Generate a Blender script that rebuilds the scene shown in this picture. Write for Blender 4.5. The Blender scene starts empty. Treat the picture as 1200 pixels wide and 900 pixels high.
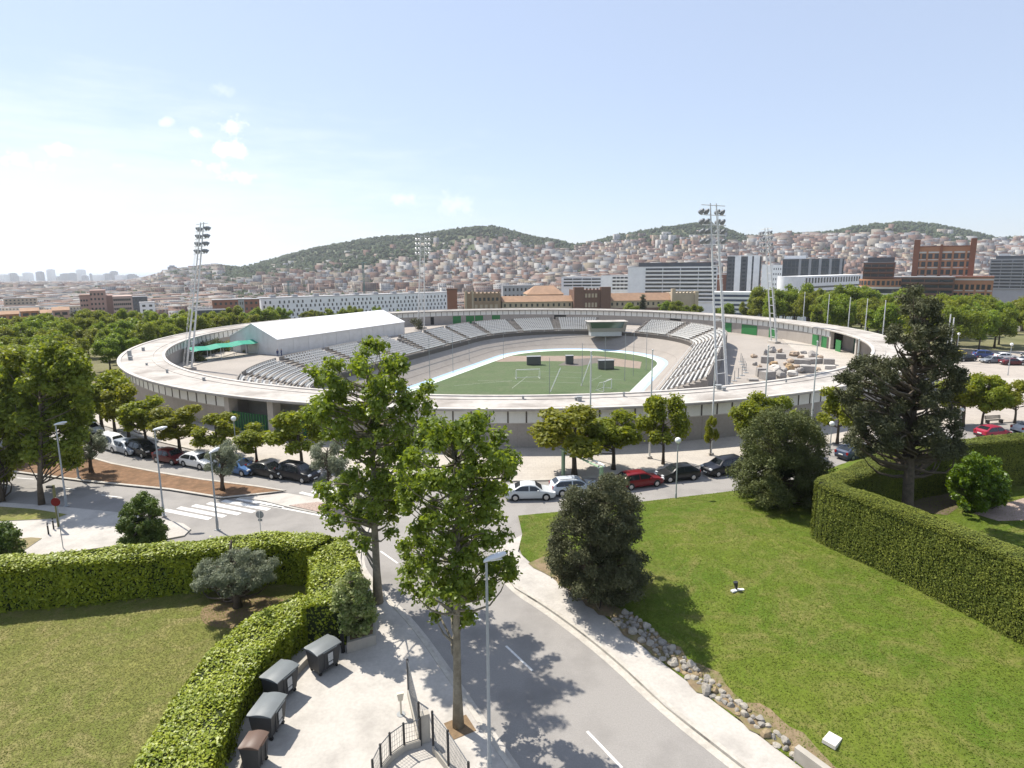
import bpy, math, random
import numpy as np
from mathutils import Vector, Matrix
from mathutils.geometry import tessellate_polygon

SC = bpy.context.scene
COL = SC.collection
R = math.radians
rng = np.random.default_rng(7)
random.seed(7)

# ------------------------------------------------------------------ camera model
F, PX, PY, ZC = 705.0, 600.0, 430.0, 20.5
PIT = math.atan(117.0 / F)
ROLL = -0.008
CP, SP = math.cos(PIT), math.sin(PIT)

def ray(px, py):
    x, y = (px - PX) / F, (PY - py) / F
    c, s = math.cos(ROLL), math.sin(ROLL)
    x, y = c * x - s * y, s * x + c * y
    return x, CP + y * SP, -SP + y * CP

def G(px, py, z=0.0):
    """the point of the level plane z that is seen at a photo pixel"""
    x, y, d = ray(px, py)
    t = (z - ZC) / d
    return (x * t, y * t)

def D(px, py, Y):
    """the point seen at a photo pixel at depth Y"""
    x, y, d = ray(px, py)
    t = Y / y
    return (x * t, Y, ZC + d * t)

def up(px, py, x, y):
    """height at which the vertical through (x, y) is seen at row py"""
    X, Yv, d = ray(px, py)
    return ZC + d * y / Yv

def hor(u):
    return 313.0 - 0.008 * (u - 600)

# ------------------------------------------------------------------ materials
MATS = {}
def _n(nt, t, **kw):
    n = nt.nodes.new(t)
    for k, v in kw.items():
        if k in n.inputs: n.inputs[k].default_value = v
        else: setattr(n, k, v)
    return n

def rgba(c): return (c[0], c[1], c[2], 1.0)

def mat(name, col, rough=0.75, var=0.15, scale=3.0, bump=0.0, bscale=None, metal=0.0, spec=0.3,
        stain=None, stain_scale=0.4, stain_amt=0.5, coords='Object', detail=6.0, coat=0.0):
    if name in MATS: return MATS[name]
    m = bpy.data.materials.new(name); m.use_nodes = True
    nt = m.node_tree; L = nt.links; nt.nodes.clear()
    out = _n(nt, 'ShaderNodeOutputMaterial')
    bs = _n(nt, 'ShaderNodeBsdfPrincipled')
    bs.inputs['Roughness'].default_value = rough
    bs.inputs['Metallic'].default_value = metal
    bs.inputs['Specular IOR Level'].default_value = spec
    if coat: bs.inputs['Coat Weight'].default_value = coat; bs.inputs['Coat Roughness'].default_value = 0.06
    L.new(bs.outputs[0], out.inputs['Surface'])
    tc = _n(nt, 'ShaderNodeTexCoord')
    if var > 0 or stain:
        no = _n(nt, 'ShaderNodeTexNoise', Scale=scale, Detail=detail, Roughness=0.65)
        L.new(tc.outputs[coords], no.inputs['Vector'])
        rp = _n(nt, 'ShaderNodeMapRange')
        rp.inputs['From Min'].default_value = 0.3; rp.inputs['From Max'].default_value = 0.7
        rp.inputs['To Min'].default_value = 1 - var; rp.inputs['To Max'].default_value = 1 + var
        L.new(no.outputs['Fac'], rp.inputs['Value'])
        mx = _n(nt, 'ShaderNodeMix', data_type='RGBA', blend_type='MULTIPLY')
        mx.inputs['Factor'].default_value = 1.0
        mx.inputs['A'].default_value = rgba(col)
        L.new(rp.outputs[0], mx.inputs['B'])
        last = mx.outputs['Result']
        if stain:
            n2 = _n(nt, 'ShaderNodeTexNoise', Scale=stain_scale, Detail=5.0, Roughness=0.6)
            L.new(tc.outputs[coords], n2.inputs['Vector'])
            r2 = _n(nt, 'ShaderNodeMapRange')
            r2.inputs['From Min'].default_value = 0.45; r2.inputs['From Max'].default_value = 0.68
            r2.inputs['To Max'].default_value = stain_amt
            L.new(n2.outputs['Fac'], r2.inputs['Value'])
            m2 = _n(nt, 'ShaderNodeMix', data_type='RGBA')
            L.new(r2.outputs[0], m2.inputs['Factor']); L.new(last, m2.inputs['A'])
            m2.inputs['B'].default_value = rgba(stain)
            last = m2.outputs['Result']
        L.new(last, bs.inputs['Base Color'])
    else:
        bs.inputs['Base Color'].default_value = rgba(col)
    if bump > 0:
        nb = _n(nt, 'ShaderNodeTexNoise', Scale=bscale or scale * 4, Detail=4.0)
        L.new(tc.outputs[coords], nb.inputs['Vector'])
        b = _n(nt, 'ShaderNodeBump', Strength=bump, Distance=0.05)
        L.new(nb.outputs['Fac'], b.inputs['Height']); L.new(b.outputs[0], bs.inputs['Normal'])
    MATS[name] = m
    return m

def leafmat(name, c1, c2, trans=0.35, rough=0.55, spec=0.25, huev=0.0, clump=0.45):
    """leaves: each leaf (mesh island) has its own shade between c1 and c2"""
    if name in MATS: return MATS[name]
    m = bpy.data.materials.new(name); m.use_nodes = True
    nt = m.node_tree; L = nt.links; nt.nodes.clear()
    out = _n(nt, 'ShaderNodeOutputMaterial')
    geo = _n(nt, 'ShaderNodeNewGeometry')
    oi = _n(nt, 'ShaderNodeObjectInfo')
    tc = _n(nt, 'ShaderNodeTexCoord')
    no = _n(nt, 'ShaderNodeTexNoise', Scale=clump, Detail=2.0)
    L.new(tc.outputs['Object'], no.inputs['Vector'])
    a = _n(nt, 'ShaderNodeMath', operation='MULTIPLY_ADD')
    L.new(geo.outputs['Random Per Island'], a.inputs[0]); a.inputs[1].default_value = 0.6
    b = _n(nt, 'ShaderNodeMath', operation='MULTIPLY_ADD'); L.new(no.outputs['Fac'], b.inputs[0]); b.inputs[1].default_value = 0.9; b.inputs[2].default_value = -0.25
    L.new(b.outputs[0], a.inputs[2])
    mx = _n(nt, 'ShaderNodeMix', data_type='RGBA')
    L.new(a.outputs[0], mx.inputs['Factor']); mx.inputs['A'].default_value = rgba(c1); mx.inputs['B'].default_value = rgba(c2)
    hs = _n(nt, 'ShaderNodeHueSaturation')
    h = _n(nt, 'ShaderNodeMapRange'); L.new(oi.outputs['Random'], h.inputs['Value'])
    h.inputs['To Min'].default_value = 0.5 - huev; h.inputs['To Max'].default_value = 0.5 + huev
    v = _n(nt, 'ShaderNodeMapRange'); L.new(oi.outputs['Random'], v.inputs['Value'])
    v.inputs['To Min'].default_value = 1 - huev * 7; v.inputs['To Max'].default_value = 1 + huev * 7
    L.new(h.outputs[0], hs.inputs['Hue']); L.new(v.outputs[0], hs.inputs['Value']); L.new(mx.outputs['Result'], hs.inputs['Color'])
    bs = _n(nt, 'ShaderNodeBsdfPrincipled'); bs.inputs['Roughness'].default_value = rough
    bs.inputs['Specular IOR Level'].default_value = spec
    L.new(hs.outputs[0], bs.inputs['Base Color'])
    tr = _n(nt, 'ShaderNodeBsdfTranslucent')
    hs2 = _n(nt, 'ShaderNodeHueSaturation', Hue=0.485, Saturation=1.1, Value=1.25)
    L.new(hs.outputs[0], hs2.inputs['Color']); L.new(hs2.outputs[0], tr.inputs['Color'])
    ms = _n(nt, 'ShaderNodeMixShader'); ms.inputs[0].default_value = trans
    L.new(bs.outputs[0], ms.inputs[1]); L.new(tr.outputs[0], ms.inputs[2])
    L.new(ms.outputs[0], out.inputs['Surface'])
    MATS[name] = m
    return m

def glassmat(name, col=(0.02, 0.025, 0.03), rough=0.08):
    return mat(name, col, rough=rough, var=0, spec=0.7)

# ------------------------------------------------------------------ meshes
class MB:
    def __init__(self):
        self.v = []; self.f = []; self.mi = []; self.uv = None
    def add(self, vs, fs, mi=0):
        o = len(self.v); self.v.extend([tuple(p) for p in vs])
        for f in fs: self.f.append([i + o for i in f]); self.mi.append(mi)
        return self
    def box(self, c, s, rz=0.0, mi=0, taper=1.0):
        hx, hy, hz = s[0] / 2, s[1] / 2, s[2] / 2
        ca, sa = math.cos(rz), math.sin(rz)
        vs = []
        for z, k in ((-hz, 1), (hz, taper)):
            for x, y in ((-hx, -hy), (hx, -hy), (hx, hy), (-hx, hy)):
                x *= k; y *= k
                vs.append((c[0] + x * ca - y * sa, c[1] + x * sa + y * ca, c[2] + z))
        return self.add(vs, [(3, 2, 1, 0), (4, 5, 6, 7), (0, 1, 5, 4), (1, 2, 6, 5), (2, 3, 7, 6), (3, 0, 4, 7)], mi)
    def bbox(self, x0, x1, y0, y1, z0, z1, mi=0):
        return self.box(((x0 + x1) / 2, (y0 + y1) / 2, (z0 + z1) / 2), (x1 - x0, y1 - y0, z1 - z0), 0, mi)
    def prism(self, poly, z0, z1, mi=0, cap=True, mi_side=None):
        n = len(poly)
        area = sum(poly[i][0] * poly[(i + 1) % n][1] - poly[(i + 1) % n][0] * poly[i][1] for i in range(n))
        if area < 0: poly = poly[::-1]
        zt = z1 if hasattr(z1, '__len__') else [z1] * n
        zb = z0 if hasattr(z0, '__len__') else [z0] * n
        vs = [(p[0], p[1], zb[i]) for i, p in enumerate(poly)] + [(p[0], p[1], zt[i]) for i, p in enumerate(poly)]
        fs = [(i, (i + 1) % n, n + (i + 1) % n, n + i) for i in range(n)]
        self.add(vs, fs, mi if mi_side is None else mi_side)
        if cap:
            tri = tessellate_polygon([[Vector((p[0], p[1], 0)) for p in poly]])
            o = len(self.v) - 2 * n
            for t in tri:
                a, b, c = t
                A = (poly[b][0] - poly[a][0]) * (poly[c][1] - poly[a][1]) - (poly[c][0] - poly[a][0]) * (poly[b][1] - poly[a][1])
                if A < 0: a, c = c, a
                self.f.append([o + n + a, o + n + b, o + n + c]); self.mi.append(mi)
        return self
    def sheet(self, poly, z, mi=0):
        tri = tessellate_polygon([[Vector((p[0], p[1], 0)) for p in poly]])
        fs = []
        for a, b, c in tri:
            A = (poly[b][0] - poly[a][0]) * (poly[c][1] - poly[a][1]) - (poly[c][0] - poly[a][0]) * (poly[b][1] - poly[a][1])
            fs.append((a, b, c) if A > 0 else (c, b, a))
        return self.add([(p[0], p[1], z) for p in poly], fs, mi)
    def tube(self, pts, rad, n=8, mi=0, cap=True):
        pts = [Vector(p) for p in pts]
        rads = rad if hasattr(rad, '__len__') else [rad] * len(pts)
        vs = []; fs = []
        t0 = (pts[1] - pts[0]).normalized()
        a = Vector((0, 0, 1)) if abs(t0.z) < 0.9 else Vector((1, 0, 0))
        u = t0.cross(a).normalized()
        for i, p in enumerate(pts):
            t = (pts[min(i + 1, len(pts) - 1)] - pts[max(i - 1, 0)])
            t = t.normalized() if t.length > 1e-9 else t0
            u = (u - t * u.dot(t)).normalized(); w = t.cross(u)
            for k in range(n):
                an = 2 * math.pi * k / n
                vs.append(p + (u * math.cos(an) + w * math.sin(an)) * rads[i])
        for i in range(len(pts) - 1):
            for k in range(n):
                k2 = (k + 1) % n
                fs.append((i * n + k, i * n + k2, (i + 1) * n + k2, (i + 1) * n + k))
        if cap:
            fs.append(tuple(range(n))[::-1]); fs.append(tuple((len(pts) - 1) * n + k for k in range(n)))
        return self.add(vs, fs, mi)
    def bar(self, p0, p1, w, h=None, mi=0):
        return self.tube([p0, p1], w * 0.7071, 4, mi) if h is None else self._bar(p0, p1, w, h, mi)
    def _bar(self, p0, p1, w, h, mi):
        p0, p1 = Vector(p0), Vector(p1); t = (p1 - p0).normalized()
        s = t.cross(Vector((0, 0, 1)))
        s = s.normalized() if s.length > 1e-6 else Vector((1, 0, 0))
        u = s.cross(t)
        vs = []
        for p in (p0, p1):
            for a, b in ((-1, -1), (1, -1), (1, 1), (-1, 1)):
                vs.append(p + s * a * w / 2 + u * b * h / 2)
        return self.add(vs, [(3, 2, 1, 0), (4, 5, 6, 7), (0, 1, 5, 4), (1, 2, 6, 5), (2, 3, 7, 6), (3, 0, 4, 7)], mi)
    def sphere(self, c, r, nu=14, nv=8, mi=0, sz=1.0):
        vs = [(c[0], c[1], c[2] - r * sz)]
        for j in range(1, nv):
            th = math.pi * j / nv
            for i in range(nu):
                ph = 2 * math.pi * i / nu
                vs.append((c[0] + r * math.sin(th) * math.cos(ph), c[1] + r * math.sin(th) * math.sin(ph), c[2] - r * sz * math.cos(th)))
        vs.append((c[0], c[1], c[2] + r * sz)); fs = []
        for i in range(nu):
            fs.append((0, 1 + (i + 1) % nu, 1 + i))
            for j in range(nv - 2):
                a = 1 + j * nu; b = a + nu
                fs.append((a + i, a + (i + 1) % nu, b + (i + 1) % nu, b + i))
            a = 1 + (nv - 2) * nu
            fs.append((a + i, a + (i + 1) % nu, len(vs) - 1))
        return self.add(vs, fs, mi)
    def loft(self, loops, closed=True, mi=0, cap=True):
        n = len(loops[0]); vs = [p for l in loops for p in l]; fs = []
        for i in range(len(loops) - 1):
            for k in range(n if closed else n - 1):
                k2 = (k + 1) % n
                fs.append((i * n + k, i * n + k2, (i + 1) * n + k2, (i + 1) * n + k))
        if cap and closed:
            fs.append(tuple(range(n))[::-1]); fs.append(tuple((len(loops) - 1) * n + k for k in range(n)))
        return self.add(vs, fs, mi)
    def build(self, name, mats, parent=None, smooth=False, loc=None, rz=0.0):
        me = bpy.data.meshes.new(name)
        me.from_pydata(self.v, [], self.f)
        ms = mats if isinstance(mats, (list, tuple)) else [mats]
        for m in ms: me.materials.append(m)
        if len(ms) > 1: me.polygons.foreach_set('material_index', self.mi)
        if smooth:
            me.polygons.foreach_set('use_smooth', [True] * len(self.f))
            if smooth != 2:
                me.set_sharp_from_angle(angle=R(40))
        me.update()
        return link(name, me, parent, loc, rz)

def link(name, me, parent=None, loc=None, rz=0.0):
    o = bpy.data.objects.new(name, me); COL.objects.link(o)
    if parent is not None: o.parent = parent
    if loc is not None: o.location = loc
    if rz: o.rotation_euler = (0, 0, rz)
    return o

def npmesh(name, v, quads, mats, parent=None, tri=False, smooth=False, mi=None, uv=None):
    """fast mesh from numpy arrays"""
    k = 3 if tri else 4
    v = np.asarray(v, np.float32).reshape(-1, 3); q = np.asarray(quads, np.int32).reshape(-1, k)
    me = bpy.data.meshes.new(name)
    me.vertices.add(len(v)); me.vertices.foreach_set('co', v.ravel())
    me.loops.add(q.size); me.loops.foreach_set('vertex_index', q.ravel())
    me.polygons.add(len(q)); me.polygons.foreach_set('loop_start', np.arange(len(q), dtype=np.int32) * k)
    if smooth: me.polygons.foreach_set('use_smooth', np.ones(len(q), bool))
    ms = mats if isinstance(mats, (list, tuple)) else [mats]
    for m in ms: me.materials.append(m)
    if mi is not None: me.polygons.foreach_set('material_index', np.asarray(mi, np.int32))
    if uv is not None:
        me.uv_layers.new(name='UVMap').data.foreach_set('uv', np.asarray(uv, np.float32).ravel())
    me.update(calc_edges=True); me.validate()
    return link(name, me, parent)

def tag(o, label, cat, group=None):
    o['label'] = label; o['category'] = cat
    if group: o['group'] = group
    return o

def thing(name, label, cat, loc=(0, 0, 0), rz=0.0, group=None):
    o = bpy.data.objects.new(name, None); COL.objects.link(o)
    o.location = loc; o.rotation_euler = (0, 0, rz); o.empty_display_size = 0.2
    return tag(o, label, cat, group)

def struct(o):
    o['kind'] = 'structure'; return o

def stuff(o):
    o['kind'] = 'stuff'; return o

CH = {}
def kids(o):
    return [c for c in o.children]

def dup(root, loc=None, rz=None, label=None, group=None, scale=None):
    r = root.copy(); COL.objects.link(r)
    if loc is not None: r.location = loc
    if rz is not None: r.rotation_euler = (0, 0, rz)
    if scale is not None: r.scale = scale if hasattr(scale, '__len__') else (scale,) * 3
    if label: r['label'] = label
    if group: r['group'] = group
    for ch in root.children:
        c = ch.copy(); COL.objects.link(c); c.parent = r
        for g in ch.children:
            d = g.copy(); COL.objects.link(d); d.parent = c
    return r

# ------------------------------------------------------------------ leaves
def leafquads(P, N, size, rnd, aspect=0.62, jit=0.35):
    """kite-shaped leaves at points P with normals N"""
    n = len(P)
    s = size * (1 + jit * rnd.standard_normal(n)).clip(0.4, 2.0)
    a = rnd.standard_normal((n, 3)); N = N / (np.linalg.norm(N, axis=1, keepdims=True) + 1e-9)
    u = np.cross(N, a); u /= np.linalg.norm(u, axis=1, keepdims=True) + 1e-9
    w = np.cross(N, u)
    s = s[:, None]
    p0 = P - u * s * 0.5; p2 = P + u * s * 0.5 - N * s * 0.12
    c = P - u * s * 0.08 + N * s * 0.06
    p1 = c + w * s * aspect * 0.5; p3 = c - w * s * aspect * 0.5
    V = np.stack([p0, p1, p2, p3], 1).reshape(-1, 3)
    Q = np.arange(4 * n).reshape(-1, 4)
    return V, Q

def clump_points(clumps, n, rnd, shell=0.45, flat=1.0):
    """points in a set of ellipsoid clumps (x, y, z, r), denser towards each clump's outside"""
    C = np.array([c[:3] for c in clumps], float); r = np.array([c[3] for c in clumps], float)
    w = r ** 2; idx = rnd.choice(len(C), n, p=w / w.sum())
    d = rnd.standard_normal((n, 3)); d /= np.linalg.norm(d, axis=1, keepdims=True)
    rad = r[idx] * (shell + (1 - shell) * rnd.random(n)) * (1 + 0.12 * rnd.standard_normal(n))
    P = C[idx] + d * rad[:, None] * np.array([1, 1, flat])
    N = d * 0.9 + np.array([0, 0, 0.55]) + 0.75 * rnd.standard_normal((n, 3))
    return P, N
# ------------------------------------------------------------------ camera, light, sky
cam = bpy.data.cameras.new('camera'); co = bpy.data.objects.new('camera', cam); COL.objects.link(co)
cam.sensor_width = 36.0; cam.lens = F / 1200 * 36; cam.shift_y = -20.0 / 1200
cam.clip_start = 0.5; cam.clip_end = 90000
co.matrix_world = Matrix.Translation((0, 0, ZC)) @ Matrix.Rotation(R(90) - PIT, 4, 'X') @ Matrix.Rotation(ROLL, 4, 'Z')
SC.camera = co

SUN_EL, SUN_AZ = R(55), R(-50)            # azimuth from +Y towards +X
sv = Vector((math.sin(SUN_AZ) * math.cos(SUN_EL), math.cos(SUN_AZ) * math.cos(SUN_EL), math.sin(SUN_EL)))
sl = bpy.data.lights.new('sun', 'SUN'); sl.energy = 4.8; sl.angle = R(0.53); sl.color = (1.0, 0.94, 0.84)
so = bpy.data.objects.new('sun', sl); COL.objects.link(so); so.location = (-300, 240, 600)
so.rotation_euler = (-sv).to_track_quat('-Z', 'Y').to_euler()

W = bpy.data.worlds.new('World'); SC.world = W; W.use_nodes = True
nt = W.node_tree; L = nt.links; nt.nodes.clear()
wo = _n(nt, 'ShaderNodeOutputWorld'); bg = _n(nt, 'ShaderNodeBackground'); bg.inputs['Strength'].default_value = 0.13
sky = _n(nt, 'ShaderNodeTexSky'); sky.sky_type = 'NISHITA'; sky.sun_disc = False
sky.sun_elevation = SUN_EL; sky.sun_rotation = SUN_AZ; sky.altitude = 120; sky.air_density = 1.0; sky.dust_density = 0.7; sky.ozone_density = 2.2
tc = _n(nt, 'ShaderNodeTexCoord'); sx = _n(nt, 'ShaderNodeSeparateXYZ'); L.new(tc.outputs['Generated'], sx.inputs[0])
def M2(op, a, b=None, c=None):
    n = _n(nt, 'ShaderNodeMath', operation=op)
    for i, v in enumerate((a, b, c)):
        if v is None: continue
        if isinstance(v, (int, float)): n.inputs[i].default_value = v
        else: L.new(v, n.inputs[i])
    return n.outputs[0]
az = M2('ARCTAN2', sx.outputs['X'], sx.outputs['Y']); el = M2('ARCSINE', sx.outputs['Z'])
cv = _n(nt, 'ShaderNodeCombineXYZ'); L.new(az, cv.inputs[0]); L.new(el, cv.inputs[1])
n1 = _n(nt, 'ShaderNodeTexNoise', Scale=34.0, Detail=7.0, Roughness=0.62); L.new(cv.outputs[0], n1.inputs['Vector'])
cl = None
def azel(px, py):
    d = Vector(ray(px, py)).normalized(); return math.atan2(d.x, d.y), math.asin(d.z)
for px, py, wx, wy, k in ((271, 150, 26, 16, .95), (272, 174, 24, 13, .95), (236, 159, 15, 8, .6), (193, 143, 11, 7, .55), (78, 178, 36, 11, .75), (20, 190, 48, 13, .85),
                          (245, 197, 34, 8, .75), (277, 206, 30, 9, .65), (470, 232, 28, 8, .5), (140, 195, 26, 7, .55), (530, 240, 40, 14, .4), (262, 107, 14, 8, .3)):
    a0, e0 = azel(px, py); a1, e1 = azel(px + wx, py - wy)
    dx = M2('DIVIDE', M2('SUBTRACT', az, a0), a1 - a0); dy = M2('DIVIDE', M2('SUBTRACT', el, e0), e1 - e0)
    d2 = M2('SQRT', M2('ADD', M2('MULTIPLY', dx, dx), M2('MULTIPLY', dy, dy)))
    f = M2('MULTIPLY', M2('SMOOTHSTEP', 0, 0), 0) if False else None
    mr = _n(nt, 'ShaderNodeMapRange', interpolation_type='SMOOTHSTEP')
    L.new(M2('ADD', d2, M2('MULTIPLY', M2('SUBTRACT', n1.outputs['Fac'], 0.5), 4.4)), mr.inputs['Value'])
    mr.inputs['From Min'].default_value = 1.1; mr.inputs['From Max'].default_value = -0.05
    mr.inputs['To Min'].default_value = 0; mr.inputs['To Max'].default_value = k
    cl = mr.outputs[0] if cl is None else M2('MAXIMUM', cl, mr.outputs[0])
# thin veil of high cloud low in the left of the sky
mp = _n(nt, 'ShaderNodeMapping'); mp.inputs['Scale'].default_value = (5, 26, 1); L.new(cv.outputs[0], mp.inputs[0])
n2 = _n(nt, 'ShaderNodeTexNoise', Scale=1.6, Detail=6.0, Roughness=0.6); L.new(mp.outputs[0], n2.inputs['Vector'])
a0, e0 = azel(40, 235)
ex = M2('DIVIDE', M2('SUBTRACT', az, a0), 0.55); ey = M2('DIVIDE', M2('SUBTRACT', el, e0), 0.16)
dv = M2('SQRT', M2('ADD', M2('MULTIPLY', ex, ex), M2('MULTIPLY', ey, ey)))
mv = _n(nt, 'ShaderNodeMapRange', interpolation_type='SMOOTHSTEP'); L.new(M2('ADD', dv, M2('MULTIPLY', M2('SUBTRACT', n2.outputs['Fac'], .5), 1.5)), mv.inputs['Value'])
mv.inputs['From Min'].default_value = 1.25; mv.inputs['From Max'].default_value = 0.0; mv.inputs['To Max'].default_value = 0.38
cl = M2('MAXIMUM', cl, mv.outputs[0])
mxs = _n(nt, 'ShaderNodeMix', data_type='RGBA'); L.new(cl, mxs.inputs['Factor'])
veil = _n(nt, 'ShaderNodeMix', data_type='RGBA'); veil.inputs['Factor'].default_value = 0.62      # thin even cirrus over the whole sky
L.new(sky.outputs[0], veil.inputs['A']); veil.inputs['B'].default_value = (3.35, 3.78, 4.75, 1)
L.new(veil.outputs['Result'], mxs.inputs['A']); mxs.inputs['B'].default_value = (6.4, 6.55, 6.7, 1)
L.new(mxs.outputs['Result'], bg.inputs['Color']); L.new(bg.outputs[0], wo.inputs['Surface'])

vs_ = SC.view_settings
SC.display_settings.display_device = 'sRGB'
vs_.view_transform = 'Standard'; vs_.look = 'None'; vs_.gamma = 1.0; vs_.use_curve_mapping = False; vs_.exposure = 0.58
cy = SC.cycles
cy.use_denoising = True; cy.max_bounces = 6; cy.diffuse_bounces = 3; cy.glossy_bounces = 2; cy.transmission_bounces = 4
cy.transparent_max_bounces = 8; cy.volume_bounces = 1; cy.caustics_reflective = False; cy.caustics_refractive = False
cy.sample_clamp_indirect = 6.0

# ------------------------------------------------------------------ terrain
RC = (1.2, 148.4); RO, RI = 83.1, 75.7      # the stadium ring
def sm(a, b, t):
    t = np.clip((t - a) / (b - a), 0, 1); return t * t * (3 - 2 * t)
PROF = [(-900, 322), (120, 330), (160, 327), (185, 322), (200, 319), (215, 317.5), (255, 314), (285, 315.5), (300, 312), (330, 304), (370, 294), (420, 285.5), (450, 281), (480, 279.5), (500, 278),
        (530, 273.5), (560, 270), (580, 269.5), (600, 274), (625, 281), (650, 284), (672, 289.5), (690, 288), (720, 280), (750, 275), (790, 269), (815, 266), (830, 266), (850, 272),
        (870, 279), (895, 280), (915, 277), (945, 277), (975, 275), (1000, 269), (1030, 266), (1060, 265), (1090, 267), (1120, 272), (1145, 277), (1165, 282), (1200, 281), (1400, 286), (2200, 300)]
PU = np.array([p[0] for p in PROF], float); PV = np.array([p[1] for p in PROF], float)
YR = 2400.0
def terr(x, y):
    x = np.asarray(x, float); y = np.asarray(y, float)
    r = np.hypot(x, y)
    h = -24.0 * sm(205, 520, r)
    far = np.maximum(y, 1.0)
    u = 600 + 714.6 * x / np.maximum(far, 60.0)
    ys = np.interp(u, PU, PV)
    zr = ZC + (313 - 0.008 * (u - 600) - ys) / 714.6 * YR
    left = 1 - sm(130, 210, u)
    base = -24 - 46 * sm(900, 5000, y) * left
    hill = (zr + 24) * (sm(1050, YR, y) ** 1.15) * (1 - 0.85 * sm(YR + 60, YR + 1700, y)) * (1 - left)
    bump = (6 * np.sin(x / 170 + 1) * np.sin(y / 140) + 4 * np.sin(x / 71 + y / 93)) * sm(1000, 1500, y) * (1 - sm(YR - 350, YR - 60, y)) * (1 - left)
    h2 = base + hill + bump
    k = sm(500, 900, r) * (y > 0)
    hb = h * (1 - k) + h2 * k
    return np.where(r > 5200, np.where(y > 4800, np.minimum(hb, -78 - 4 * sm(5100, 5400, r)), hb), hb)

m_earth = mat('dry_ground', (0.16, 0.15, 0.075), rough=0.95, var=0.35, scale=0.09, stain=(0.07, 0.10, 0.03), stain_scale=0.012, stain_amt=0.8, coords='Object')
NA = 900
rs = [RI + 2.0] + list(np.linspace(80, 130, 14)) + list(np.geomspace(136, 6500, 120)) + [9000, 14000, 24000, 40000]
ang = np.linspace(0, 2 * math.pi, NA, endpoint=False)
rr, aa = np.meshgrid(np.array(rs), ang, indexing='ij')
X = RC[0] + rr * np.sin(aa); Y = RC[1] + rr * np.cos(aa)
Z = terr(X, Y) - 0.06
V = np.stack([X, Y, Z], -1).reshape(-1, 3)
i, j = np.meshgrid(np.arange(len(rs) - 1), np.arange(NA), indexing='ij')
j2 = (j + 1) % NA
Q = np.stack([i * NA + j, i * NA + j2, (i + 1) * NA + j2, (i + 1) * NA + j], -1).reshape(-1, 4)[:, ::-1]
# hills carry a greener material above the houses
cz = Z.reshape(-1)[Q].mean(1); cyy = V[Q][:, :, 1].mean(1)
m_hill = mat('wooded_hillside', (0.045, 0.065, 0.026), rough=0.95, var=0.4, scale=0.02, stain=(0.14, 0.13, 0.06), stain_scale=0.006, stain_amt=0.7, bump=0.0)
m_town = mat('town_ground', (0.2, 0.18, 0.15), rough=0.95, var=0.35, scale=0.02, stain=(0.06, 0.09, 0.035), stain_scale=0.008, stain_amt=0.85)
mi = np.where((cyy > 1000) & (cz > 25), 1, np.where(np.hypot(V[Q][:, :, 0].mean(1), cyy) > 430, 2, 0))
struct(npmesh('terrain', V, Q, [m_earth, m_hill, m_town], smooth=True, mi=mi))

sea = MB(); sea.sheet([(-40500, 5300), (40000, 5300), (40000, 40400), (-40500, 40400)], -77.0)
struct(sea.build('sea', mat('sea_water', (0.03, 0.07, 0.11), rough=0.25, var=0.1, scale=0.002, spec=0.5)))

hz = MB(); hz.bbox(-41000, 41000, -150, 41000, -86.0, 215.0)
mh = bpy.data.materials.new('haze_air'); mh.use_nodes = True
t_ = mh.node_tree; t_.nodes.clear()
oo = _n(t_, 'ShaderNodeOutputMaterial'); pv = _n(t_, 'ShaderNodeVolumePrincipled')
pv.inputs['Color'].default_value = (0.86, 0.92, 1.0, 1); pv.inputs['Density'].default_value = 0.000075; pv.inputs['Anisotropy'].default_value = 0.25
t_.links.new(pv.outputs[0], oo.inputs['Volume'])
ho = hz.build('haze', mh); stuff(ho)
# ------------------------------------------------------------------ near ground
def PG(pts, z=0.0): return [G(a, b, z) for a, b in pts]
def chaikin(p, it=2, closed=False):
    for _ in range(it):
        q = [] if closed else [p[0]]
        n = len(p)
        for i in range(n if closed else n - 1):
            a, b = p[i], p[(i + 1) % n]
            q.append((a[0] * .75 + b[0] * .25, a[1] * .75 + b[1] * .25)); q.append((a[0] * .25 + b[0] * .75, a[1] * .25 + b[1] * .75))
        if not closed: q.append(p[-1])
        p = q
    return p
def offset(line, d):
    """polyline moved d to its left"""
    o = []
    for i in range(len(line)):
        a = Vector(line[max(i - 1, 0)][:2]); b = Vector(line[min(i + 1, len(line) - 1)][:2])
        t = (b - a).normalized(); o.append((line[i][0] - t.y * d, line[i][1] + t.x * d))
    return o
def resample(line, step):
    out = [line[0]]; acc = 0.0
    for a, b in zip(line, line[1:]):
        L_ = math.hypot(b[0] - a[0], b[1] - a[1]); n = max(1, int(L_ / step))
        for k in range(1, n + 1): out.append((a[0] + (b[0] - a[0]) * k / n, a[1] + (b[1] - a[1]) * k / n))
    return out
def pdist(x, y, line):
    x = np.asarray(x, float); y = np.asarray(y, float); d = np.full(x.shape, 1e9)
    for a, b in zip(line, line[1:]):
        ex, ey = b[0] - a[0], b[1] - a[1]; l2 = ex * ex + ey * ey + 1e-9
        t = np.clip(((x - a[0]) * ex + (y - a[1]) * ey) / l2, 0, 1)
        d = np.minimum(d, np.hypot(x - a[0] - t * ex, y - a[1] - t * ey))
    return d
def inside(x, y, poly):
    x = np.asarray(x, float); y = np.asarray(y, float); c = np.zeros(x.shape, bool); n = len(poly)
    for i in range(n):
        x1, y1 = poly[i]; x2, y2 = poly[(i + 1) % n]
        if y1 == y2: continue
        k = ((y1 > y) != (y2 > y)) & (x < (x2 - x1) * (y - y1) / (y2 - y1) + x1); c ^= k
    return c
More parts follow.
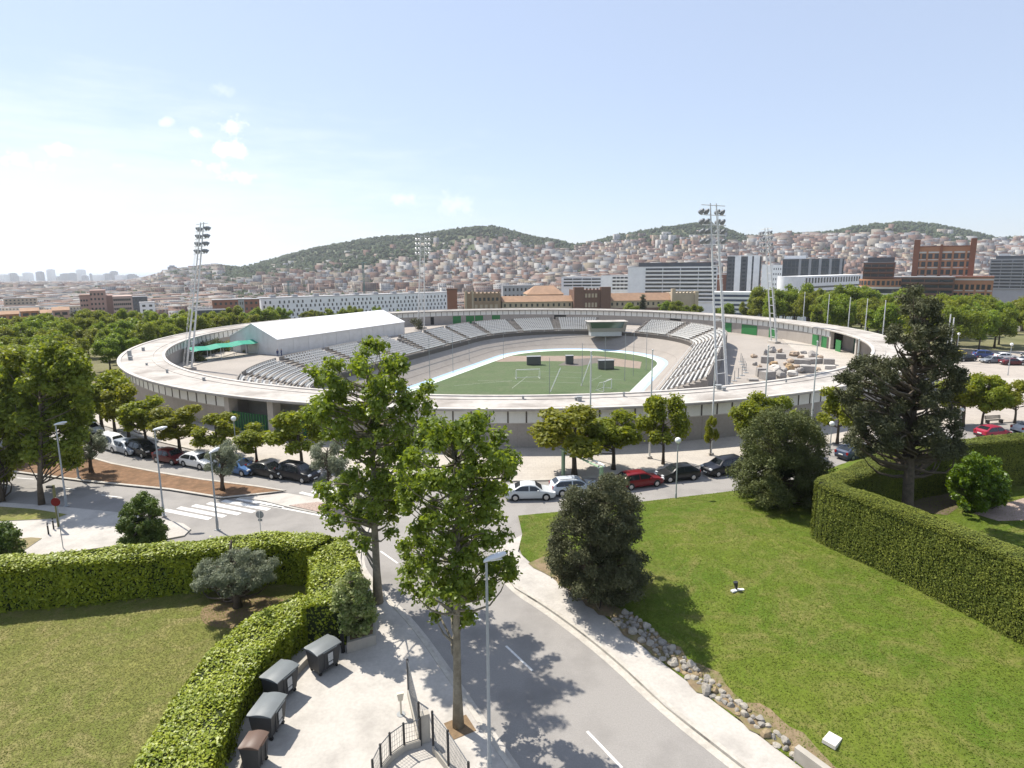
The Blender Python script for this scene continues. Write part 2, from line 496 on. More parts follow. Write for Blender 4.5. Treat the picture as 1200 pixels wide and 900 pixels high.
def circ(a0, a1, rad, n, c=RC):
    return [(c[0] + rad * math.sin(a0 + (a1 - a0) * k / n), c[1] + rad * math.cos(a0 + (a1 - a0) * k / n)) for k in range(n + 1)]

m_asph = mat('asphalt', (0.285, 0.268, 0.250), rough=0.9, var=0.12, scale=14, stain=(0.20, 0.188, 0.176), stain_scale=0.3, stain_amt=0.75, bump=0.25, bscale=60)
m_asph2 = mat('asphalt_patch', (0.125, 0.12, 0.118), rough=0.9, var=0.12, scale=14, bump=0.25, bscale=60)
m_pave = mat('concrete_paving', (0.46, 0.43, 0.39), rough=0.9, var=0.10, scale=6, stain=(0.29, 0.27, 0.245), stain_scale=0.55, stain_amt=0.55, bump=0.15, bscale=40)
m_pave2 = mat('plaza_paving', (0.34, 0.305, 0.27), rough=0.9, var=0.12, scale=3, stain=(0.26, 0.235, 0.21), stain_scale=0.12, stain_amt=0.6, bump=0.1, bscale=30)
m_kerb = mat('kerb_concrete', (0.46, 0.43, 0.38), rough=0.9, var=0.14, scale=5, stain=(0.3, 0.27, 0.23), stain_scale=1.2)
m_white = mat('road_paint', (0.72, 0.71, 0.68), rough=0.8, var=0.1, scale=4, stain=(0.4, 0.39, 0.37), stain_scale=2.2, stain_amt=0.6)
m_soil = mat('bare_soil', (0.20, 0.118, 0.068), rough=1.0, var=0.3, scale=2.2, stain=(0.12, 0.075, 0.042), stain_scale=0.7, stain_amt=0.7, bump=0.9, bscale=5)

def slabmat(name, base, dark, size, joint=0.02):
    """paving of square slabs with thin joints (object coordinates in metres)"""
    m = mat(name, base, rough=0.9, var=0.09, scale=5, stain=dark, stain_scale=0.4, stain_amt=0.5)
    nt = m.node_tree; L = nt.links
    bs = [n for n in nt.nodes if n.type == 'BSDF_PRINCIPLED'][0]
    src = bs.inputs['Base Color'].links[0].from_socket
    tc = [n for n in nt.nodes if n.type == 'TEX_COORD'][0]
    br = _n(nt, 'ShaderNodeTexBrick', offset=0.5); br.inputs['Scale'].default_value = 1.0 / size
    br.inputs['Mortar Size'].default_value = joint; br.inputs['Mortar Smooth'].default_value = 0.3
    br.inputs['Color1'].default_value = (1, 1, 1, 1); br.inputs['Color2'].default_value = (0.96, 0.96, 0.96, 1); br.inputs['Mortar'].default_value = (0.8, 0.79, 0.77, 1)
    br.inputs['Brick Width'].default_value = 1.0; br.inputs['Row Height'].default_value = 1.0
    L.new(tc.outputs['Object'], br.inputs['Vector'])
    mx = _n(nt, 'ShaderNodeMix', data_type='RGBA', blend_type='MULTIPLY'); mx.inputs['Factor'].default_value = 1
    L.new(src, mx.inputs['A']); L.new(br.outputs['Color'], mx.inputs['B']); L.new(mx.outputs['Result'], bs.inputs['Base Color'])
    return m
m_slab = slabmat('pavement_slabs', (0.45, 0.41, 0.36), (0.34, 0.305, 0.27), 0.6, 0.03)
m_plaza = slabmat('plaza_slabs', (0.40, 0.355, 0.31), (0.31, 0.275, 0.24), 2.4, 0.02)

def grassmat(name, c1, c2, dry, sc=1.0):
    m = bpy.data.materials.new(name); m.use_nodes = True
    nt = m.node_tree; L = nt.links; nt.nodes.clear()
    out = _n(nt, 'ShaderNodeOutputMaterial'); bs = _n(nt, 'ShaderNodeBsdfPrincipled'); bs.inputs['Roughness'].default_value = 0.9; bs.inputs['Specular IOR Level'].default_value = 0.15
    tc = _n(nt, 'ShaderNodeTexCoord')
    def noise(s, d, lo, hi, a=0.0, b=1.0, dis=0.0):
        n = _n(nt, 'ShaderNodeTexNoise', Scale=s, Detail=d, Roughness=0.7); n.inputs['Distortion'].default_value = dis; L.new(tc.outputs['Object'], n.inputs['Vector'])
        r = _n(nt, 'ShaderNodeMapRange'); r.inputs['From Min'].default_value = lo; r.inputs['From Max'].default_value = hi; r.inputs['To Min'].default_value = a; r.inputs['To Max'].default_value = b
        L.new(n.outputs['Fac'], r.inputs['Value']); return r.outputs[0]
    def mix(f, a, b, bt='MIX'):
        x = _n(nt, 'ShaderNodeMix', data_type='RGBA', blend_type=bt)
        if isinstance(f, float): x.inputs['Factor'].default_value = f
        else: L.new(f, x.inputs['Factor'])
        for k, v in (('A', a), ('B', b)):
            if isinstance(v, tuple): x.inputs[k].default_value = rgba(v)
            else: L.new(v, x.inputs[k])
        return x.outputs['Result']
    c = mix(noise(0.16 * sc, 6, .38, .62, dis=0.8), c1, c2)
    c = mix(noise(0.45 * sc, 9, .46, .70, 0, .95, dis=1.6), c, dry)
    c = mix(1.0, c, noise(1.7, 6, .3, .7, .82, 1.18, dis=1.0), 'MULTIPLY')
    c = mix(1.0, c, noise(9, 5, .3, .7, .72, 1.25), 'MULTIPLY')
    c = mix(1.0, c, noise(45, 3, .3, .7, .85, 1.15), 'MULTIPLY')
    L.new(c, bs.inputs['Base Color'])
    nb = _n(nt, 'ShaderNodeTexNoise', Scale=38, Detail=4.0); L.new(tc.outputs['Object'], nb.inputs['Vector'])
    b = _n(nt, 'ShaderNodeBump', Strength=0.7, Distance=0.06); L.new(nb.outputs['Fac'], b.inputs['Height']); L.new(b.outputs[0], bs.inputs['Normal'])
    L.new(bs.outputs[0], out.inputs['Surface']); return m
m_lawnL = grassmat('dry_lawn', (0.140, 0.165, 0.034), (0.195, 0.190, 0.054), (0.275, 0.230, 0.105))
m_lawnR = grassmat('green_lawn', (0.078, 0.128, 0.012), (0.118, 0.154, 0.019), (0.185, 0.168, 0.055), 0.8)

# ---- lines
kerbL = PG([(436, 610), (418, 655), (433, 683), (480, 727), (529, 796), (560, 842), (600, 900), (640, 960), (720, 1080)])     # avenue, left kerb
kerbR = PG([(590, 640), (581, 658), (603, 690), (647, 717), (713, 767), (780, 830), (867, 898), (960, 970), (1120, 1090)])     # avenue, right kerb
walkR = PG([(612, 628), (607, 648), (622, 662), (663, 690), (720, 733), (780, 782), (933, 898), (1010, 957), (1160, 1070)])    # lawn side of the right pavement
farL = PG([(-70, 420), (20, 452), (80, 474), (120, 499), (165, 513), (230, 529), (310, 543), (370, 553), (450, 561), (540, 566), (640, 564), (700, 560), (745, 554), (825, 546), (905, 534), (985, 519), (1040, 507), (1120, 500), (1260, 490)])
lawnfar = PG([(607, 606), (680, 599), (740, 591), (800, 584), (860, 577), (920, 568), (965, 553), (1000, 540), (1060, 524), (1130, 512), (1260, 500)])

# asphalt: one sheet under everything, islands stand on it
asph = MB()
poly = farL + PG([(1260, 560), (1130, 540)]) + PG([(960, 640), (1000, 1000)]) + [(26, 10), (2, 10)] + PG([(420, 760), (330, 700), (0, 700), (-200, 690), (-260, 560)])
asph.sheet(poly, 0.0)
struct(asph.build('asphalt_road', m_asph))

def raised(name, poly, z, m, kerbw=0.0, z0=-0.02, mk=None):
    b = MB(); b.prism(poly, z0, z, mi=0, mi_side=1)
    return struct(b.build(name, [m, mk or m_kerb]))

# stadium side pavement (rings round the wall)
poly = farL[2:-2] + circ(R(72), R(300), RO - 3.0, 60)
raised('stadium_pavement', poly, 0.12, m_slab)
fk = MB(); lp = chaikin(farL[2:], 2)
for a, b in zip(lp, lp[1:]):
    pass
q = offset(lp, 0.28); fk.loft([[(p[0], p[1], 0.0), (p[0], p[1], 0.132), (r_[0], r_[1], 0.132), (r_[0], r_[1], 0.05)] for p, r_ in zip(offset(lp, -0.02), q)], closed=False)
struct(fk.build('stadium_kerb', m_kerb))

# right pavement of the avenue with its kerb and gutter
raised('right_pavement', kerbR + walkR[::-1], 0.12, m_pave)
def strip(name, line, d0, d1, z0, z1, m):
    a = offset(line, d0); b = offset(line, d1); s = MB()
    s.loft([[(p[0], p[1], z0), (p[0], p[1], z1), (r_[0], r_[1], z1), (r_[0], r_[1], z0)] for p, r_ in zip(a, b)], closed=False)
    return struct(s.build(name, m))
cr = chaikin(kerbR, 2); cl_ = chaikin(kerbL, 2)
strip('right_kerb', cr, 0.0, 0.22, -0.01, 0.135, m_kerb)
strip('right_gutter', cr, -0.45, -0.03, -0.01, 0.012, m_kerb)
strip('left_kerb', cl_, -0.2, 0.05, -0.01, 0.14, m_kerb)
strip('left_gutter', cl_, 0.07, 0.3, -0.01, 0.01, m_pave)

# left forecourt and pavement: one concrete surface
fore = kerbL[2:] + [(-3, 8)] + PG([(60, 1000), (225, 910), (262, 850), (318, 770), (372, 725), (392, 705), (405, 670)], 0.12)
raised('left_forecourt', fore, 0.12, m_pave)

# left lawn inside the hedges
m_bed = mat('tree_bed_soil', (0.21, 0.145, 0.085), rough=1, var=0.25, scale=4, bump=0.6, bscale=14)
lawnl = PG([(-260, 745), (0, 715), (120, 700), (240, 690), (330, 675), (392, 680), (372, 730), (318, 775), (262, 855), (225, 915), (60, 1010), (-500, 1010)], 0.15)
raised('left_lawn', lawnl, 0.16, m_lawnL, mk=m_bed)
bed = MB(); c = G(286, 716, .165); bed.sheet([(c[0] + 2.6 * math.cos(t) * (1 + .06 * math.sin(3 * t)), c[1] + 1.75 * math.sin(t)) for t in np.linspace(0, 2 * math.pi, 36)[:-1]], 0.168)
struct(bed.build('tree_bed', m_bed))

# left: median with soil, near pavement, islands
med = PG([(-120, 531), (0, 534), (92, 534), (130, 545), (187, 556), (237, 564), (300, 572), (332, 577), (300, 580), (262, 584), (200, 574), (100, 564), (0, 551), (-120, 541)])
raised('soil_median', med, 0.14, m_soil)
mk = MB(); ml = med + [med[0]]; a = offset(ml, 0.0); b = offset(ml, 0.28)
mk.loft([[(p[0], p[1], 0), (p[0], p[1], 0.17), (r_[0], r_[1], 0.17), (r_[0], r_[1], 0.1)] for p, r_ in zip(a, b)], closed=False)
struct(mk.build('median_kerb', m_kerb))
isl = PG([(336, 579), (390, 588), (440, 597), (470, 607), (440, 614), (400, 608), (345, 597), (310, 588), (280, 584)])
raised('traffic_island', isl, 0.10, m_pave)
gb = PG([(339, 594), (372, 590), (430, 601), (440, 608), (400, 606), (375, 602)])
raised('gravel_bed', gb, 0.16, mat('pink_gravel', (0.36, 0.28, 0.24), rough=1, var=0.5, scale=9, bump=0.8, bscale=12), z0=0.09)
np_ = PG([(-150, 600), (0, 590), (60, 594), (140, 602), (185, 609), (215, 615), (224, 621), (216, 629), (190, 634), (140, 640), (60, 652), (-60, 666), (-200, 690)])
raised('near_pavement', np_, 0.12, m_pave)
gs = PG([(-60, 588), (0, 594), (40, 597), (78, 603), (66, 608), (0, 611), (-60, 612)], .13)
raised('verge_grass', gs, 0.17, m_lawnL, z0=0.1)
gs2 = PG([(0, 634), (36, 630), (49, 631), (30, 644), (0, 648)], .13)
raised('verge_bed', gs2, 0.16, mat('ochre_bed', (0.24, 0.2, 0.11), rough=1, var=.2, scale=3), z0=0.1)

# plaza right of the stadium
plz = PG([(985, 519), (1040, 507), (1120, 500), (1260, 490), (1500, 440), (1500, 412), (1180, 412), (1060, 405)], 0.0)
raised('plaza_paving', plz, 0.14, m_plaza)
# fan of shallow steps on the plaza
m_step = mat('plaza_step_stone', (0.42, 0.385, 0.34), rough=.9, var=.1, scale=3)
sc_ = Vector(G(1250, 462, 0.14)); fan = MB()
for k in range(6):
    rad = 13.5 - 1.3 * k
    fan.prism([(sc_.x + rad * math.cos(t), sc_.y + rad * math.sin(t)) for t in np.linspace(0, 2 * math.pi, 49)[:-1]], 0.13 if k == 0 else 0.14 + 0.14 * k, 0.14 + 0.14 * (k + 1))
tag(fan.build('round_steps', m_step), 'round stone steps rising on the plaza at the right edge', 'steps')

# ---- right lawn: a slope that climbs from the pavement and the far road
lf = chaikin(lawnfar, 2); lw = chaikin(walkR, 2)
def lawn_h(x, y):
    d1 = pdist(x, y, lw); d2 = pdist(x, y, lf)
    return 0.13 + 2.5 * (1 - np.exp(-np.maximum(d1 - 0.3, 0) / 9.0)) * (1 - np.exp(-d2 / 9.0))
lpoly = lf + [(60, 40), (60, 10)] + lw[::-1]
xs = np.arange(-1, 60, 0.45); ys = np.arange(10, 64, 0.45)
gx, gy = np.meshgrid(xs, ys, indexing='ij')
# pull grid points that lie just outside onto the boundary
ins = inside(gx, gy, lpoly)
bl = resample(lpoly + [lpoly[0]], 0.12); BL = np.array(bl)
near = np.zeros_like(ins)
px_, py_ = gx.copy(), gy.copy()
idx = np.argwhere(~ins)
for a, b in idx:
    d = (BL[:, 0] - gx[a, b]) ** 2 + (BL[:, 1] - gy[a, b]) ** 2; k = d.argmin()
    if d[k] < 0.46 ** 2: px_[a, b], py_[a, b] = BL[k]; near[a, b] = True
ok = ins | near
gz = lawn_h(px_, py_) + 0.01
vid = np.arange(gx.size).reshape(gx.shape)
q = np.stack([vid[:-1, :-1], vid[1:, :-1], vid[1:, 1:], vid[:-1, 1:]], -1)
okq = ok[:-1, :-1] & ok[1:, :-1] & ok[1:, 1:] & ok[:-1, 1:]
Q = q[okq]
V = np.stack([px_, py_, gz], -1).reshape(-1, 3)
used = np.unique(Q); re = np.full(len(V), -1); re[used] = np.arange(len(used))
struct(npmesh('right_lawn', V[used], re[Q], m_lawnR, smooth=True))
def GL(px, py):
    """point of the sloping lawn seen at a pixel"""
    z = 1.0
    for _ in range(30):
        p = G(px, py, z); z = 0.5 * z + 0.5 * float(lawn_h(np.array([p[0]]), np.array([p[1]]))[0])
    return (p[0], p[1], z)
# worn earth strips on the lawn follow its slope
def lawn_patch(name, line, w, m, dz=0.02):
    s = resample(line, 0.5); a = offset(s, w / 2); b = offset(s, -w / 2); bb = MB(); rws = []
    for k, (p, r_) in enumerate(zip(a, b)):
        row = []
        for t in (0, .5, 1):
            jt = random.uniform(-.18, .18) * w if t != .5 else 0
            x = p[0] + (r_[0] - p[0]) * t + jt; y = p[1] + (r_[1] - p[1]) * t + jt
            row.append((x, y, float(lawn_h(np.array([x]), np.array([y]))[0]) + dz))
        rws.append(row)
    bb.loft(rws, closed=False)
    return struct(bb.build(name, m, smooth=2))
m_worn = mat('worn_earth', (0.22, 0.165, 0.10), rough=1, var=.25, scale=3, stain=(0.13, 0.145, 0.04), stain_scale=1.4, stain_amt=.9, bump=.5, bscale=20)
lawn_patch('earth_strip', offset(lw, .62)[9:32], 1.25, m_worn, 0.025)

# ---- markings
def dash(px0, px1, w=0.13):
    a, b = Vector(G(*px0)), Vector(G(*px1)); t = (b - a).normalized(); n_ = Vector((-t.y, t.x)) * w / 2
    mk_.sheet([tuple(a - n_), tuple(b - n_), tuple(b + n_), tuple(a + n_)], 0.006)
mk_ = MB()
for p in (((593, 757), (624, 786)), ((688, 857), (729, 900)), ((550, 714), (563, 727)), ((515, 682), (527, 693)), ((446, 646), (466, 660)), ((785, 960), (830, 1010)),
          ((20, 560), (40, 561.5)), ((74, 572), (88, 573.5)), ((119, 580), (143, 583)), ((0, 549 + 20), (10, 570)), ((160, 586), (182, 589))): dash(*p)
for k in range(7):
    a = (192 + 17.3 * k, 597.5 - 2.7 * k); dash(a, (a[0] + 54, a[1] + 10.5), 0.5)
for k in range(4):
    a = (352 + 14 * k, 577 - 1.5 * k); dash(a, (a[0] + 16, a[1] + 4), 0.4)
for p in (((300, 590), (345, 598)), ((345, 598), (400, 609))): dash(*p, .25)
struct(mk_.build('road_markings', m_white))

# short grass standing on both lawns
lf_gl = leafmat('grass_blade_dry', (.155, .178, .038), (.240, .228, .078), .3, .7, .15, clump=.5); lf_gr = leafmat('grass_blade', (.090, .142, .014), (.170, .195, .036), .3, .7, .15, clump=.5)
def turf(name, n, xr, yr, poly, zf, m, seed, size):
    rnd = np.random.default_rng(seed); x = rnd.uniform(*xr, n * 3); y = rnd.uniform(*yr, n * 3); k = inside(x, y, poly); x, y = x[k][:n], y[k][:n]
    P = np.stack([x, y, zf(x, y) + size * .22], 1); N = rnd.standard_normal((len(x), 3)) * .25 + np.array([0, 0, 1.])
    V, Q = leafquads(P, N, size, rnd, .45); return stuff(npmesh(name, V, Q, m))
turf('lawn_grass', 110000, (-42, -6), (16, 41), lawnl, lambda x, y: np.full(x.shape, .16), lf_gl, 31, .075)
turf('lawn_grass', 170000, (-1, 42), (17, 57), lpoly, lambda x, y: lawn_h(x, y) + .01, lf_gr, 32, .08)
# ------------------------------------------------------------------ the stadium
m_conc = mat('stadium_concrete', (0.47, 0.435, 0.39), rough=.9, var=.10, scale=1.5, stain=(0.30, 0.265, 0.23), stain_scale=0.22, stain_amt=.65, bump=.1, bscale=8)
m_roof = mat('ring_roof_concrete', (0.43, 0.40, 0.365), rough=.9, var=.16, scale=0.9, stain=(0.22, 0.19, 0.165), stain_scale=0.16, stain_amt=.85)
m_wallc = slabmat('stadium_block_wall', (0.36, 0.325, 0.29), (0.29, 0.26, 0.23), 1.3, 0.012)
m_panel = mat('milky_panel', (0.70, 0.70, 0.66), rough=.35, var=.05, scale=1.5, stain=(.55, .55, .5), stain_scale=.5, spec=.4)
m_mull = mat('dark_mullion', (0.10, 0.085, 0.075), rough=.6, var=.1)
m_green = mat('green_gate_metal', (0.03, 0.17, 0.05), rough=.5, var=.1, scale=2)
m_dgreen = mat('dark_green_gate', (0.016, 0.07, 0.045), rough=.5, var=.12, scale=2)
m_dark = mat('opening_shade', (0.02, 0.02, 0.02), rough=.8, var=0)  # near-black: the shade inside openings is put into the colour
m_steelw = mat('painted_steel', (0.62, 0.62, 0.60), rough=.45, var=.06, scale=2, spec=.4)
m_grey = mat('grey_steel', (0.30, 0.31, 0.31), rough=.45, var=.08, scale=3, spec=.4)
m_black = mat('black_metal', (0.025, 0.026, 0.028), rough=.45, var=.1)
m_whitep = mat('white_paint', (0.78, 0.78, 0.76), rough=.5, var=.05, scale=2)

st = thing('velodrome', 'large round concrete velodrome ring with a flat white roof and pale panel band', 'stadium', (RC[0], RC[1], 0))
def angp(px, py, z): 
    x, y = G(px, py, z); return math.atan2(x - RC[0], y - RC[1])
TAU = 2 * math.pi
def colang(px):
    """direction, on the near side of the ring, of the outer wall foot seen at a photo column"""
    best = None
    for k in range(2400):
        a = math.pi * .5 + math.pi * 1.1 * k / 2400; x, y = RC[0] + (RO - 1) * math.sin(a), RC[1] + (RO - 1) * math.cos(a)
        v = Vector((x, y, 1 - ZC)); u = PX + F * v.x / (v.y * CP - v.z * SP)
        if best is None or abs(u - px) < best[0]: best = (abs(u - px), a)
    return best[1]
def ringmesh(r0, r1, z0, z1, a0=0, a1=TAU, n=288, c=(0, 0)):
    b = MB(); full = abs(a1 - a0 - TAU) < 1e-6
    k = max(2, int(n * (a1 - a0) / TAU)); loops = []
    for i in range(k + (0 if full else 1)):
        a = a0 + (a1 - a0) * i / k; s_, c_ = math.sin(a), math.cos(a)
        loops.append([(c[0] + r0 * s_, c[1] + r0 * c_, z0), (c[0] + r1 * s_, c[1] + r1 * c_, z0), (c[0] + r1 * s_, c[1] + r1 * c_, z1), (c[0] + r0 * s_, c[1] + r0 * c_, z1)])
    if full: loops.append(loops[0])
    b.loft(loops, cap=not full); return b
ringmesh(RI, RO, 4.62, 4.80).build('roof', m_roof, st)
m_redge = mat('ring_edge_concrete', (0.52, 0.49, 0.45), rough=.9, var=.12, scale=1.0, stain=(.36, .33, .29), stain_scale=.4)
e1 = ringmesh(RO - .55, RO + .02, 4.802, 4.93); e1.build('roof_edge', m_redge, st)
e2 = ringmesh(RI - .02, RI + .5, 4.802, 4.95); e2.build('roof_edge', m_redge, st)
e3 = ringmesh(RI + 1.9, RI + 2.2, 4.802, 4.87); e3.build('roof_upstand', m_roof, st)
# angular layout: outside (entrance gap on the left front) and inside (open bay on the right)
gA, gB = colang(268), colang(392)          # outside entrance
WO, WI = RO - 1.0, RI + 0.9
def arc(a): return a % TAU
gA, gB = arc(gA), arc(gB)
ga, gb_ = min(gA, gB), max(gA, gB)
ringmesh(WO - .3, WO, -3, 2.95, gb_, ga + TAU).build('outer_wall', m_wallc, st)
ringmesh(WO - .02, WO + .10, 2.953, 3.07, gb_, ga + TAU).build('sill_band', m_conc, st)
ringmesh(WO - .02, WO + .16, 4.50, 4.616, gb_, ga + TAU).build('head_band', m_mull, st)
# entrance: recessed plain wall, pillar, two green gates
ringmesh(WO - 3.3, WO - 3.0, 0, 4.616, ga, gb_).build('entrance_wall', m_conc, st)
am = ga + (gb_ - ga) * .55
for a_ in (ga, am, gb_):
    b = MB(); b.box((0, 0, 2.2), (.9, 1.3, 4.8)); b.build('pillar', m_conc, st, loc=((WO - .5) * math.sin(a_), (WO - .5) * math.cos(a_), 0.003), rz=-a_)
for a0_, a1_ in ((ga + .008, am - .008), (am + .008, gb_ - .008)):
    gt = ringmesh(WO - .25, WO - .15, 0.13, 2.55, a0_, a1_, 600).build('entrance_gate', m_dgreen, st)
    b = MB()
    for a_ in np.linspace(a0_, a1_, 14): b.box(((WO - .12) * math.sin(a_), (WO - .12) * math.cos(a_), 1.35), (.09, .08, 2.5), -a_)
    b.build('gate_frame', m_green, gt)
# walls across the ring that close both ends of the gap
for a_ in (ga, gb_):
    b = MB(); b.box((0, 0, 2.2), (.28, 2.6, 4.8)); b.build('return_wall', m_wallc, st, loc=((WO - 1.9) * math.sin(a_), (WO - 1.9) * math.cos(a_), 0.003), rz=-a_)
# inner wall: closed except the right-hand bay and the left-hand bay
iA, iB = arc(angp(966, 400, 2)), arc(angp(1040, 440, 2))
jA, jB = arc(angp(268, 395, 2)), arc(angp(196, 410, 2))
ia, ib = min(iA, iB), max(iA, iB); 
ringmesh(WI, WI + .3, -.5, 2.95, ib + .5, ia + TAU).build('inner_wall', m_wallc, st)
ringmesh(WI - .10, WI + .02, 2.953, 3.07, ib + .5, ia + TAU).build('inner_sill_band', m_conc, st)
ringmesh(WI - .16, WI + .02, 4.50, 4.616, ib + .5, ia + TAU).build('inner_head_band', m_mull, st)
ringmesh(WI + 3.0, WI + 3.3, -.5, 4.616, ia, ib + .5).build('bay_wall', m_wallc, st)
for k in range(7):
    a_ = ia + (ib + .5 - ia) * k / 6
    b = MB(); b.box((0, 0, 2.2), (.8, .8, 4.8)); b.build('pillar', m_conc, st, loc=((WI + .3) * math.sin(a_), (WI + .3) * math.cos(a_), 0.003), rz=-a_)
for k in (0, 1, 2, 3):
    a_ = ia + (ib + .5 - ia) * (k + .5) / 6
    b = MB(); b.box((0, 0, 1.9), (3.4, .1, 3.7)); b.build('bay_gate', m_dgreen, st, loc=((WI + 2.85) * math.sin(a_), (WI + 2.85) * math.cos(a_), 0.003), rz=-a_)
# interior doors; dark openings are black slabs with shade put into the colour
for px, py, w, m_ in ((541, 377, 3.0, m_green), (556, 377, 3.0, m_green), (566, 377, 3.0, m_green), (584, 377, 3, m_green), (652, 376, 4.4, m_dark), (772, 381, 4.2, m_dark), (834, 385, 2.6, m_green), (854, 387, 3.2, m_green), (861, 388, 3.0, m_green), (878, 391, 3.0, m_green),
                      (919, 399, 2.8, m_green), (937, 401, 2.6, m_green), (955, 405, 2.7, m_green), (931, 402, .9, m_mull), (518, 379, 1.2, m_dark)):
    a_ = angp(px, py, 1.5)
    b = MB(); b.box((0, 0, 1.42), (w, .12, 2.8)); b.build('inner_doorway', m_, st, loc=((WI - .07) * math.sin(a_), (WI - .07) * math.cos(a_), 0.0), rz=-a_)
# panels: a hundred separate ones where they show largest, the rest as one mesh
PW = 2.08
pan = MB(); pan.box((0, 0, 3.785), (PW - .16, .06, 1.42), mi=0); pan.box((PW / 2, 0, 3.785), (.15, .17, 1.426), mi=1)
rest = MB()
nout = int((ga + TAU - gb_) * WO / PW)
cand = []
for k in range(nout):
    a_ = gb_ + (ga + TAU - gb_) * (k + .5) / nout
    cand.append((a_, WO + .06, 1))
nin = int((ia + TAU - ib - .5) * WI / PW)
for k in range(nin):
    a_ = ib + .5 + (ia + TAU - ib - .5) * (k + .5) / nin
    cand.append((a_, WI - .06, -1))
def vis(c):
    a_, r_, s_ = c; x, y = RC[0] + r_ * math.sin(a_), RC[1] + r_ * math.cos(a_)
    nx, ny = s_ * math.sin(a_), s_ * math.cos(a_); d = math.hypot(x, y)
    f = -(nx * x + ny * y) / d
    return f / d if abs(x / y) < .9 and f > 0 else -1
order = sorted(cand, key=vis, reverse=True)
po = None
for k, (a_, r_, s_) in enumerate(order):
    x, y = r_ * math.sin(a_), r_ * math.cos(a_)
    if k < 100:
        if po is None: po = pan.build('wall_panel', [m_panel, m_mull], st, loc=(x, y, 0), rz=-a_)
        else:
            o = po.copy(); COL.objects.link(o); o.parent = st; o.location = (x, y, 0); o.rotation_euler = (0, 0, -a_)
    else:
        rest.box((x, y, 3.785), (PW - .16, .06, 1.42), -a_)
        ap = a_ + .5 * PW / r_; rest.box((r_ * math.sin(ap), r_ * math.cos(ap), 3.785), (.15, .17, 1.426), -ap, 1)
stuff(rest.build('wall_panels', [m_panel, m_mull], st))
bk = MB()
ringmesh(WO - .28, WO - .04, 3.073, 4.497, gb_, ga + TAU).build('panel_backing', m_mull, st)
ringmesh(WI + .06, WI + .28, 3.073, 4.497, ib + .5, ia + TAU).build('panel_backing', m_mull, st)
# vents and boxes on the roof
for px, py, w, h in ((152, 417, .5, .9), (153, 422, .5, .6), (168, 411, .4, .6), (196, 437, .25, .5), (239, 446, .3, .4), (172, 428, .25, .3), (613, 468, .25, .4), (679, 470, .5, .5), (675, 469, .3, .3), (842, 456, .6, .5), (848, 458, .4, .4), (731, 465, .2, .5), (921, 448, .2, .4)):
    x, y = G(px, py, 4.8)
    b = MB(); b.box((0, 0, h / 2), (w, w, h)); b.box((0, 0, h + .04), (w * 1.3, w * 1.3, .06)); b.build('roof_vent', m_grey, st, loc=(x - RC[0], y - RC[1], 4.803))

# ---- interior: field, track, apron, stands
CX, CY, CA, CL, CR, CWd, ZF, ZT = 6.5, 134.4, 1.187, 30.0, 23.2, 7.0, -5.0, 0.0
ux, uy = math.cos(CA), math.sin(CA); nx_, ny_ = -uy, ux
def capsule(off, n=40):
    """closed oval offset outwards, starting on the +u end"""
    pts = []; r_ = CR + off
    for k in range(n + 1):
        t = -math.pi / 2 + math.pi * k / n
        pts.append((CL + r_ * math.cos(t), r_ * math.sin(t)))
    for k in range(1, 12): pts.append((CL - 2 * CL * k / 12, r_))
    for k in range(n + 1):
        t = math.pi / 2 + math.pi * k / n
        pts.append((-CL + r_ * math.cos(t), r_ * math.sin(t)))
    for k in range(1, 12): pts.append((-CL + 2 * CL * k / 12, -r_))
    return [(CX + a * ux + b * nx_, CY + a * uy + b * ny_) for a, b in pts]
def bandloft(o0, o1, z0, z1, name, m, parent=None, ncut=1, curve=1.0):
    b = MB(); rows = []
    for k in range(ncut + 1):
        t = k / ncut; rows.append([(p[0], p[1], z0 + (z1 - z0) * t ** curve) for p in capsule(o0 + (o1 - o0) * t)])
    n = len(rows[0]); loops = [[rows[k][i % n] for k in range(ncut + 1)] for i in range(n + 1)]
    b.loft(loops, closed=False)
    return b.build(name, m, parent, smooth=True)
m_track = mat('track_concrete', (0.30, 0.268, 0.238), rough=.85, var=.07, scale=1.2, stain=(0.235, 0.21, 0.187), stain_scale=.25, stain_amt=.5)
m_mint = mat('mint_apron_paint', (0.58, 0.70, 0.60), rough=.7, var=.07, scale=2)
m_blue = mat('blue_band_paint', (0.34, 0.48, 0.66), rough=.7, var=.07, scale=2)
m_field = grassmat('pitch_turf', (0.085, 0.122, 0.055), (0.10, 0.135, 0.066), (0.118, 0.138, 0.078), .3)
trk = thing('cycling_track', 'banked oval cycling track with mint and blue inner band inside the velodrome', 'track', (0, 0, 0))
bandloft(-1.9, 0.0, ZF + .02, ZF + .10, 'mint_band', m_mint, trk)
bandloft(0.0, 0.9, ZF + .10, ZF + .28, 'blue_band', m_blue, trk)
bandloft(0.9, CWd, ZF + .28, ZT - .9, 'banking', m_track, trk, 8, 1.25)
bandloft(CWd, CWd + .02, ZT - .9, ZT + .1, 'rim_wall', m_mull, trk)
bandloft(3.0, 3.12, ZF + 1.33, ZF + 1.36, 'lane_line', mat('lane_line_paint', (.22, .19, .17), var=.1), trk)
rl = MB(); rp = capsule(CWd + .05)
for k in range(0, len(rp), 2): rl.tube([(rp[k][0], rp[k][1], ZT), (rp[k][0], rp[k][1], ZT + 1.0)], .04, 5)
rl.tube([(p[0], p[1], ZT + 1.0) for p in rp] + [(rp[0][0], rp[0][1], ZT + 1.0)], .05, 5); rl.build('rim_rail', m_steelw, trk)
pf = MB(); pf.sheet(capsule(-1.2), ZF); struct(pf.build('sports_pitch', m_field))
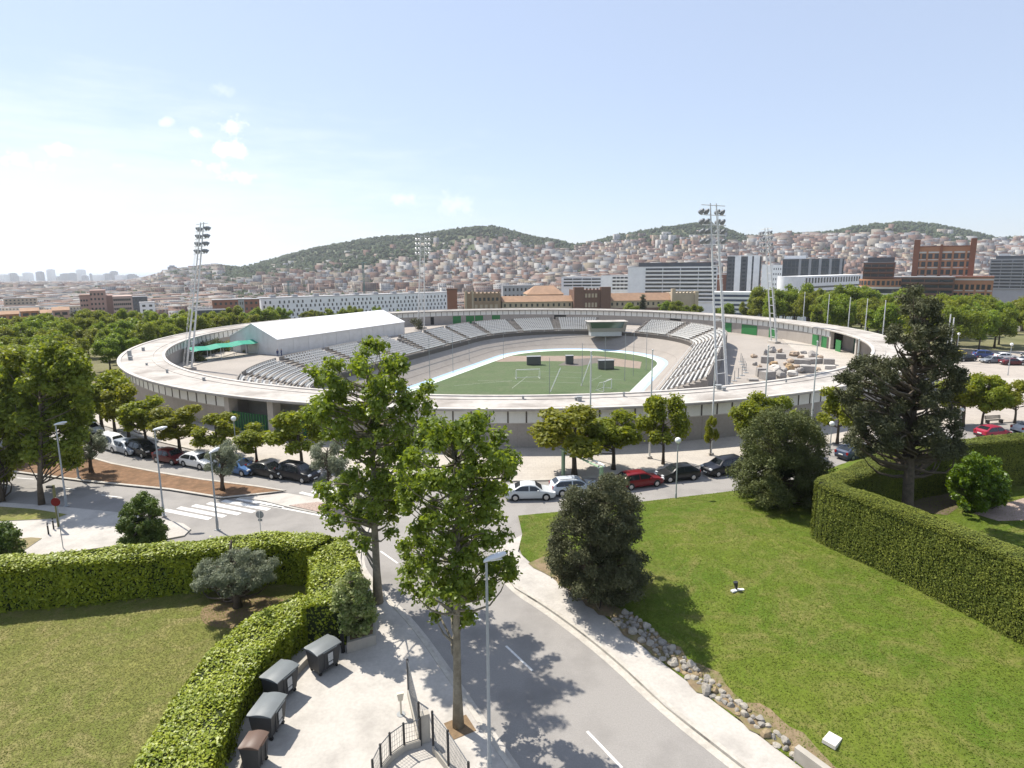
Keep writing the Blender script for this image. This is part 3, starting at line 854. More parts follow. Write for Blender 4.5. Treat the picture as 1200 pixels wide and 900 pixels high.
# low wall and strip of dirt beyond the pitch
m_dirt = mat('pitch_side_dirt', (0.26, 0.205, 0.165), rough=1, var=.2, scale=1)
dz_ = MB(); dz_.sheet([G(a, b, ZF + .006) for a, b in ((560, 421), (600, 417), (700, 417), (752, 424), (750, 432), (720, 429), (690, 424), (640, 423), (585, 424))], ZF + .006); struct(dz_.build('dirt_strip', m_dirt))
dz_ = MB(); dz_.sheet([G(a, b, ZF + .012) for a, b in ((654, 428), (668, 421), (700, 419), (722, 421), (700, 425), (680, 429))], ZF + .012); struct(dz_.build('dark_ramp', mat('dark_ramp_surface', (.13, .115, .10), var=.2)))
ln = MB()
for (a, b), (c, d) in (((560, 446), (690, 449)), ((608, 434), (690, 437)), ((600, 455), (618, 441)), ((532, 452), (600, 446)), ((690, 448), (705, 440)), ((640, 441), (730, 445))):
    p, q_ = Vector(G(a, b, ZF)), Vector(G(c, d, ZF)); t = (q_ - p).normalized(); n_ = Vector((-t.y, t.x)) * .05
    ln.sheet([tuple(p - n_), tuple(q_ - n_), tuple(q_ + n_), tuple(p + n_)], ZF + .018)
struct(ln.build('pitch_lines', mat('faded_line_paint', (.36, .38, .33), rough=.9, var=.2, scale=2)))
# apron between ring and stands (a sheet with the oval cut out, built as a loft from circle to oval)
ov = capsule(CWd + .1); ap = MB(); loops = []
for i in range(len(ov) + 1):
    p = ov[i % len(ov)]; dx, dy = p[0] - RC[0], p[1] - RC[1]
    # ray from the oval's own outward direction to the circle
    q0 = capsule(CWd + 1.1)[i % len(ov)]; ex, ey = q0[0] - p[0], q0[1] - p[1]; l_ = math.hypot(ex, ey); ex /= l_; ey /= l_
    b_ = dx * ex + dy * ey; c_ = dx * dx + dy * dy - (RI + 6) ** 2; t = -b_ + math.sqrt(b_ * b_ - c_)
    loops.append([(p[0], p[1], -.02), (p[0] + ex * t, p[1] + ey * t, -.02)])
ap.loft(loops, closed=False); struct(ap.build('stadium_apron', m_pave2))

# stands: blocks of stepped rows of white bench seats
m_seat = mat('bench_seat_white', (0.58, 0.57, 0.545), rough=.6, var=.12, scale=3)
m_stand = mat('stand_concrete', (0.26, 0.235, 0.21), rough=.9, var=.15, scale=2)
ovf = lambda off: resample(capsule(off, 60) + [capsule(off, 60)[0]], 1.0)
NROW, TRD, RSE = 9, 0.85, 0.36
TRD0, RSE0 = TRD, RSE
base0 = capsule(CWd + .4, 60); nb = len(base0)
def ovpt(s, off):
    """point of the oval at parameter s in 0..1 with an outward offset"""
    r_ = CR + off; Lh = math.pi * (CR + CWd); tot = 2 * Lh + 4 * CL; d = (s % 1) * tot
    if d < Lh: t = -math.pi / 2 + d / (CR + CWd); a, b = CL + r_ * math.cos(t), r_ * math.sin(t)
    elif d < Lh + 2 * CL: a, b = CL - (d - Lh), r_
    elif d < 2 * Lh + 2 * CL: t = math.pi / 2 + (d - Lh - 2 * CL) / (CR + CWd); a, b = -CL + r_ * math.cos(t), r_ * math.sin(t)
    else: a, b = -CL + (d - 2 * Lh - 2 * CL), -r_
    return (CX + a * ux + b * nx_, CY + a * uy + b * ny_)
NB = 25
WHERE = {}
def pxof(x, y, z):
    v = Vector((x, y, z - ZC)); dep = v.y * CP - v.z * SP; upv = v.y * SP + v.z * CP
    return PX + F * v.x / dep, PY - F * upv / dep
for k in range(NB):
    s0, s1 = k / NB + .0016, (k + 1) / NB - .0016
    mid = ovpt((s0 + s1) / 2, CWd + 4); u_, v_ = pxof(mid[0], mid[1], 1)
    nrow = 10 if u_ < 480 else NROW; TRD = 1.02 if u_ < 480 else TRD0; RSE = .31 if u_ < 480 else RSE0
    if 690 < u_ < 735 and v_ < 400: continue               # the judges' box stands here
    if mid[1] < 90: continue                               # hidden behind the near side of the ring
    side = 'left' if u_ < 480 else ('far' if v_ < 400 else 'right')
    t_ = thing('grandstand', '', 'grandstand', (mid[0], mid[1], 0), 0, 'grandstand blocks round the cycling track')
    WHERE[k] = (t_, u_, v_, side)
    nseg = 9; cc = MB()
    prof = [(CWd + .25, -.5)]
    for r_ in range(nrow): prof += [(CWd + .25 + r_ * TRD, .25 + r_ * RSE), (CWd + .25 + (r_ + 1) * TRD, .25 + r_ * RSE)]
    prof += [(CWd + .25 + nrow * TRD, .25 + nrow * RSE + .5), (CWd + .45 + nrow * TRD, .25 + nrow * RSE + .5), (CWd + .45 + nrow * TRD, -.5)]
    cc.loft([[(ovpt(s0 + (s1 - s0) * i / nseg, o_)[0] - mid[0], ovpt(s0 + (s1 - s0) * i / nseg, o_)[1] - mid[1], z_) for o_, z_ in prof] for i in range(nseg + 1)])
    cc.build('terrace', m_stand, t_)
    far = v_ < 396 or mid[1] > 165
    for r_ in range(nrow):
        sb = MB(); o0 = CWd + .25 + r_ * TRD + .30; z0 = .25 + r_ * RSE
        g0 = s0 + .0022; g1 = s1 - .0022; ns = 11
        if True:
            L_ = []
            for i in range(ns + 1):
                s_ = g0 + (g1 - g0) * i / ns; a = ovpt(s_, o0); b = ovpt(s_, o0 + .42)
                L_.append([(a[0] - mid[0], a[1] - mid[1], z0 + .36), (b[0] - mid[0], b[1] - mid[1], z0 + .36), (b[0] - mid[0], b[1] - mid[1], z0 + .42), (a[0] - mid[0], a[1] - mid[1], z0 + .42)])
            sb.loft(L_)
            nseat = max(4, int((g1 - g0) * 310 / .62))
            for i in range(nseat):
                s_ = g0 + (g1 - g0) * (i + .5) / nseat; a = ovpt(s_, o0 + .40); b = ovpt(s_ + .0005, o0 + .40)
                an = math.atan2(b[1] - a[1], b[0] - a[0])
                sb.box((a[0] - mid[0], a[1] - mid[1], z0 + .60), (.46, .06, .34), an)
                a = ovpt(s_, o0 + .2); sb.box((a[0] - mid[0], a[1] - mid[1], z0 + .445), (.46, .36, .05), an)
        sb.build('seat_row', m_seat, t_)
    st_ = MB()
    for r_ in range(nrow):
        a = ovpt(s1 + .0016, CWd + .25 + (r_ + .5) * TRD); b = ovpt(s1 + .0022, CWd + .25 + (r_ + .5) * TRD); an = math.atan2(b[1] - a[1], b[0] - a[0])
        st_.box((a[0] - mid[0], a[1] - mid[1], .25 + r_ * RSE - .2), (.8, TRD, .5), an)
    st_.build('aisle_steps', m_stand, t_)
lab = sorted(WHERE.values(), key=lambda w: w[1])
names = {'left': [], 'far': [], 'right': []}
for w in lab: names[w[3]].append(w)
ordn = ['first', 'second', 'third', 'fourth', 'fifth', 'sixth', 'seventh', 'eighth', 'ninth', 'tenth', 'eleventh', 'twelfth']
for sd, txt in (('left', 'white seat block below the white tent, %s from the left'), ('far', 'white seat block along the far rim of the track, %s from the left'), ('right', 'white seat block on the right bend of the track, %s from the left')):
    for i, w in enumerate(names[sd]): w[0]['label'] = txt % ordn[i]

# judges' box
jb = thing('judges_box', 'glass fronted judges box standing between the far seat blocks', 'judges box', (*G(713, 390.5, 0), 0))
jb.scale = (.85, .85, .82)
rz = math.atan2(-(jb.location.x - RC[0]), jb.location.y - RC[1])
jb.rotation_euler = (0, 0, math.atan2(jb.location.x, -jb.location.y) * 0 + 0.05)
b = MB(); b.loft([[(-6.5, .3, .5), (6.3, .3, .5), (6.3, 6, .5), (-6.5, 6, .5)], [(-7.4, -.6, 4.3), (6.8, -.6, 4.3), (6.8, 6, 4.3), (-7.4, 6, 4.3)]]); b.build('body', mat('box_render', (.27, .25, .215), var=.1), jb)
b = MB(); b.loft([[(-6.2, -.10, 1.9), (5.2, -.10, 1.9), (5.2, .2, 1.9), (-6.2, .2, 1.9)], [(-6.8, -.65, 4.15), (5.7, -.65, 4.15), (5.7, -.3, 4.15), (-6.8, -.3, 4.15)]]); b.build('window', glassmat('green_glass', (.05, .08, .055), .12), jb)
b = MB(); b.bbox(-7.7, 7.1, -.9, 6.2, 4.303, 4.46); b.build('roof', m_roof, jb)
b = MB(); b.bbox(-6.3, 5.0, .45, 5.5, -1.2, .497); b.build('base', mat('box_base_paint', (.42, .42, .41), rough=.6, var=.1), jb)

# white event tent
A, B, C_ = Vector((*G(326, 416.5, 0), 0)), Vector((*G(474, 391.5, 0), 0)), Vector((*G(262, 412, 0), 0))
ax = (B - A).to_2d(); Lt = ax.length; th = math.atan2(ax.y, ax.x); Wt = 16.5
tn = thing('event_tent', 'long white event tent with pitched roof inside the ring', 'tent', tuple(A), th)
he, hr = 3.9, 7.3
b = MB(); b.bbox(0, Lt, 0, .08, 0, he); b.bbox(0, Lt, Wt - .08, Wt, 0, he)
for x in (0, Lt - .08):
    b.add([(x, .08, 0), (x + .08, .08, 0), (x + .08, Wt - .08, 0), (x, Wt - .08, 0), (x, .08, he), (x + .08, .08, he), (x + .08, Wt - .08, he), (x, Wt - .08, he), (x, Wt / 2, hr - .05), (x + .08, Wt / 2, hr - .05)],
          [(0, 4, 8, 7, 3), (1, 2, 6, 9, 5), (0, 1, 5, 4), (3, 7, 6, 2), (4, 5, 9, 8), (8, 9, 6, 7)])
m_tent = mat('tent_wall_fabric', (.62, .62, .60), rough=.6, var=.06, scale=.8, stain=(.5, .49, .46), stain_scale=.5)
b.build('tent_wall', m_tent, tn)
b = MB()
b.loft([[(-.2, -.25, he - .15), (-.2, Wt / 2, hr), (-.2, Wt + .25, he - .15), (-.2, Wt + .25, he), (-.2, Wt / 2, hr + .12), (-.2, -.25, he)], [(Lt + .2, -.25, he - .15), (Lt + .2, Wt / 2, hr), (Lt + .2, Wt + .25, he - .15), (Lt + .2, Wt + .25, he), (Lt + .2, Wt / 2, hr + .12), (Lt + .2, -.25, he)]])
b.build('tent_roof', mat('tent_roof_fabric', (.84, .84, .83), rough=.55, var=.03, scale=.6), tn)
for k in range(11):
    b = MB(); b.bbox(Lt * k / 10 - .06, Lt * k / 10 + .06, -.07, -.003, 0, he - .16); b.build('tent_post', m_steelw, tn)
b = MB(); b.bbox(-.12, -.02, 10.2, 12.6, 0, 2.6); b.build('tent_door', m_grey, tn)

# green shade canopy
cn = thing('shade_canopy', 'long green fabric canopy on thin posts in front of the tent', 'canopy', (*G(258, 418, 0), 0))
p0 = Vector((*G(220, 409, 3.0), 3.0)); p1 = Vector((*G(296, 400, 3.0), 3.3)); o_ = cn.location
b = MB(); n_ = Vector((-(p1 - p0).y, (p1 - p0).x, 0)).normalized() * 2.2
L_ = []
for k in range(13):
    p = p0.lerp(p1, k / 12) - o_; sg = .12 * math.sin(k * 1.57)
    L_.append([tuple(p - n_ + Vector((0, 0, -.5 + sg))), tuple(p + Vector((0, 0, .25 + sg))), tuple(p + n_ + Vector((0, 0, -.3 + sg))), tuple(p + n_ + Vector((0, 0, -.34 + sg))), tuple(p + Vector((0, 0, .2 + sg))), tuple(p - n_ + Vector((0, 0, -.54 + sg)))])
b.loft(L_); b.build('canopy_cloth', mat('green_canopy_cloth', (.03, .30, .20), rough=.6, var=.12, scale=1), cn)
for k in range(6):
    for sgn in (-1, 1):
        p = p0.lerp(p1, k / 5) - o_ + n_ * sgn * .95
        b = MB(); b.tube([(p.x, p.y, 0), (p.x, p.y, p.z - .35)], .05, 6); b.build('post', m_steelw, cn)

# floodlight towers: two leaning legs, rungs and lamp bars
m_lampb = mat('lamp_housing', (.20, .21, .22), rough=.35, var=.1, spec=.6)
m_lens = mat('lamp_lens', (.75, .77, .8), rough=.15, var=0, spec=.8)
def floodtower(base, label, Ht=30.0, lean=4.2, rot=0.0):
    t = thing('floodlight_tower', label, 'floodlight tower', (base[0], base[1], 0), 0, 'floodlight towers inside the velodrome ring')
    d = Vector((RC[0] - base[0], RC[1] - base[1], 0)).normalized(); s = Vector((-d.y, d.x, 0))
    s.rotate(Matrix.Rotation(rot, 3, 'Z'))
    def cpt(z, o): return d * (lean * z / Ht) + s * o + Vector((0, 0, z))
    for sg in (-1, 1):
        b = MB(); b.tube([cpt(z, sg * (1.15 - .5 * z / Ht)) - d * .0 for z in (0, 8, 16, 24, Ht)], [.21, .19, .165, .14, .11], 8); b.build('leg', m_steelw, t, smooth=True)
    for k in range(13):
        z = 1.6 + k * 2.1
        b = MB(); b.tube([cpt(z, -(1.15 - .5 * z / Ht)), cpt(z, 1.15 - .5 * z / Ht)], .06, 5); b.build('rung', m_steelw, t)
    for k in range(5):
        z = Ht - .3 - k * 1.5
        b = MB(); b.tube([cpt(z, -2.6), cpt(z, 2.6)], .07, 5)
        lb = b.build('lamp_bar', m_steelw, t)
        if k == 0: continue
        for o in (-2.3, -1.2, 1.2, 2.3):
            c = cpt(z, o) + d * .35 + Vector((0, 0, .55)); aim = (d * .8 - Vector((0, 0, .6))).normalized()
            b = MB(); b.tube([c - aim * .5, c - aim * .2, c + aim * .25, c + aim * .38], [.14, .32, .42, .42], 10)
            b.tube([c + aim * .385, c + aim * .40], [.36, .36], 10, 1); b.tube([c, c - Vector((0, 0, .6))], .05, 4); b.build('floodlight', [m_lampb, m_lens], lb)
    b = MB(); b.box((0, 0, .25), (3.6, 1.6, .5), math.atan2(s.y, s.x)); b.build('footing', m_conc, t)
    lad = MB()
    for sg in (-.22, .22): lad.tube([cpt(1, sg) - d * 1.1, cpt(Ht - 1, sg) - d * .7], .035, 4)
    for k in range(28): lad.tube([cpt(1.5 + k, -.22) - d * 1.08, cpt(1.5 + k, .22) - d * 1.08], .025, 4)
    lad.build('ladder', m_steelw, t)
floodtower((33.2, 93.0), 'tallest looking steel floodlight tower, in front of the right seat blocks', 30, 3.6)
floodtower((-67.5, 124.0), 'leaning steel floodlight tower beside the green canopy at the left', 30, 5.0, .55)
floodtower((-31.0, 205.0), 'distant steel floodlight tower behind the white tent', 31)
floodtower((70.0, 159.5), 'steel floodlight tower beyond the stone blocks at the right', 30)

# masts outside the ring
def mast(px, ptop, pbase, z0, label, h=None, grp='white poles standing round the velodrome'):
    x, y = G(px, pbase, z0); t = thing('flag_mast', label, 'mast', (x, y, z0), 0, grp)
    h = h or up(px, ptop, x, y) - z0
    b = MB(); b.tube([(0, 0, 0), (0, 0, h * .5), (0, 0, h)], [.11, .09, .06], 8); b.build('pole', m_steelw, t, smooth=True)
    b = MB(); b.box((0, 0, .12), (.5, .5, .24)); b.build('foot', m_conc, t)
    b = MB(); b.sphere((0, 0, h + .06), .1, 8, 6); b.build('finial', m_steelw, t)
nears = [(691, 413, 538, 'behind the twin round trees near the green gantry'), (761, 411, 537, 'left of the bright round street tree'), (833, 410, 533, 'beside the thin yellow sapling'), (893, 406, 528, 'behind the big dark bush'), (949, 401, 521, 'right of the big dark bush'), (997, 398, 512, 'left of the tall dark conifer')]
for px, t_, b_, l in nears: mast(px, t_, b_, .12, 'slim white pole by the stadium wall, ' + l)
fars = [(941, 343, 'far left of five'), (970, 346, 'second from left'), (994, 349, 'in the middle of five'), (1014, 351, 'second from right'), (1035, 353, 'nearest the dark conifer')]
for px, t_, l in fars:
    u = (px - 600) / F * 1.0; 
    # stand them 4 m outside the ring
    a = None
    for k in range(400):
        an = 0.2 + k * .004; x = RC[0] + (RO + 4) * math.sin(an); y = RC[1] + (RO + 4) * math.cos(an)
        if pxof(x, y, 5)[0] > px: break
    t = thing('flag_mast', 'slim pale pole behind the ring on the right, ' + l, 'mast', (x, y, 0), 0, 'white poles standing round the velodrome')
    h = up(px, t_, x, y)
    b = MB(); b.tube([(0, 0, -.5), (0, 0, h * .5), (0, 0, h)], [.14, .12, .09], 8); b.build('pole', m_steelw, t, smooth=True)
    b = MB(); b.sphere((0, 0, h + .06), .13, 8, 6); b.build('finial', m_steelw, t)
# net posts round the pitch
posts = [(504, 396, 450), (531, 384, 437), (590, 388, 421), (644, 419, 462), (682, 402, 452), (709, 395, 434), (732, 391, 446), (757, 383, 434), (550, 400, 427), (742, 390, 440)]
for i, (px, t_, b_) in enumerate(posts):
    x, y = G(px, b_, ZF); h = up(px, t_, x, y) - ZF
    b = MB(); b.tube([(0, 0, 0), (0, 0, h)], [.07, .05], 6)
    o = b.build('net_post', m_grey, None, loc=(x, y, ZF)); tag(o, 'thin grey steel post holding the ball net round the pitch', 'post', 'ball net posts round the pitch')
# goal, dugouts, leaning struts
def goal(px, py, w, h, rz, label):
    x, y = G(px, py, ZF); t = thing('football_goal', label, 'goal', (x, y, ZF + .02), rz)
    b = MB(); b.tube([(-w / 2, 0, 0), (-w / 2, 0, h), (w / 2, 0, h), (w / 2, 0, 0)], .08, 6); b.build('goal_frame', m_whitep, t)
    b = MB()
    for sgn in (-1, 1): b.tube([(sgn * w / 2, 0, h), (sgn * w / 2, 1.0, h * .9), (sgn * w / 2, 1.8, 0), (sgn * w / 2, 0, 0)], .04, 5)
    b.tube([(-w / 2, 1.8, .03), (w / 2, 1.8, .03)], .04, 5); b.build('goal_stays', m_whitep, t)
goal(619, 444, 5.5, 2.2, .15, 'white goal frame standing on the pitch near the lines')
goal(712, 457, 4.0, 2.0, 1.0, 'small white goal at the right end of the pitch')
for px, py, w, l in ((626, 428, 3.6, 'dark box shelter on the left of three beside the pitch'), (668, 427, 1.9, 'small dark box shelter in the middle of three beside the pitch'), (711, 433, 3.8, 'grey dark box shelter on the right of three beside the pitch')):
    x, y = G(px, py, ZF); t = thing('dugout', l, 'shelter', (x, y, ZF + .015), .1)
    b = MB(); b.bbox(-w / 2, w / 2, .12, 1.6, 0, 2.2); b.build('shell', mat('dugout_shell', (.05, .055, .06), var=.15), t)
    b = MB(); b.bbox(-w / 2 - .1, w / 2 + .1, -.05, 1.7, 2.203, 2.3); b.build('roof', m_grey, t)
    b = MB(); b.bbox(-w / 2 + .15, w / 2 - .15, 0, .116, .15, 2.05); b.build('screen', glassmat('dugout_screen', (.07, .075, .08), .3), t)
for (a, b_), (c, d), zt, l in (((681, 452), (694, 416), 5.5, 'slanting white strut leaning against the tall net post'), ((645, 459), (657, 431), 5.2, 'slanting white strut on the left of the pitch net')):
    x, y = G(a, b_, ZF); y2 = y + .3; X, Yv, Dz = ray(c, d); tt = (y + .6) / Yv
    b = MB(); b.tube([(0, 0, 0), (X * tt - x, .6, ZC + Dz * tt - ZF)], .09, 6); o = b.build('net_strut', m_whitep, None, loc=(x, y, ZF)); tag(o, l, 'strut')
# stone blocks laid out on the apron
def rockmesh(seed, sx=1, sy=1, sz=1, cut=.35):
    rn = np.random.default_rng(seed); m_ = MB(); m_.sphere((0, 0, 0), 1, 9, 6)
    P = np.array(m_.v); pl = rn.standard_normal((9, 3)); pl /= np.linalg.norm(pl, axis=1, keepdims=True)
    for p in pl:
        dd = P @ p; lim = .55 + .25 * rn.random(); k = dd > lim; P[k] -= np.outer(dd[k] - lim, p)
    P += rn.standard_normal(P.shape) * .04
    P[:, 0] *= sx; P[:, 1] *= sy; P[:, 2] = P[:, 2] * sz + sz * .55
    m_.v = [tuple(p) for p in P]; return m_
stone_m = [mat('warm_stone', (.42, .33, .25), rough=.9, var=.2, scale=2, bump=.3, bscale=6), mat('grey_stone', (.32, .30, .28), rough=.9, var=.2, scale=2, bump=.3, bscale=6), mat('pale_stone', (.52, .49, .45), rough=.9, var=.15, scale=2, bump=.3, bscale=6), mat('ochre_stone', (.43, .30, .17), rough=.9, var=.2, scale=2, bump=.3, bscale=6)]
stones = [(883, 419, 1.6, 1.2, 0, 0), (897, 416, 1.0, 1.8, 1, 0), (905, 413, 1.8, 2.0, 1, 0), (914, 413, 1.3, 1.5, 0, 0), (899, 425, 2.4, 1.9, 1, 1), (906, 428, 1.6, 1.4, 3, 0), (915, 420, 1.9, 1.5, 1, 1), (885, 428, 1.0, 1.0, 1, 0), (890, 432, 1.2, 1.3, 0, 0),
          (930, 417, 2.2, 2.0, 0, 0), (938, 420, 1.4, 1.3, 0, 0), (941, 415, 1.5, 1.3, 1, 0), (952, 419, 2.3, 2.2, 1, 0), (960, 421, 1.6, 1.3, 0, 0), (926, 425, 1.5, 1.2, 0, 0), (940, 426, 2.9, 1.3, 1, 1), (952, 426, 3.0, 1.6, 1, 1), (962, 424, 1.4, 1.0, 0, 0),
          (971, 428, 1.9, 1.9, 1, 1), (972, 433, 1.9, 1.2, 2, 1), (892, 441, 1.6, 2.2, 1, 1), (899, 444, 2.2, 2.0, 1, 1), (908, 437, 2.4, 2.3, 2, 0), (915, 443, 1.8, 2.2, 1, 0), (925, 434, 1.9, 2.0, 3, 0), (929, 441, 2.2, 1.6, 2, 0), (938, 437, 1.5, 1.6, 1, 0), (946, 436, 2.3, 1.8, 1, 1), (944, 431, 2.4, 1.0, 2, 0), (934, 431, 1.3, 1.2, 0, 0), (921, 428, 1.2, 1.0, 0, 0), (919, 437, 1.3, 1.5, 1, 0), (882, 446, 1.6, .5, 1, 1), (884, 451, 1.8, .4, 2, 1), (958, 434, 1.4, .9, 0, 0)]
cols = {0: 'warm brown', 1: 'grey', 2: 'pale', 3: 'ochre'}
protos = {}
for i, (px, py, w, h, c, sq) in enumerate(stones):
    x, y = G(px, py, 0)
    if sq:
        b = MB(); b.box((0, 0, h * .36), (w * 1.1, w * .8, h * .72), random.uniform(-.5, .5), taper=.96)
    else: b = rockmesh(100 + i, w * .62, w * .55, h * .5)
    o = b.build('stone_block', stone_m[c], None, loc=(x, y, -.02)); 
    tag(o, '%s %s stone block lying on the apron inside the ring at the right' % (cols[c], 'squared' if sq else 'rough'), 'stone', 'stone blocks laid out inside the velodrome')
# bollard posts between stands and stones
for k in range(9):
    px, py = 868 + 1.5 * k - (k > 4) * 6 * (k - 4), 424 + 3.2 * k
    x, y = G(px, py, 0); b = MB(); b.tube([(0, 0, 0), (0, 0, 1.9)], .06, 6); b.box((0, 0, .05), (.8, .8, .1)); tag(b.build('apron_post', m_grey, None, loc=(x, y, -.02)), 'thin grey post in the row behind the right seat blocks', 'post', 'row of posts behind the right seat blocks')

# two people by the tent corner
def skin_person(name, joints, edges, rad, m, loc, rz, sub=2):
    me = bpy.data.meshes.new(name); me.from_pydata(joints, edges, []); me.materials.append(m)
    o = link(name, me, None, loc, rz); sm_ = o.modifiers.new('skin', 'SKIN'); o.modifiers.new('sub', 'SUBSURF').levels = sub
    for v, r_ in zip(me.skin_vertices[0].data, rad): v.radius = (r_, r_)
    me.skin_vertices[0].data[0].use_root = True
    dg = bpy.context.evaluated_depsgraph_get(); ev = bpy.data.meshes.new_from_object(o.evaluated_get(dg))
    o.modifiers.clear(); o.data = ev; ev.materials.clear(); ev.materials.append(m); ev.polygons.foreach_set('use_smooth', [True] * len(ev.polygons))
    return o
J = [(0, 0, .95), (0, 0, 1.15), (0, 0, 1.4), (0, 0, 1.5), (0, -.01, 1.62), (0, 0, 1.72), (-.1, 0, .9), (-.11, -.02, .5), (-.12, .02, .08), (-.12, -.16, .04), (.1, 0, .9), (.11, .02, .5), (.12, .05, .08), (.12, -.12, .04),
     (-.19, 0, 1.4), (-.26, .03, 1.12), (-.24, -.1, .88), (-.23, -.13, .78), (.19, 0, 1.4), (.26, .03, 1.12), (.24, -.1, .88), (.23, -.13, .78)]
E_ = [(0, 1), (1, 2), (2, 3), (3, 4), (4, 5), (0, 6), (6, 7), (7, 8), (8, 9), (0, 10), (10, 11), (11, 12), (12, 13), (2, 14), (14, 15), (15, 16), (16, 17), (2, 18), (18, 19), (19, 20), (20, 21)]
RD = [.14, .135, .13, .06, .095, .07, .095, .07, .045, .04, .095, .07, .045, .04, .065, .05, .038, .035, .065, .05, .038, .035]
m_cloth = mat('blue_workwear', (.03, .045, .12), rough=.8, var=.1); m_skin = mat('skin_tone', (.42, .26, .18), rough=.6, var=.05)
for (px, py), rz, lb in (((326.4, 417.5), .6, 'person in dark blue clothes standing left at the tent corner'), ((331, 417), -.8, 'person in dark blue clothes standing right at the tent corner')):
    x, y = G(px, py, 0); o = skin_person('person', J, E_, RD, m_cloth, (x, y - .5, -.01), rz)
    o.data.materials.append(m_skin)
    for p in o.data.polygons:
        if p.center.z > 1.47 or (p.center.z < .84 and abs(p.center.x) > .2): p.material_index = 1
    tag(o, lb, 'person')
    b = MB(); b.sphere((0, .015, 1.685), .105, 10, 8); b.build('hair', mat('dark_hair', (.03, .02, .015), var=0), o, smooth=2)
# ------------------------------------------------------------------ plants
m_bark = mat('plane_bark', (.20, .175, .13), rough=.9, var=.3, scale=3, stain=(.32, .29, .22), stain_scale=2.5, stain_amt=.7, bump=.4, bscale=10)
m_bark2 = mat('dark_bark', (.10, .08, .06), rough=.95, var=.3, scale=4, bump=.5, bscale=12)
m_barkr = mat('reddish_bark', (.15, .09, .065), rough=.95, var=.25, scale=4, bump=.4, bscale=12)
lf_plane = leafmat('plane_leaf', (.080, .130, .014), (.250, .325, .050), .5, .42, .35)
lf_park = leafmat('park_leaf', (.105, .150, .018), (.275, .330, .052), .48, .5, .25, huev=.02, clump=.25)
lf_lime = leafmat('street_tree_leaf', (.130, .165, .014), (.310, .330, .045), .46, .5, .25, huev=.012)
lf_dark = leafmat('cypress_leaf', (.052, .062, .028), (.138, .142, .074), .20, .6, .2)
lf_bush = leafmat('green_cypress_leaf', (.058, .078, .024), (.145, .162, .056), .22, .6, .2)
lf_olive = leafmat('olive_leaf', (.130, .155, .095), (.300, .33, .225), .28, .5, .3)
lf_hedge = leafmat('laurel_leaf', (.095, .145, .008), (.335, .375, .022), .14, .45, .3, clump=1.2)
lf_clip = leafmat('clipped_cypress_leaf', (.050, .076, .012), (.205, .225, .036), .05, .6, .2, clump=1.0)
lf_bright = leafmat('bright_shrub_leaf', (.06, .12, .008), (.16, .24, .02), .36, .4, .35, clump=1.2)
lf_flower = leafmat('flowering_shrub_leaf', (.10, .17, .014), (.40, .42, .20), .3, .5, .25, clump=2.0)
m_core = mat('shade_core', (.020, .028, .008), rough=1, var=.3, scale=3)  # dark fill behind leaves, shade of the gaps put into its colour

def limb(b, p0, p1, r0, r1, rnd, bend=.12, seg=4, n=6):
    p0, p1 = Vector(p0), Vector(p1); L_ = (p1 - p0).length; pts = []; rr_ = []
    off = Vector(rnd.standard_normal(3)) * L_ * bend
    for i in range(seg + 1):
        t = i / seg; p = p0.lerp(p1, t) + off * math.sin(math.pi * t); p.z -= L_ * .06 * math.sin(math.pi * t)
        pts.append(p); rr_.append(r0 + (r1 - r0) * t)
    b.tube(pts, rr_, n)

def plant(name, label, cat, base, clumps, nleaf, leaf, lm, bark, tr=.16, th=None, seed=0, group=None, shell=.35, flat=.85, aspect=.62, limbs=True, core=False, upn=.55, fork=None):
    """clumps are in world coordinates; the trunk rises from the base through them"""
    rnd = np.random.default_rng(seed)
    t = thing(name, label, cat, base, 0, group)
    B_ = np.array(base); cl_ = [(c[0] - B_[0], c[1] - B_[1], c[2] - B_[2], c[3]) for c in clumps]
    C = np.array(cl_); top = C[:, 2].max(); th = th or C[:, 2].min()
    wob = rnd.standard_normal((6, 2)) * .12
    ctr = C[:, :2].mean(0)
    def axis(z):
        k = min(max((z - th * .6) / max(top - th * .6, .1), 0), 1)
        w = wob[min(int(k * 5), 5)] * k
        return Vector((ctr[0] * k + w[0], ctr[1] * k + w[1], z))
    b = MB(); zs = np.linspace(0, top * .92, 8)
    b.tube([axis(z) for z in zs], [tr * (1.35 if i == 0 else 1) * (1 - .85 * (z / top) ** 1.1) + .015 for i, z in enumerate(zs)], 9)
    if limbs:
        for c in cl_:
            z0 = max(th * .75, min(c[2] - .35 * math.hypot(c[0], c[1]) - .3, top * .85))
            a = axis(z0); limb(b, a, c[:3], tr * .38 * (1 - .6 * z0 / top) + .012, .012, rnd)
    b.build('trunk', bark, t, smooth=2)
    P, N = clump_points(cl_, nleaf, rnd, shell, flat)
    N[:, 2] += upn - .55
    V, Q = leafquads(P, N, leaf, rnd, aspect)
    cr_ = npmesh('crown', V, Q, lm, t)
    if core:   # one bulky dark mass within the leaves, inner shade put into its colour
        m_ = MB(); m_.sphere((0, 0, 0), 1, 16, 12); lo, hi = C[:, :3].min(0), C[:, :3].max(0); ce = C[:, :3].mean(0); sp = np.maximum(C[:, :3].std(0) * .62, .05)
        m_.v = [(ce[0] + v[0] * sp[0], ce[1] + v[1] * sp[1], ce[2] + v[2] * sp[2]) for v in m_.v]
        m_.build('inner_shade_mass', m_core, t, smooth=2)
    return t

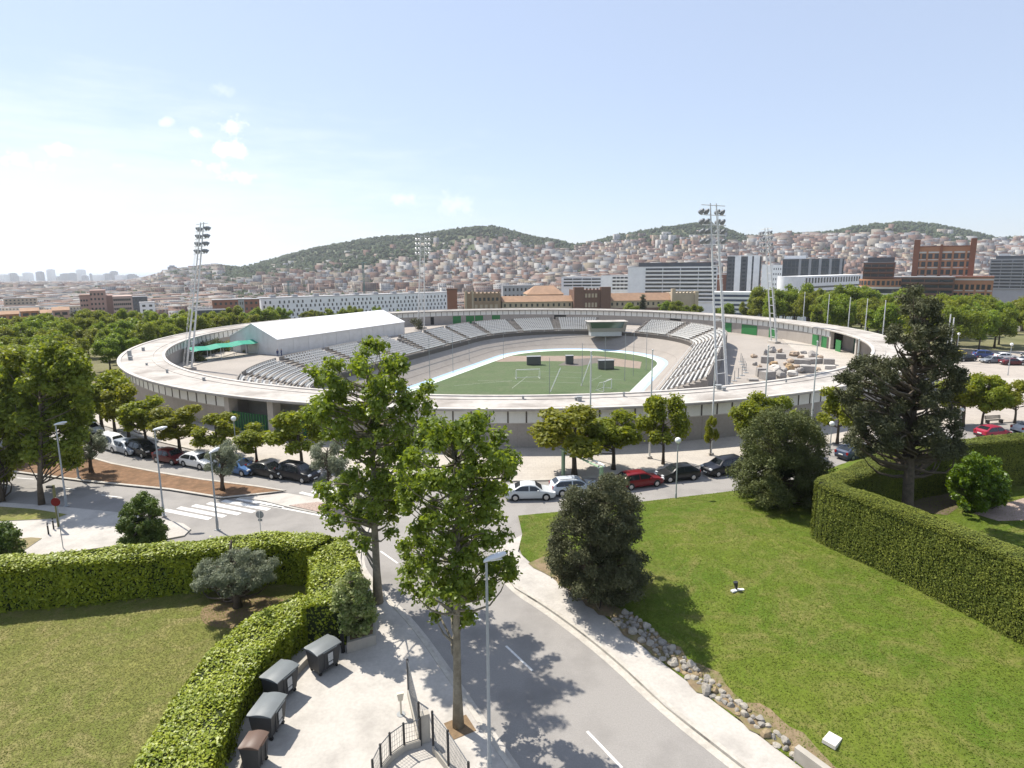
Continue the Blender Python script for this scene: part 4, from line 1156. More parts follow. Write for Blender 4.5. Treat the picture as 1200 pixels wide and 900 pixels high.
def outline_clumps(poly, Y, n, r, rnd, deep=1.0, zmin=.4, sep=.5):
    """clumps spread through a volume whose silhouette is the polygon (photo pixels), centred on depth Y"""
    xs_ = [p[0] for p in poly]; ys_ = [p[1] for p in poly]; out = []; tries = 0
    cx_, w_ = (min(xs_) + max(xs_)) / 2, (max(xs_) - min(xs_)) / 2
    pr = r * F / Y
    while len(out) < n and tries < 20000:
        tries += 1
        px = rnd.uniform(min(xs_), max(xs_)); py = rnd.uniform(min(ys_), max(ys_)); k = rnd.uniform(.7, 1.15)
        ok_ = all(inside([px + pr * k * .5 * a], [py + pr * k * .5 * b], poly)[0] for a, b in ((0, 0), (1, 0), (-1, 0), (0, 1), (0, -1)))
        if not ok_: continue
        row = [p for p in xs_]
        e = min(1, abs(px - cx_) / max(w_, 1)); hw = math.sqrt(max(0, 1 - e * e)) * w_ * Y / F * deep
        dy = rnd.uniform(-1, 1) * hw
        d = D(px, py, Y + dy)
        if any((d[0] - o[0]) ** 2 + (d[1] - o[1]) ** 2 + (d[2] - o[2]) ** 2 < (r * sep) ** 2 for o in out): continue
        out.append((d[0], d[1], max(d[2], zmin), r * k))
    return out

R_ = np.random.default_rng(11)
# two plane trees on the near pavement
x, y = G(537, 851, .12)
pa = [(548, 472), (572, 480), (585, 500), (606, 518), (614, 545), (598, 575), (612, 620), (607, 690), (575, 715), (540, 738), (500, 728), (470, 708), (460, 650), (478, 610), (462, 580), (453, 560), (472, 528), (490, 503), (505, 488), (522, 476)]
plant('plane_tree', 'tall plane tree by the kerb in front of the street lamp, nearest the camera', 'tree', (x, y, .12), outline_clumps(pa, y, 185, .50, R_, .9), 30000, .185, lf_plane, m_bark, .19, seed=1, shell=.02, flat=.8)
x, y = G(443, 706, .12)
pb = [(430, 391), (446, 400), (472, 408), (480, 438), (508, 448), (514, 480), (500, 520), (506, 560), (470, 602), (466, 642), (430, 652), (398, 628), (373, 602), (368, 570), (393, 530), (362, 502), (346, 480), (374, 460), (356, 440), (368, 418), (400, 416), (415, 404)]
plant('plane_tree', 'broad plane tree behind the flowering bush, farther along the avenue kerb', 'tree', (x, y, .12), outline_clumps(pb, y, 175, .66, R_, .9), 30000, .235, lf_plane, m_bark, .24, seed=2, shell=.02, flat=.8)
# left foreground: two tall trees at the avenue
x, y = G(49, 591, .12)
plant('plane_tree', 'tall dense tree with a bare trunk left of the leaning street lamp', 'tree', (x, y, .12), outline_clumps([(12, 412), (40, 396), (72, 396), (95, 415), (108, 445), (103, 500), (98, 545), (72, 552), (40, 545), (10, 535), (0, 470)], y + 3, 95, 1.0, R_, .6), 30000, .33, lf_park, m_bark2, .2, seed=3)
x, y = G(2, 588, .12)
plant('plane_tree', 'dense tree cut by the left edge of the photo', 'tree', (x, y, .12), outline_clumps([(-70, 420), (-20, 396), (12, 400), (28, 430), (26, 500), (22, 560), (-20, 575), (-70, 560)], y + 3.5, 80, 1.0, R_, .6), 26000, .33, lf_park, m_bark2, .2, seed=4)

# park trees: four prototypes, copied
protoT = []
for k in range(5):
    rnd = np.random.default_rng(40 + k); cl_ = []
    for _ in range(26):
        a = rnd.uniform(0, TAU); rr_ = 3.3 * math.sqrt(rnd.random()); z = rnd.uniform(3.4, 8.6)
        lim = 3.5 * math.sqrt(max(.05, 1 - ((z - 5.6) / 3.6) ** 2))
        cl_.append((min(rr_, lim) * math.cos(a), min(rr_, lim) * math.sin(a), z, rnd.uniform(.9, 1.5)))
    protoT.append(plant('park_tree', 'x', 'tree', (0, 0, 0), cl_, 9000, .38, lf_park, m_bark2, .2, th=3.0, seed=50 + k))
usedT = [0] * 5
def park_tree(x, y, s, label, group, k=None, z=None):
    k = random.randrange(5) if k is None else k
    z = float(terr(x, y)) - .05 if z is None else z
    sc_ = (s * random.uniform(.9, 1.15), s * random.uniform(.9, 1.15), s * random.uniform(.9, 1.1))
    if not usedT[k]:
        usedT[k] = 1; t = protoT[k]; t.location = (x, y, z); t.rotation_euler = (0, 0, random.uniform(0, 6.28)); t.scale = sc_; t['label'] = label; t['group'] = group
        return t
    return dup(protoT[k], (x, y, z), random.uniform(0, 6.28), label, group, sc_)
placed = []
def scatter(n, cond, xr, yr, dmin, rnd, tries=20000):
    out = []
    for _ in range(tries):
        if len(out) >= n: break
        x = rnd.uniform(*xr); y = rnd.uniform(*yr)
        if not cond(x, y): continue
        if any((x - a) ** 2 + (y - b) ** 2 < dmin ** 2 for a, b in placed): continue
        out.append((x, y)); placed.append((x, y))
    return out
fx = [p[0] for p in farL]; fy = [p[1] for p in farL]
def ringd(x, y): return math.hypot(x - RC[0], y - RC[1])
def c_left(x, y):
    u = 600 + 714.6 * x / y
    yl = np.interp(x, fx, fy) if x > fx[0] else fy[0]
    return -70 < u < 330 and ringd(x, y) > RO + 5 and (y > 76 or (u < 40 and 62 < y)) and not (ringd(x, y) < RO + 11 and y < 105) and pdist([x], [y], farL[1:6])[0] > 3.5
for i, (x, y) in enumerate(scatter(120, c_left, (-190, -40), (64, 205), 5.4, R_)):
    park_tree(x, y, random.uniform(.85, 1.12) * (1 if y < 105 else .82), 'leafy green tree in the dense park wood left of the velodrome', 'trees of the park wood left of the velodrome')
def c_leftfar(x, y):
    u = 600 + 714.6 * x / y; return 60 < u < 480 and ringd(x, y) > RO + 6
for x, y in scatter(26, c_leftfar, (-200, -20), (205, 300), 7.5, R_):
    park_tree(x, y, random.uniform(.5, .8), 'green tree between the velodrome ring and the buildings on its far left', 'trees beyond the ring on the far left')
def c_right(x, y):
    u = 600 + 714.6 * x / y; return 880 < u < 1290 and ringd(x, y) > RO + 9 and (y > 138 or u > 1400) and y < 300
for x, y in scatter(140, c_right, (60, 330), (136, 300), 5.8, R_):
    park_tree(x, y, random.uniform(.9, 1.3) if y < 220 else random.uniform(1.1, 1.6), 'green tree in the belt of trees behind the velodrome on the right', 'belt of trees behind the velodrome on the right')
def c_back(x, y):
    u = 600 + 714.6 * x / y; return 740 < u < 900 and ringd(x, y) > RO + 8
for x, y in scatter(12, c_back, (30, 130), (235, 300), 8, R_):
    park_tree(x, y, random.uniform(.65, .95), 'tree top showing over the far edge of the ring below the white slab block', 'trees over the far edge of the ring')

# small street trees round the stadium
protoS = []
for k in range(3):
    rnd = np.random.default_rng(70 + k); cl_ = []
    for _ in range(20):
        a = rnd.uniform(0, TAU); z = rnd.uniform(1.9, 4.35); rr_ = 1.65 * math.sqrt(rnd.random()) * math.sqrt(max(.08, 1 - ((z - 3.0) / 1.6) ** 2))
        cl_.append((rr_ * math.cos(a), rr_ * math.sin(a), z, rnd.uniform(.45, .75)))
    protoS.append(plant('street_tree', 'x', 'tree', (0, 0, 0), cl_, 10000, .2, lf_lime, m_bark2, .1, th=1.7, seed=80 + k))
usedS = [0] * 3
def street_tree(px, py, s, label, k, z=.12, sz=None, group='small street trees round the velodrome'):
    x, y = G(px, py, z); sc_ = (s, s, sz or s); rz_ = random.uniform(0, 6.28)
    if not usedS[k]:
        usedS[k] = 1; t = protoS[k]; t.location = (x, y, z); t.rotation_euler = (0, 0, rz_); t.scale = sc_; t['label'] = label; t['group'] = group; return t
    return dup(protoS[k], (x, y, z), rz_, label, group, sc_)
def tree_to(px, py, ptop, width, label, k, z=.12):
    """size a street tree by its photo height and width"""
    x, y = G(px, py, z); h = up(px, ptop, x, y) - z
    s = width / 2 / 1.72 * math.hypot(x, y) / F * 1.0
    return street_tree(px, py, s * 1.02, label, k, z, h / 4.95)
for i, (px, py, pt_, w, l) in enumerate([(172, 526, 463, 46, 'small yellow-green street tree behind the black parked car, beside the ring wall'), (211, 530, 472, 54, 'spreading yellow-green street tree behind the dark red car on the left'),
    (256, 536, 483, 46, 'flat yellow-green street tree left of the green gates'), (301, 541, 497, 44, 'low yellow-green street tree in front of the green gates'), (354, 548, 474, 60, 'yellow-green street tree partly hidden by the broad plane tree'),
    (673, 557, 473, 98, 'round crowned street tree left of the twin pair behind the green gantry'), (719, 550, 482, 74, 'round crowned street tree right of the twin pair behind the green gantry'), (777, 544, 456, 52, 'bright green street tree behind the black hatchback'),
    (832, 534, 486, 15, 'thin yellow sapling by the ring wall'), (883, 534, 460, 50, 'bright street tree rising behind the big dark bush'), (981, 520, 450, 44, 'bright green street tree left of the tall dark conifer'), (912, 530, 462, 40, 'lighter street tree just behind the top of the big dark bush'),
    (1128, 500, 436, 44, 'bright green street tree right behind the tall dark conifer'), (1150, 502, 436, 33, 'neat round tree on a dark trunk beside the plaza bench'), (1189, 496, 444, 30, 'small light green tree at the foot of the round steps'),
    (135, 508, 440, 44, 'darker small tree at the left bend of the ring wall'), (120, 505, 430, 50, 'small tree over the white van at the left'), (151, 512, 448, 40, 'small tree nearest the left bend of the ring')]):
    tree_to(px, py, pt_, w, l, i % 3)

# shrubs, conifers, olives
def shrub(name, label, base, poly, n, r, nl, leaf, lm, bark=m_bark2, seed=0, tr=.12, zc=None, **kw):
    x, y = base[:2]
    return plant(name, label, kw.pop('cat', 'shrub'), base, outline_clumps(poly, y if zc is None else zc, n, r, R_, zmin=base[2] + .3), nl, leaf, lm, bark, tr, seed=seed, **kw)
b1 = GL(1060, 624)
pc = [(1072, 322), (1090, 345), (1106, 350), (1110, 378), (1122, 395), (1127, 420), (1140, 437), (1122, 470), (1137, 520), (1128, 540), (1105, 545), (1090, 532), (1065, 526), (1045, 532), (1010, 538), (983, 522), (998, 500), (983, 472), (970, 450), (988, 428), (1010, 412), (1033, 420), (1040, 390), (1044, 372), (1050, 348)]
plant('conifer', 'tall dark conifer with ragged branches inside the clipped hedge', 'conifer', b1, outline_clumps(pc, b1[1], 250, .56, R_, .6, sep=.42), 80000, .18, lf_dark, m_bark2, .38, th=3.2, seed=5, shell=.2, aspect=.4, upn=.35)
b2 = GL(915, 588)
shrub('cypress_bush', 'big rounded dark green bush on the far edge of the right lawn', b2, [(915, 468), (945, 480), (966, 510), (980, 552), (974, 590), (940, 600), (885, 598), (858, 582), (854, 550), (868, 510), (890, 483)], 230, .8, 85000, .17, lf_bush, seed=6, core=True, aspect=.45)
b3 = GL(704, 700)
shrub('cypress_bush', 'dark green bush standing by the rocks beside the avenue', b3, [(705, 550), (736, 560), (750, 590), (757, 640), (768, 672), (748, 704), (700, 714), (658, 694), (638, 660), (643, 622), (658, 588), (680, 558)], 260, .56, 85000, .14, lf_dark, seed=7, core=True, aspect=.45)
b4 = GL(1147, 594)
shrub('laurel_bush', 'bright green rounded shrub inside the clipped hedge', b4, [(1145, 528), (1170, 538), (1184, 560), (1180, 588), (1150, 600), (1118, 592), (1110, 570), (1118, 543)], 110, .48, 19000, .21, lf_bright, seed=8, core=True)
x, y = G(168, 640, .12)
shrub('conical_bush', 'cone shaped green bush on the near left pavement behind the hedge', (x, y, .12), [(165, 575), (181, 585), (190, 605), (200, 627), (186, 644), (150, 646), (136, 630), (141, 600), (153, 583)], 110, .42, 24000, .16, leafmat('ivy_leaf', (.045, .085, .014), (.14, .19, .04), .28), seed=9, core=True)
x, y = G(6, 662, .12)
shrub('laurel_bush', 'dark green bush behind the hedge at the left edge', (x, y, .12), [(-25, 622), (5, 610), (23, 624), (30, 642), (16, 660), (-25, 662)], 60, .45, 12000, .16, leafmat('ivy_leaf', (.045, .085, .014), (.14, .19, .04)), seed=10, core=True)
x, y = G(279, 711, .17)
shrub('olive_tree', 'grey-green olive tree on the earth bed of the left lawn', (x, y, .17), [(222, 686), (233, 660), (264, 643), (300, 643), (327, 658), (326, 680), (292, 694), (250, 702)], 85, .40, 34000, .13, lf_olive, seed=12, tr=.2, cat='tree', aspect=.3, th=.9)
x, y = G(107, 553, .15)
shrub('olive_tree', 'small olive tree on the soil median, left of the pair', (x, y, .15), [(84, 522), (99, 499), (121, 503), (129, 525), (116, 542), (91, 542)], 40, .5, 9000, .2, lf_olive, seed=13, tr=.17, cat='tree', aspect=.3, th=1.2)
x, y = G(261, 574, .15)
shrub('olive_tree', 'small olive tree on the soil median, at its right end', (x, y, .15), [(238, 546), (248, 518), (271, 514), (283, 534), (274, 556), (249, 557)], 40, .5, 9000, .19, lf_olive, seed=14, tr=.17, cat='tree', aspect=.3, th=1.2)
x, y = G(384, 592, .12)
shrub('olive_tree', 'greyish feathery tree on the traffic island behind the broad plane tree', (x, y, .12), [(360, 545), (366, 520), (396, 512), (408, 545), (398, 586), (372, 580)], 40, .5, 9000, .2, lf_olive, seed=15, tr=.13, cat='tree', aspect=.3, th=.8)
x, y = G(412, 742, .6)
shrub('flowering_shrub', 'shrub with pale blossom growing in the concrete planter', (x, y, .6), [(412, 668), (433, 680), (442, 702), (440, 738), (415, 746), (394, 738), (386, 715), (391, 688)], 100, .4, 20000, .15, lf_flower, seed=16, core=True)
for px, py, t_, w, l in ((150, 547, 500, 8, 0), ):
    pass
# cypresses and dark pines in the distance
protoC = None
def cypress(px, ptop, Y, label, w=1.5, grp='dark cypresses beyond the park wood'):
    global protoC
    x = (px - 600) / 714.6 * Y; z = float(terr(x, Y)); h = max(6.0, up(px, ptop, x, Y) - z)
    if protoC is None:
        rnd = np.random.default_rng(90); cl_ = [(rnd.normal(0, .15), rnd.normal(0, .15), zz, .75 * (1 - abs(zz - 4) / 9.5) ** .7) for zz in np.linspace(.8, 9.6, 22)]
        protoC = plant('cypress', label, 'tree', (x, Y, z), [(c[0] + x, c[1] + Y, c[2] + z, c[3]) for c in cl_], 2200, .3, lf_dark, m_bark2, .14, th=.5, seed=91, group=grp, core=True, limbs=False); o = protoC
        o.scale = (w, w, h / 10.2); return
    dup(protoC, (x, Y, z), random.uniform(0, 6), label, grp, (w, w, h / 10.2))
for k, (px, t_) in enumerate([(79, 366), (83, 364), (87, 363), (92, 364), (97, 365), (101, 366), (66, 367), (58, 374), (105, 371), (137, 363), (142, 362), (50, 374)]):
    cypress(px, t_, 262 + (k % 3) * 7, 'dark slim cypress in the row before the pink block at the left', 1.7)
cypress(755, 344, 285, 'dark cypress in front of the long tiled wing behind the ring', 2.6, 'dark cypresses behind the ring')
for px, t_ in ((176, 376), (182, 376), (231, 374)): cypress(px, t_, 250, 'small dark cypress over the left bend of the ring', 1.6, 'small cypresses over the left of the ring')

# ---- hedges
def hedge(name, label, line, width, z0f, hgt, lm, leaf, dens, seed, rough_=.12, core_m=None, jit_=.34):
    rnd = np.random.default_rng(seed); ln_ = resample(line, .35); o = ln_[0]
    t = thing(name, label, 'hedge', (o[0], o[1], z0f(*o)))
    base = t.location; a = offset(ln_, width / 2 - .26); b = offset(ln_, -width / 2 + .26); m_ = MB(); L_ = []
    for p, q in zip(a, b):
        zp, zq = z0f(*p), z0f(*q)
        L_.append([(p[0] - base.x, p[1] - base.y, zp - .25 - base.z), (p[0] - base.x, p[1] - base.y, zp + hgt - .15 - base.z), (q[0] - base.x, q[1] - base.y, zq + hgt - .15 - base.z), (q[0] - base.x, q[1] - base.y, zq - .25 - base.z)])
    m_.loft(L_); m_.build('hedge_shade_core', core_m or m_core, t)  # solid dark fill, standing in for shade between the leaves
    # leaves over the top, both sides and the ends
    ar = np.array(ln_); seg = np.hypot(*(ar[1:] - ar[:-1]).T); cum = np.concatenate([[0], np.cumsum(seg)]); Lt_ = cum[-1]
    per = width + 2 * hgt; n = int((Lt_ * per + 2 * width * hgt) * dens)
    s = rnd.uniform(-.0, Lt_, n); u = rnd.uniform(0, per, n)
    endk = rnd.random(n) < (2 * width * hgt) / (Lt_ * per + 2 * width * hgt)
    k = np.clip(np.searchsorted(cum, s) - 1, 0, len(seg) - 1); f = (s - cum[k]) / seg[k]
    tx = (ar[k + 1] - ar[k]) / seg[k][:, None]; P2 = ar[k] + (ar[k + 1] - ar[k]) * f[:, None]; nn = np.stack([-tx[:, 1], tx[:, 0]], 1)
    lat = np.where(u < hgt, width / 2, np.where(u < hgt + width, width / 2 - (u - hgt), -width / 2)); hz_ = np.where(u < hgt, u, np.where(u < hgt + width, hgt, per - u))
    nl_ = np.where(u < hgt, 1., np.where(u < hgt + width, 0., -1.)); nz_ = np.where((u >= hgt) & (u < hgt + width), 1., 0.)
    # ends
    es = rnd.random(n) < .5
    lat = np.where(endk, rnd.uniform(-width / 2, width / 2, n), lat); hz_ = np.where(endk, rnd.uniform(0, hgt, n), hz_)
    nt_ = np.where(endk, np.where(es, -1., 1.), 0.); nl_ = np.where(endk, 0, nl_); nz_ = np.where(endk, 0, nz_)
    ends = np.where(es[:, None], ar[0], ar[-1]); P2 = np.where(endk[:, None], ends, P2)
    te = np.where(es[:, None], tx[np.argmin(s)], tx[np.argmax(s)]); tx = np.where(endk[:, None], te, tx); nn = np.where(endk[:, None], np.stack([-te[:, 1], te[:, 0]], 1), nn)
    # round the upper edges and make the surface uneven
    bump_ = rough_ * (np.sin(s * 2.1 + hz_ * 1.7) * .5 + np.sin(s * .8 + lat * 2.3 + 1) * .6 + .5 * rnd.standard_normal(n))
    edge = np.clip((np.abs(lat) / (width / 2)) ** 6 * (hz_ / hgt) ** 8, 0, 1)
    side = 1 - nz_
    streak = side * rough_ * .4 * np.sin(s * 9 + rnd.standard_normal(n) * .5 + 1.5 * np.sin(s * 1.3) + 2.2 * np.sin(s * 3.1) + .4 * np.sin(hz_ * 2))
    dep = bump_ + streak - .16 * edge - np.abs(rnd.standard_normal(n)) * rough_ * (.6 + 1.1 * side)
    P = np.zeros((n, 3)); P[:, :2] = P2 + nn * (lat + nl_ * dep)[:, None] + tx * (nt_ * dep)[:, None]
    zb = np.array([z0f(*p) for p in P2]) if n < 6000 else np.interp(s, cum, [z0f(*p) for p in ln_])
    P[:, 2] = zb + np.maximum(hz_ + nz_ * dep - .1 * edge, .03)
    N = np.zeros((n, 3)); N[:, :2] = nn * nl_[:, None] + tx * nt_[:, None]; N[:, 2] = nz_ * 1.35 + np.where(nz_ > 0, 0, .02)
    N += rnd.standard_normal((n, 3)) * jit_
    P -= np.array(base)
    V, Q = leafquads(P, N, leaf, rnd); npmesh('foliage', V, Q, lm, t)
    return t
flat0 = lambda x, y: .12
# left hedge: unprojected from its lit top (z about 2.6), turning down at its right end
HZ = 3.0
l1 = [G(a, b, HZ) for a, b in ((-160, 672), (-60, 664), (0, 658), (100, 650), (200, 641), (290, 632), (350, 628), (378, 634))]
hedge('laurel_hedge', 'long bright laurel hedge along the back of the left lawn', chaikin(l1, 2), 2.2, flat0, HZ - .12, lf_hedge, .15, 330, 21)
l1b = [G(a, b, 2.7) for a, b in ((380, 631), (392, 650), (393, 680), (385, 706))]
hedge('laurel_hedge', 'short wide laurel hedge between the long back hedge and the planter', chaikin(l1b, 2), 2.9, flat0, 2.5, lf_hedge, .15, 330, 25)
H2 = 1.9
l2 = [G(a, b, H2) for a, b in ((364, 704), (336, 714), (300, 738), (268, 774), (238, 818), (211, 870), (190, 930), (176, 1000))]
hedge('laurel_hedge', 'bright laurel hedge running down behind the waste containers', chaikin(l2, 2), 3.0, flat0, H2 - .12, lf_hedge, .13, 420, 22)
# clipped cypress hedge on the right lawn
def GLh(px, py, dh):
    z = 2.0 + dh
    for _ in range(40):
        p = G(px, py, z); z = .5 * z + .5 * (dh + float(lawn_h(np.array([p[0]]), np.array([p[1]]))[0]))
    return p
HH = 4.1
l3 = [GLh(a, b, HH) for a, b in ((1290, 692), (1197, 648), (1130, 622), (1060, 596), (1010, 578), (982, 569), (970, 563))]
l3 = l3 + [GLh(a, b, HH) for a, b in ((980, 558), (1003, 552), (1030, 537), (1056, 527), (1100, 520), (1140, 516), (1200, 510), (1290, 503))]
lz = lambda x, y: float(lawn_h(np.array([x]), np.array([y]))[0])
hedge('clipped_hedge', 'tall clipped dark cypress hedge bent round the conifer on the right lawn', chaikin(l3, 2), 1.9, lz, HH, lf_clip, .095, 620, 23, .05, mat('clipped_shade_core', (.02, .026, .008), var=.3), .22)  # core is near-black, with the shade of the leaf gaps in its colour

# bare earth along the foot of the clipped hedge, and planting inside the ring by the tent
fr = offset(chaikin(l3, 1)[:10], -1.2)
for i in range(0, len(fr) - 3, 3):
    lawn_patch('worn_strip', fr[i:i + 3], random.uniform(.25, .6), m_worn, .03)
def inbush(px, py, r, h, label, lm=lf_bush, grp='planting inside the ring by the green canopy'):
    x, y = G(px, py, 0); rnd = np.random.default_rng(int(px * 7)); cl_ = [(x + rnd.normal(0, r * .4), y + rnd.normal(0, r * .4), rnd.uniform(.3, h), r * .5) for _ in range(12)]
    plant('garden_shrub', label, 'shrub', (x, y, -.02), cl_, 1500, .3, lm, m_bark2, .08, th=.3, seed=int(px), group=grp)
for px, py, r, h, l, lm in ((232, 424, 1.6, 2.2, 'dark shrub at the foot of the left floodlight tower', lf_bush), (243, 417, 2.2, 3.2, 'tall dark shrub left of the canopy middle inside the ring', lf_dark), (252, 414, 2.4, 3.0, 'broad shrub under the green canopy', lf_bush), (264, 412, 2.0, 2.4, 'shrub under the right half of the green canopy', lf_park), (276, 411, 1.8, 2.0, 'light green shrub by the tent door', lf_park), (290, 413, 1.2, 1.4, 'small shrub in front of the tent gable', lf_bush), (490, 386, 2.2, 3.4, 'dark round shrub at the foot of the distant floodlight tower', lf_dark)):
    inbush(px, py, r, h, l, lm)
# ------------------------------------------------------------------ vehicles
m_tyre = mat('tyre_rubber', (.022, .022, .023), rough=.85, var=.1); m_rim = mat('alloy_rim', (.45, .46, .47), rough=.3, var=0, metal=.8)
m_glass = glassmat('car_glass', (.018, .022, .026), .06); m_trim = mat('dark_trim', (.03, .03, .032), rough=.6, var=0)
m_head = mat('headlight_lens', (.75, .77, .78), rough=.12, var=0, spec=.7); m_tail = mat('tail_light_red', (.30, .012, .01), rough=.25, var=0, spec=.6); m_plate = mat('number_plate', (.75, .75, .72), rough=.5, var=0)
def paint(c):
    return mat('car_paint_%02x%02x%02x' % tuple(int(v * 255) for v in c), c, rough=.34, var=.03, scale=.8, spec=.3, coat=.22)
KINDS = {  # length, width, height; roof profile as (x fraction from the front, height)
    'hatch': (4.1, 1.74, 1.46, .70, [(.0, .62), (.03, .70), (.24, .92), (.40, 1.40), (.52, 1.46), (.78, 1.43), (.93, 1.10), (.99, .92), (1., .60)], (.25, .93)),
    'estate': (4.5, 1.76, 1.48, .70, [(.0, .60), (.03, .70), (.25, .90), (.39, 1.38), (.50, 1.47), (.84, 1.46), (.95, 1.12), (.99, .92), (1., .60)], (.26, .95)),
    'sedan': (4.5, 1.77, 1.44, .70, [(.0, .60), (.03, .68), (.25, .90), (.40, 1.37), (.52, 1.44), (.68, 1.40), (.82, 1.05), (.97, .98), (1., .60)], (.26, .83)),
    'suv': (4.5, 1.84, 1.68, .80, [(.0, .70), (.03, .86), (.24, 1.08), (.36, 1.56), (.48, 1.68), (.86, 1.66), (.95, 1.20), (.99, 1.02), (1., .66)], (.25, .955)),
    'van': (4.6, 1.82, 1.86, .82, [(.0, .66), (.03, .82), (.16, 1.08), (.32, 1.70), (.44, 1.86), (.93, 1.84), (.98, 1.20), (.995, 1.0), (1., .64)], (.17, .975)),
}
def car(kind, col, label, x, y, z, rz, group='cars parked by the velodrome', cat='car', rails=False):
    Lc, Wc, Hc, belt, prof, (gf, gr) = KINDS[kind]
    t = thing('parked_car', label, cat, (x, y, z), rz, group); P_ = paint(col)
    X = lambda f: (f - .5) * Lc                                # front at -x
    pf = np.array(prof)
    def top(f): return float(np.interp(f, pf[:, 0], pf[:, 1]))
    bl = lambda f: min(top(f), belt + .16 + .06 * f)            # belt line
    # body: cross-sections from front to back
    b = MB(); loops = []
    for f in (0, .015, .05, .12, .2, .26, .33, .4, .5, .6, .7, .78, .85, .91, .95, .98, 1.):
        plan = 1 - .16 * max(0, (.10 - f) / .10) ** 1.6 - .12 * max(0, (f - .92) / .08) ** 1.6
        w = Wc / 2 * plan; tz = top(f); be = bl(f); zb = .22 + .12 * (f < .02) + .14 * (f > .985)
        tw = w * (1 - .30 * max(0, (tz - be)) / .62)
        x_ = X(f)
        loops.append([(x_, -w * .93, zb), (x_, -w, zb + .16), (x_, -w, be - .10), (x_, -w * .965, be), (x_, -tw * .97, max(tz - .05, be + .001)), (x_, -tw * .80, tz), (x_, tw * .80, tz), (x_, tw * .97, max(tz - .05, be + .001)), (x_, w * .965, be), (x_, w, be - .10), (x_, w, zb + .16), (x_, w * .93, zb)])
    b.loft(loops); b.build('body', P_, t, smooth=True)
    # glass: side windows, windscreen, rear window
    def side(f0, f1, s):
        pts = []
        for f in np.linspace(f0, f1, 7):
            w = Wc / 2; tz, be = top(f), bl(f)
            if tz < be + .14: continue
            tw = w * (1 - .30 * (tz - be) / .62)
            lo = (X(f), s * (w * .965 + .006 - .02 * .1), be + .03); k = .84
            hi = (X(f), s * ((w * .965) * (1 - k) + tw * .97 * k + .012), be + (tz - .05 - be) * k)
            pts.append((lo, hi))
        m_ = MB(); m_.loft([[p[0], p[1], (p[1][0], p[1][1] - s * .02, p[1][2]), (p[0][0], p[0][1] - s * .02, p[0][2])] for p in pts]); return m_
    mid = (gf + gr) / 2 - .02
    for s in (-1, 1):
        side(gf + .07, mid - .012, s).build('side_window', m_glass, t); side(mid + .012, gr - .03, s).build('side_window', m_glass, t)
    def cross(f0, f1, name):
        m_ = MB(); rows = []
        for f in (f0, f1):
            w = Wc / 2; tz, be = top(f), bl(f); tw = w * (1 - .30 * max(0, tz - be) / .62)
            dn = .012
            rows.append([(X(f) + (-dn if f1 > f0 else dn), -tw * .78, tz + dn), (X(f) + (-dn if f1 > f0 else dn), tw * .78, tz + dn)])
        m_.loft([[rows[0][0], rows[0][1], (rows[0][1][0], rows[0][1][1], rows[0][1][2] - .02), (rows[0][0][0], rows[0][0][1], rows[0][0][2] - .02)], [rows[1][0], rows[1][1], (rows[1][1][0], rows[1][1][1], rows[1][1][2] - .02), (rows[1][0][0], rows[1][0][1], rows[1][0][2] - .02)]])
        m_.build(name, m_glass, t)
    cross(prof[2][0] + .015, prof[3][0] - .005, 'windscreen'); cross(prof[6][0] - .01, prof[5][0] + .015, 'rear_window')
    for fx_ in (.19, .80):
        for s in (-1, 1):
            wm = MB(); yy = s * (Wc / 2 - .10); wm.tube([(X(fx_), yy - .11, .31), (X(fx_), yy + .115, .31)], .31, 18); wo_ = wm.build('wheel', m_tyre, t, smooth=True)
            rm = MB(); ye = yy + s * .118
            rm.tube([(X(fx_), ye - s * .01, .31), (X(fx_), ye + s * .012, .31)], [.21, .19], 14)
            for k in range(5):
                a = TAU * k / 5; rm.box((X(fx_) + .11 * math.cos(a), ye + s * .014, .31 + .11 * math.sin(a)), (.05, .012, .05))
            rm.build('rim', m_rim, wo_)
            am_ = MB(); am_.tube([(X(fx_), yy + s * .05, .34), (X(fx_), s * (Wc / 2 + .004), .34)], .365, 18); am_.build('wheel_arch', m_trim, t)
    for s in (-1, 1):
        m_ = MB(); m_.box((X(.022), s * Wc * .35, prof[1][1] - .04), (.16, .34, .15)); m_.build('headlight', m_head, t)
        m_ = MB(); m_.box((X(.986), s * Wc * .39, prof[7][1] - .08), (.10, .22, .26)); m_.build('tail_light', m_tail, t)
        m_ = MB(); m_.box((X(gf + .09), s * (Wc / 2 + .07), bl(gf + .1) + .06), (.12, .16, .12)); m_.build('wing_mirror', P_, t)
    m_ = MB(); m_.box((X(-.002), 0, .40), (.06, Wc * .72, .22)); m_.build('front_bumper', m_trim, t)
    m_ = MB(); m_.box((X(1.0), 0, .42), (.08, Wc * .8, .2)); m_.build('rear_bumper', m_trim, t)
    m_ = MB(); m_.box((X(1.0) + .03, 0, .66), (.03, .5, .12)); m_.box((X(0) - .035, 0, .42), (.03, .5, .11)); m_.build('number_plate', m_plate, t)
    if rails:
        for s in (-1, 1):
            m_ = MB(); m_.bar((X(.47), s * Wc * .33, Hc + .05), (X(.84), s * Wc * .33, Hc + .03), .04); m_.build('roof_rail', m_trim, t)
    return t
def dirline(px, py):
    """driving direction of the parked row near a pixel, and point"""
    x, y = G(px, py, 0); best = min(range(len(farL) - 1), key=lambda i: float(pdist([x], [y], farL[i:i + 2])[0]))
    a, b = farL[best], farL[best + 1]; return x, y, math.atan2(b[1] - a[1], b[0] - a[0])
WHT, SIL, BLK, RED, BLU, GRY = (.78, .78, .77), (.50, .51, .52), (.016, .017, .019), (.11, .012, .014), (.06, .14, .30), (.20, .22, .25)
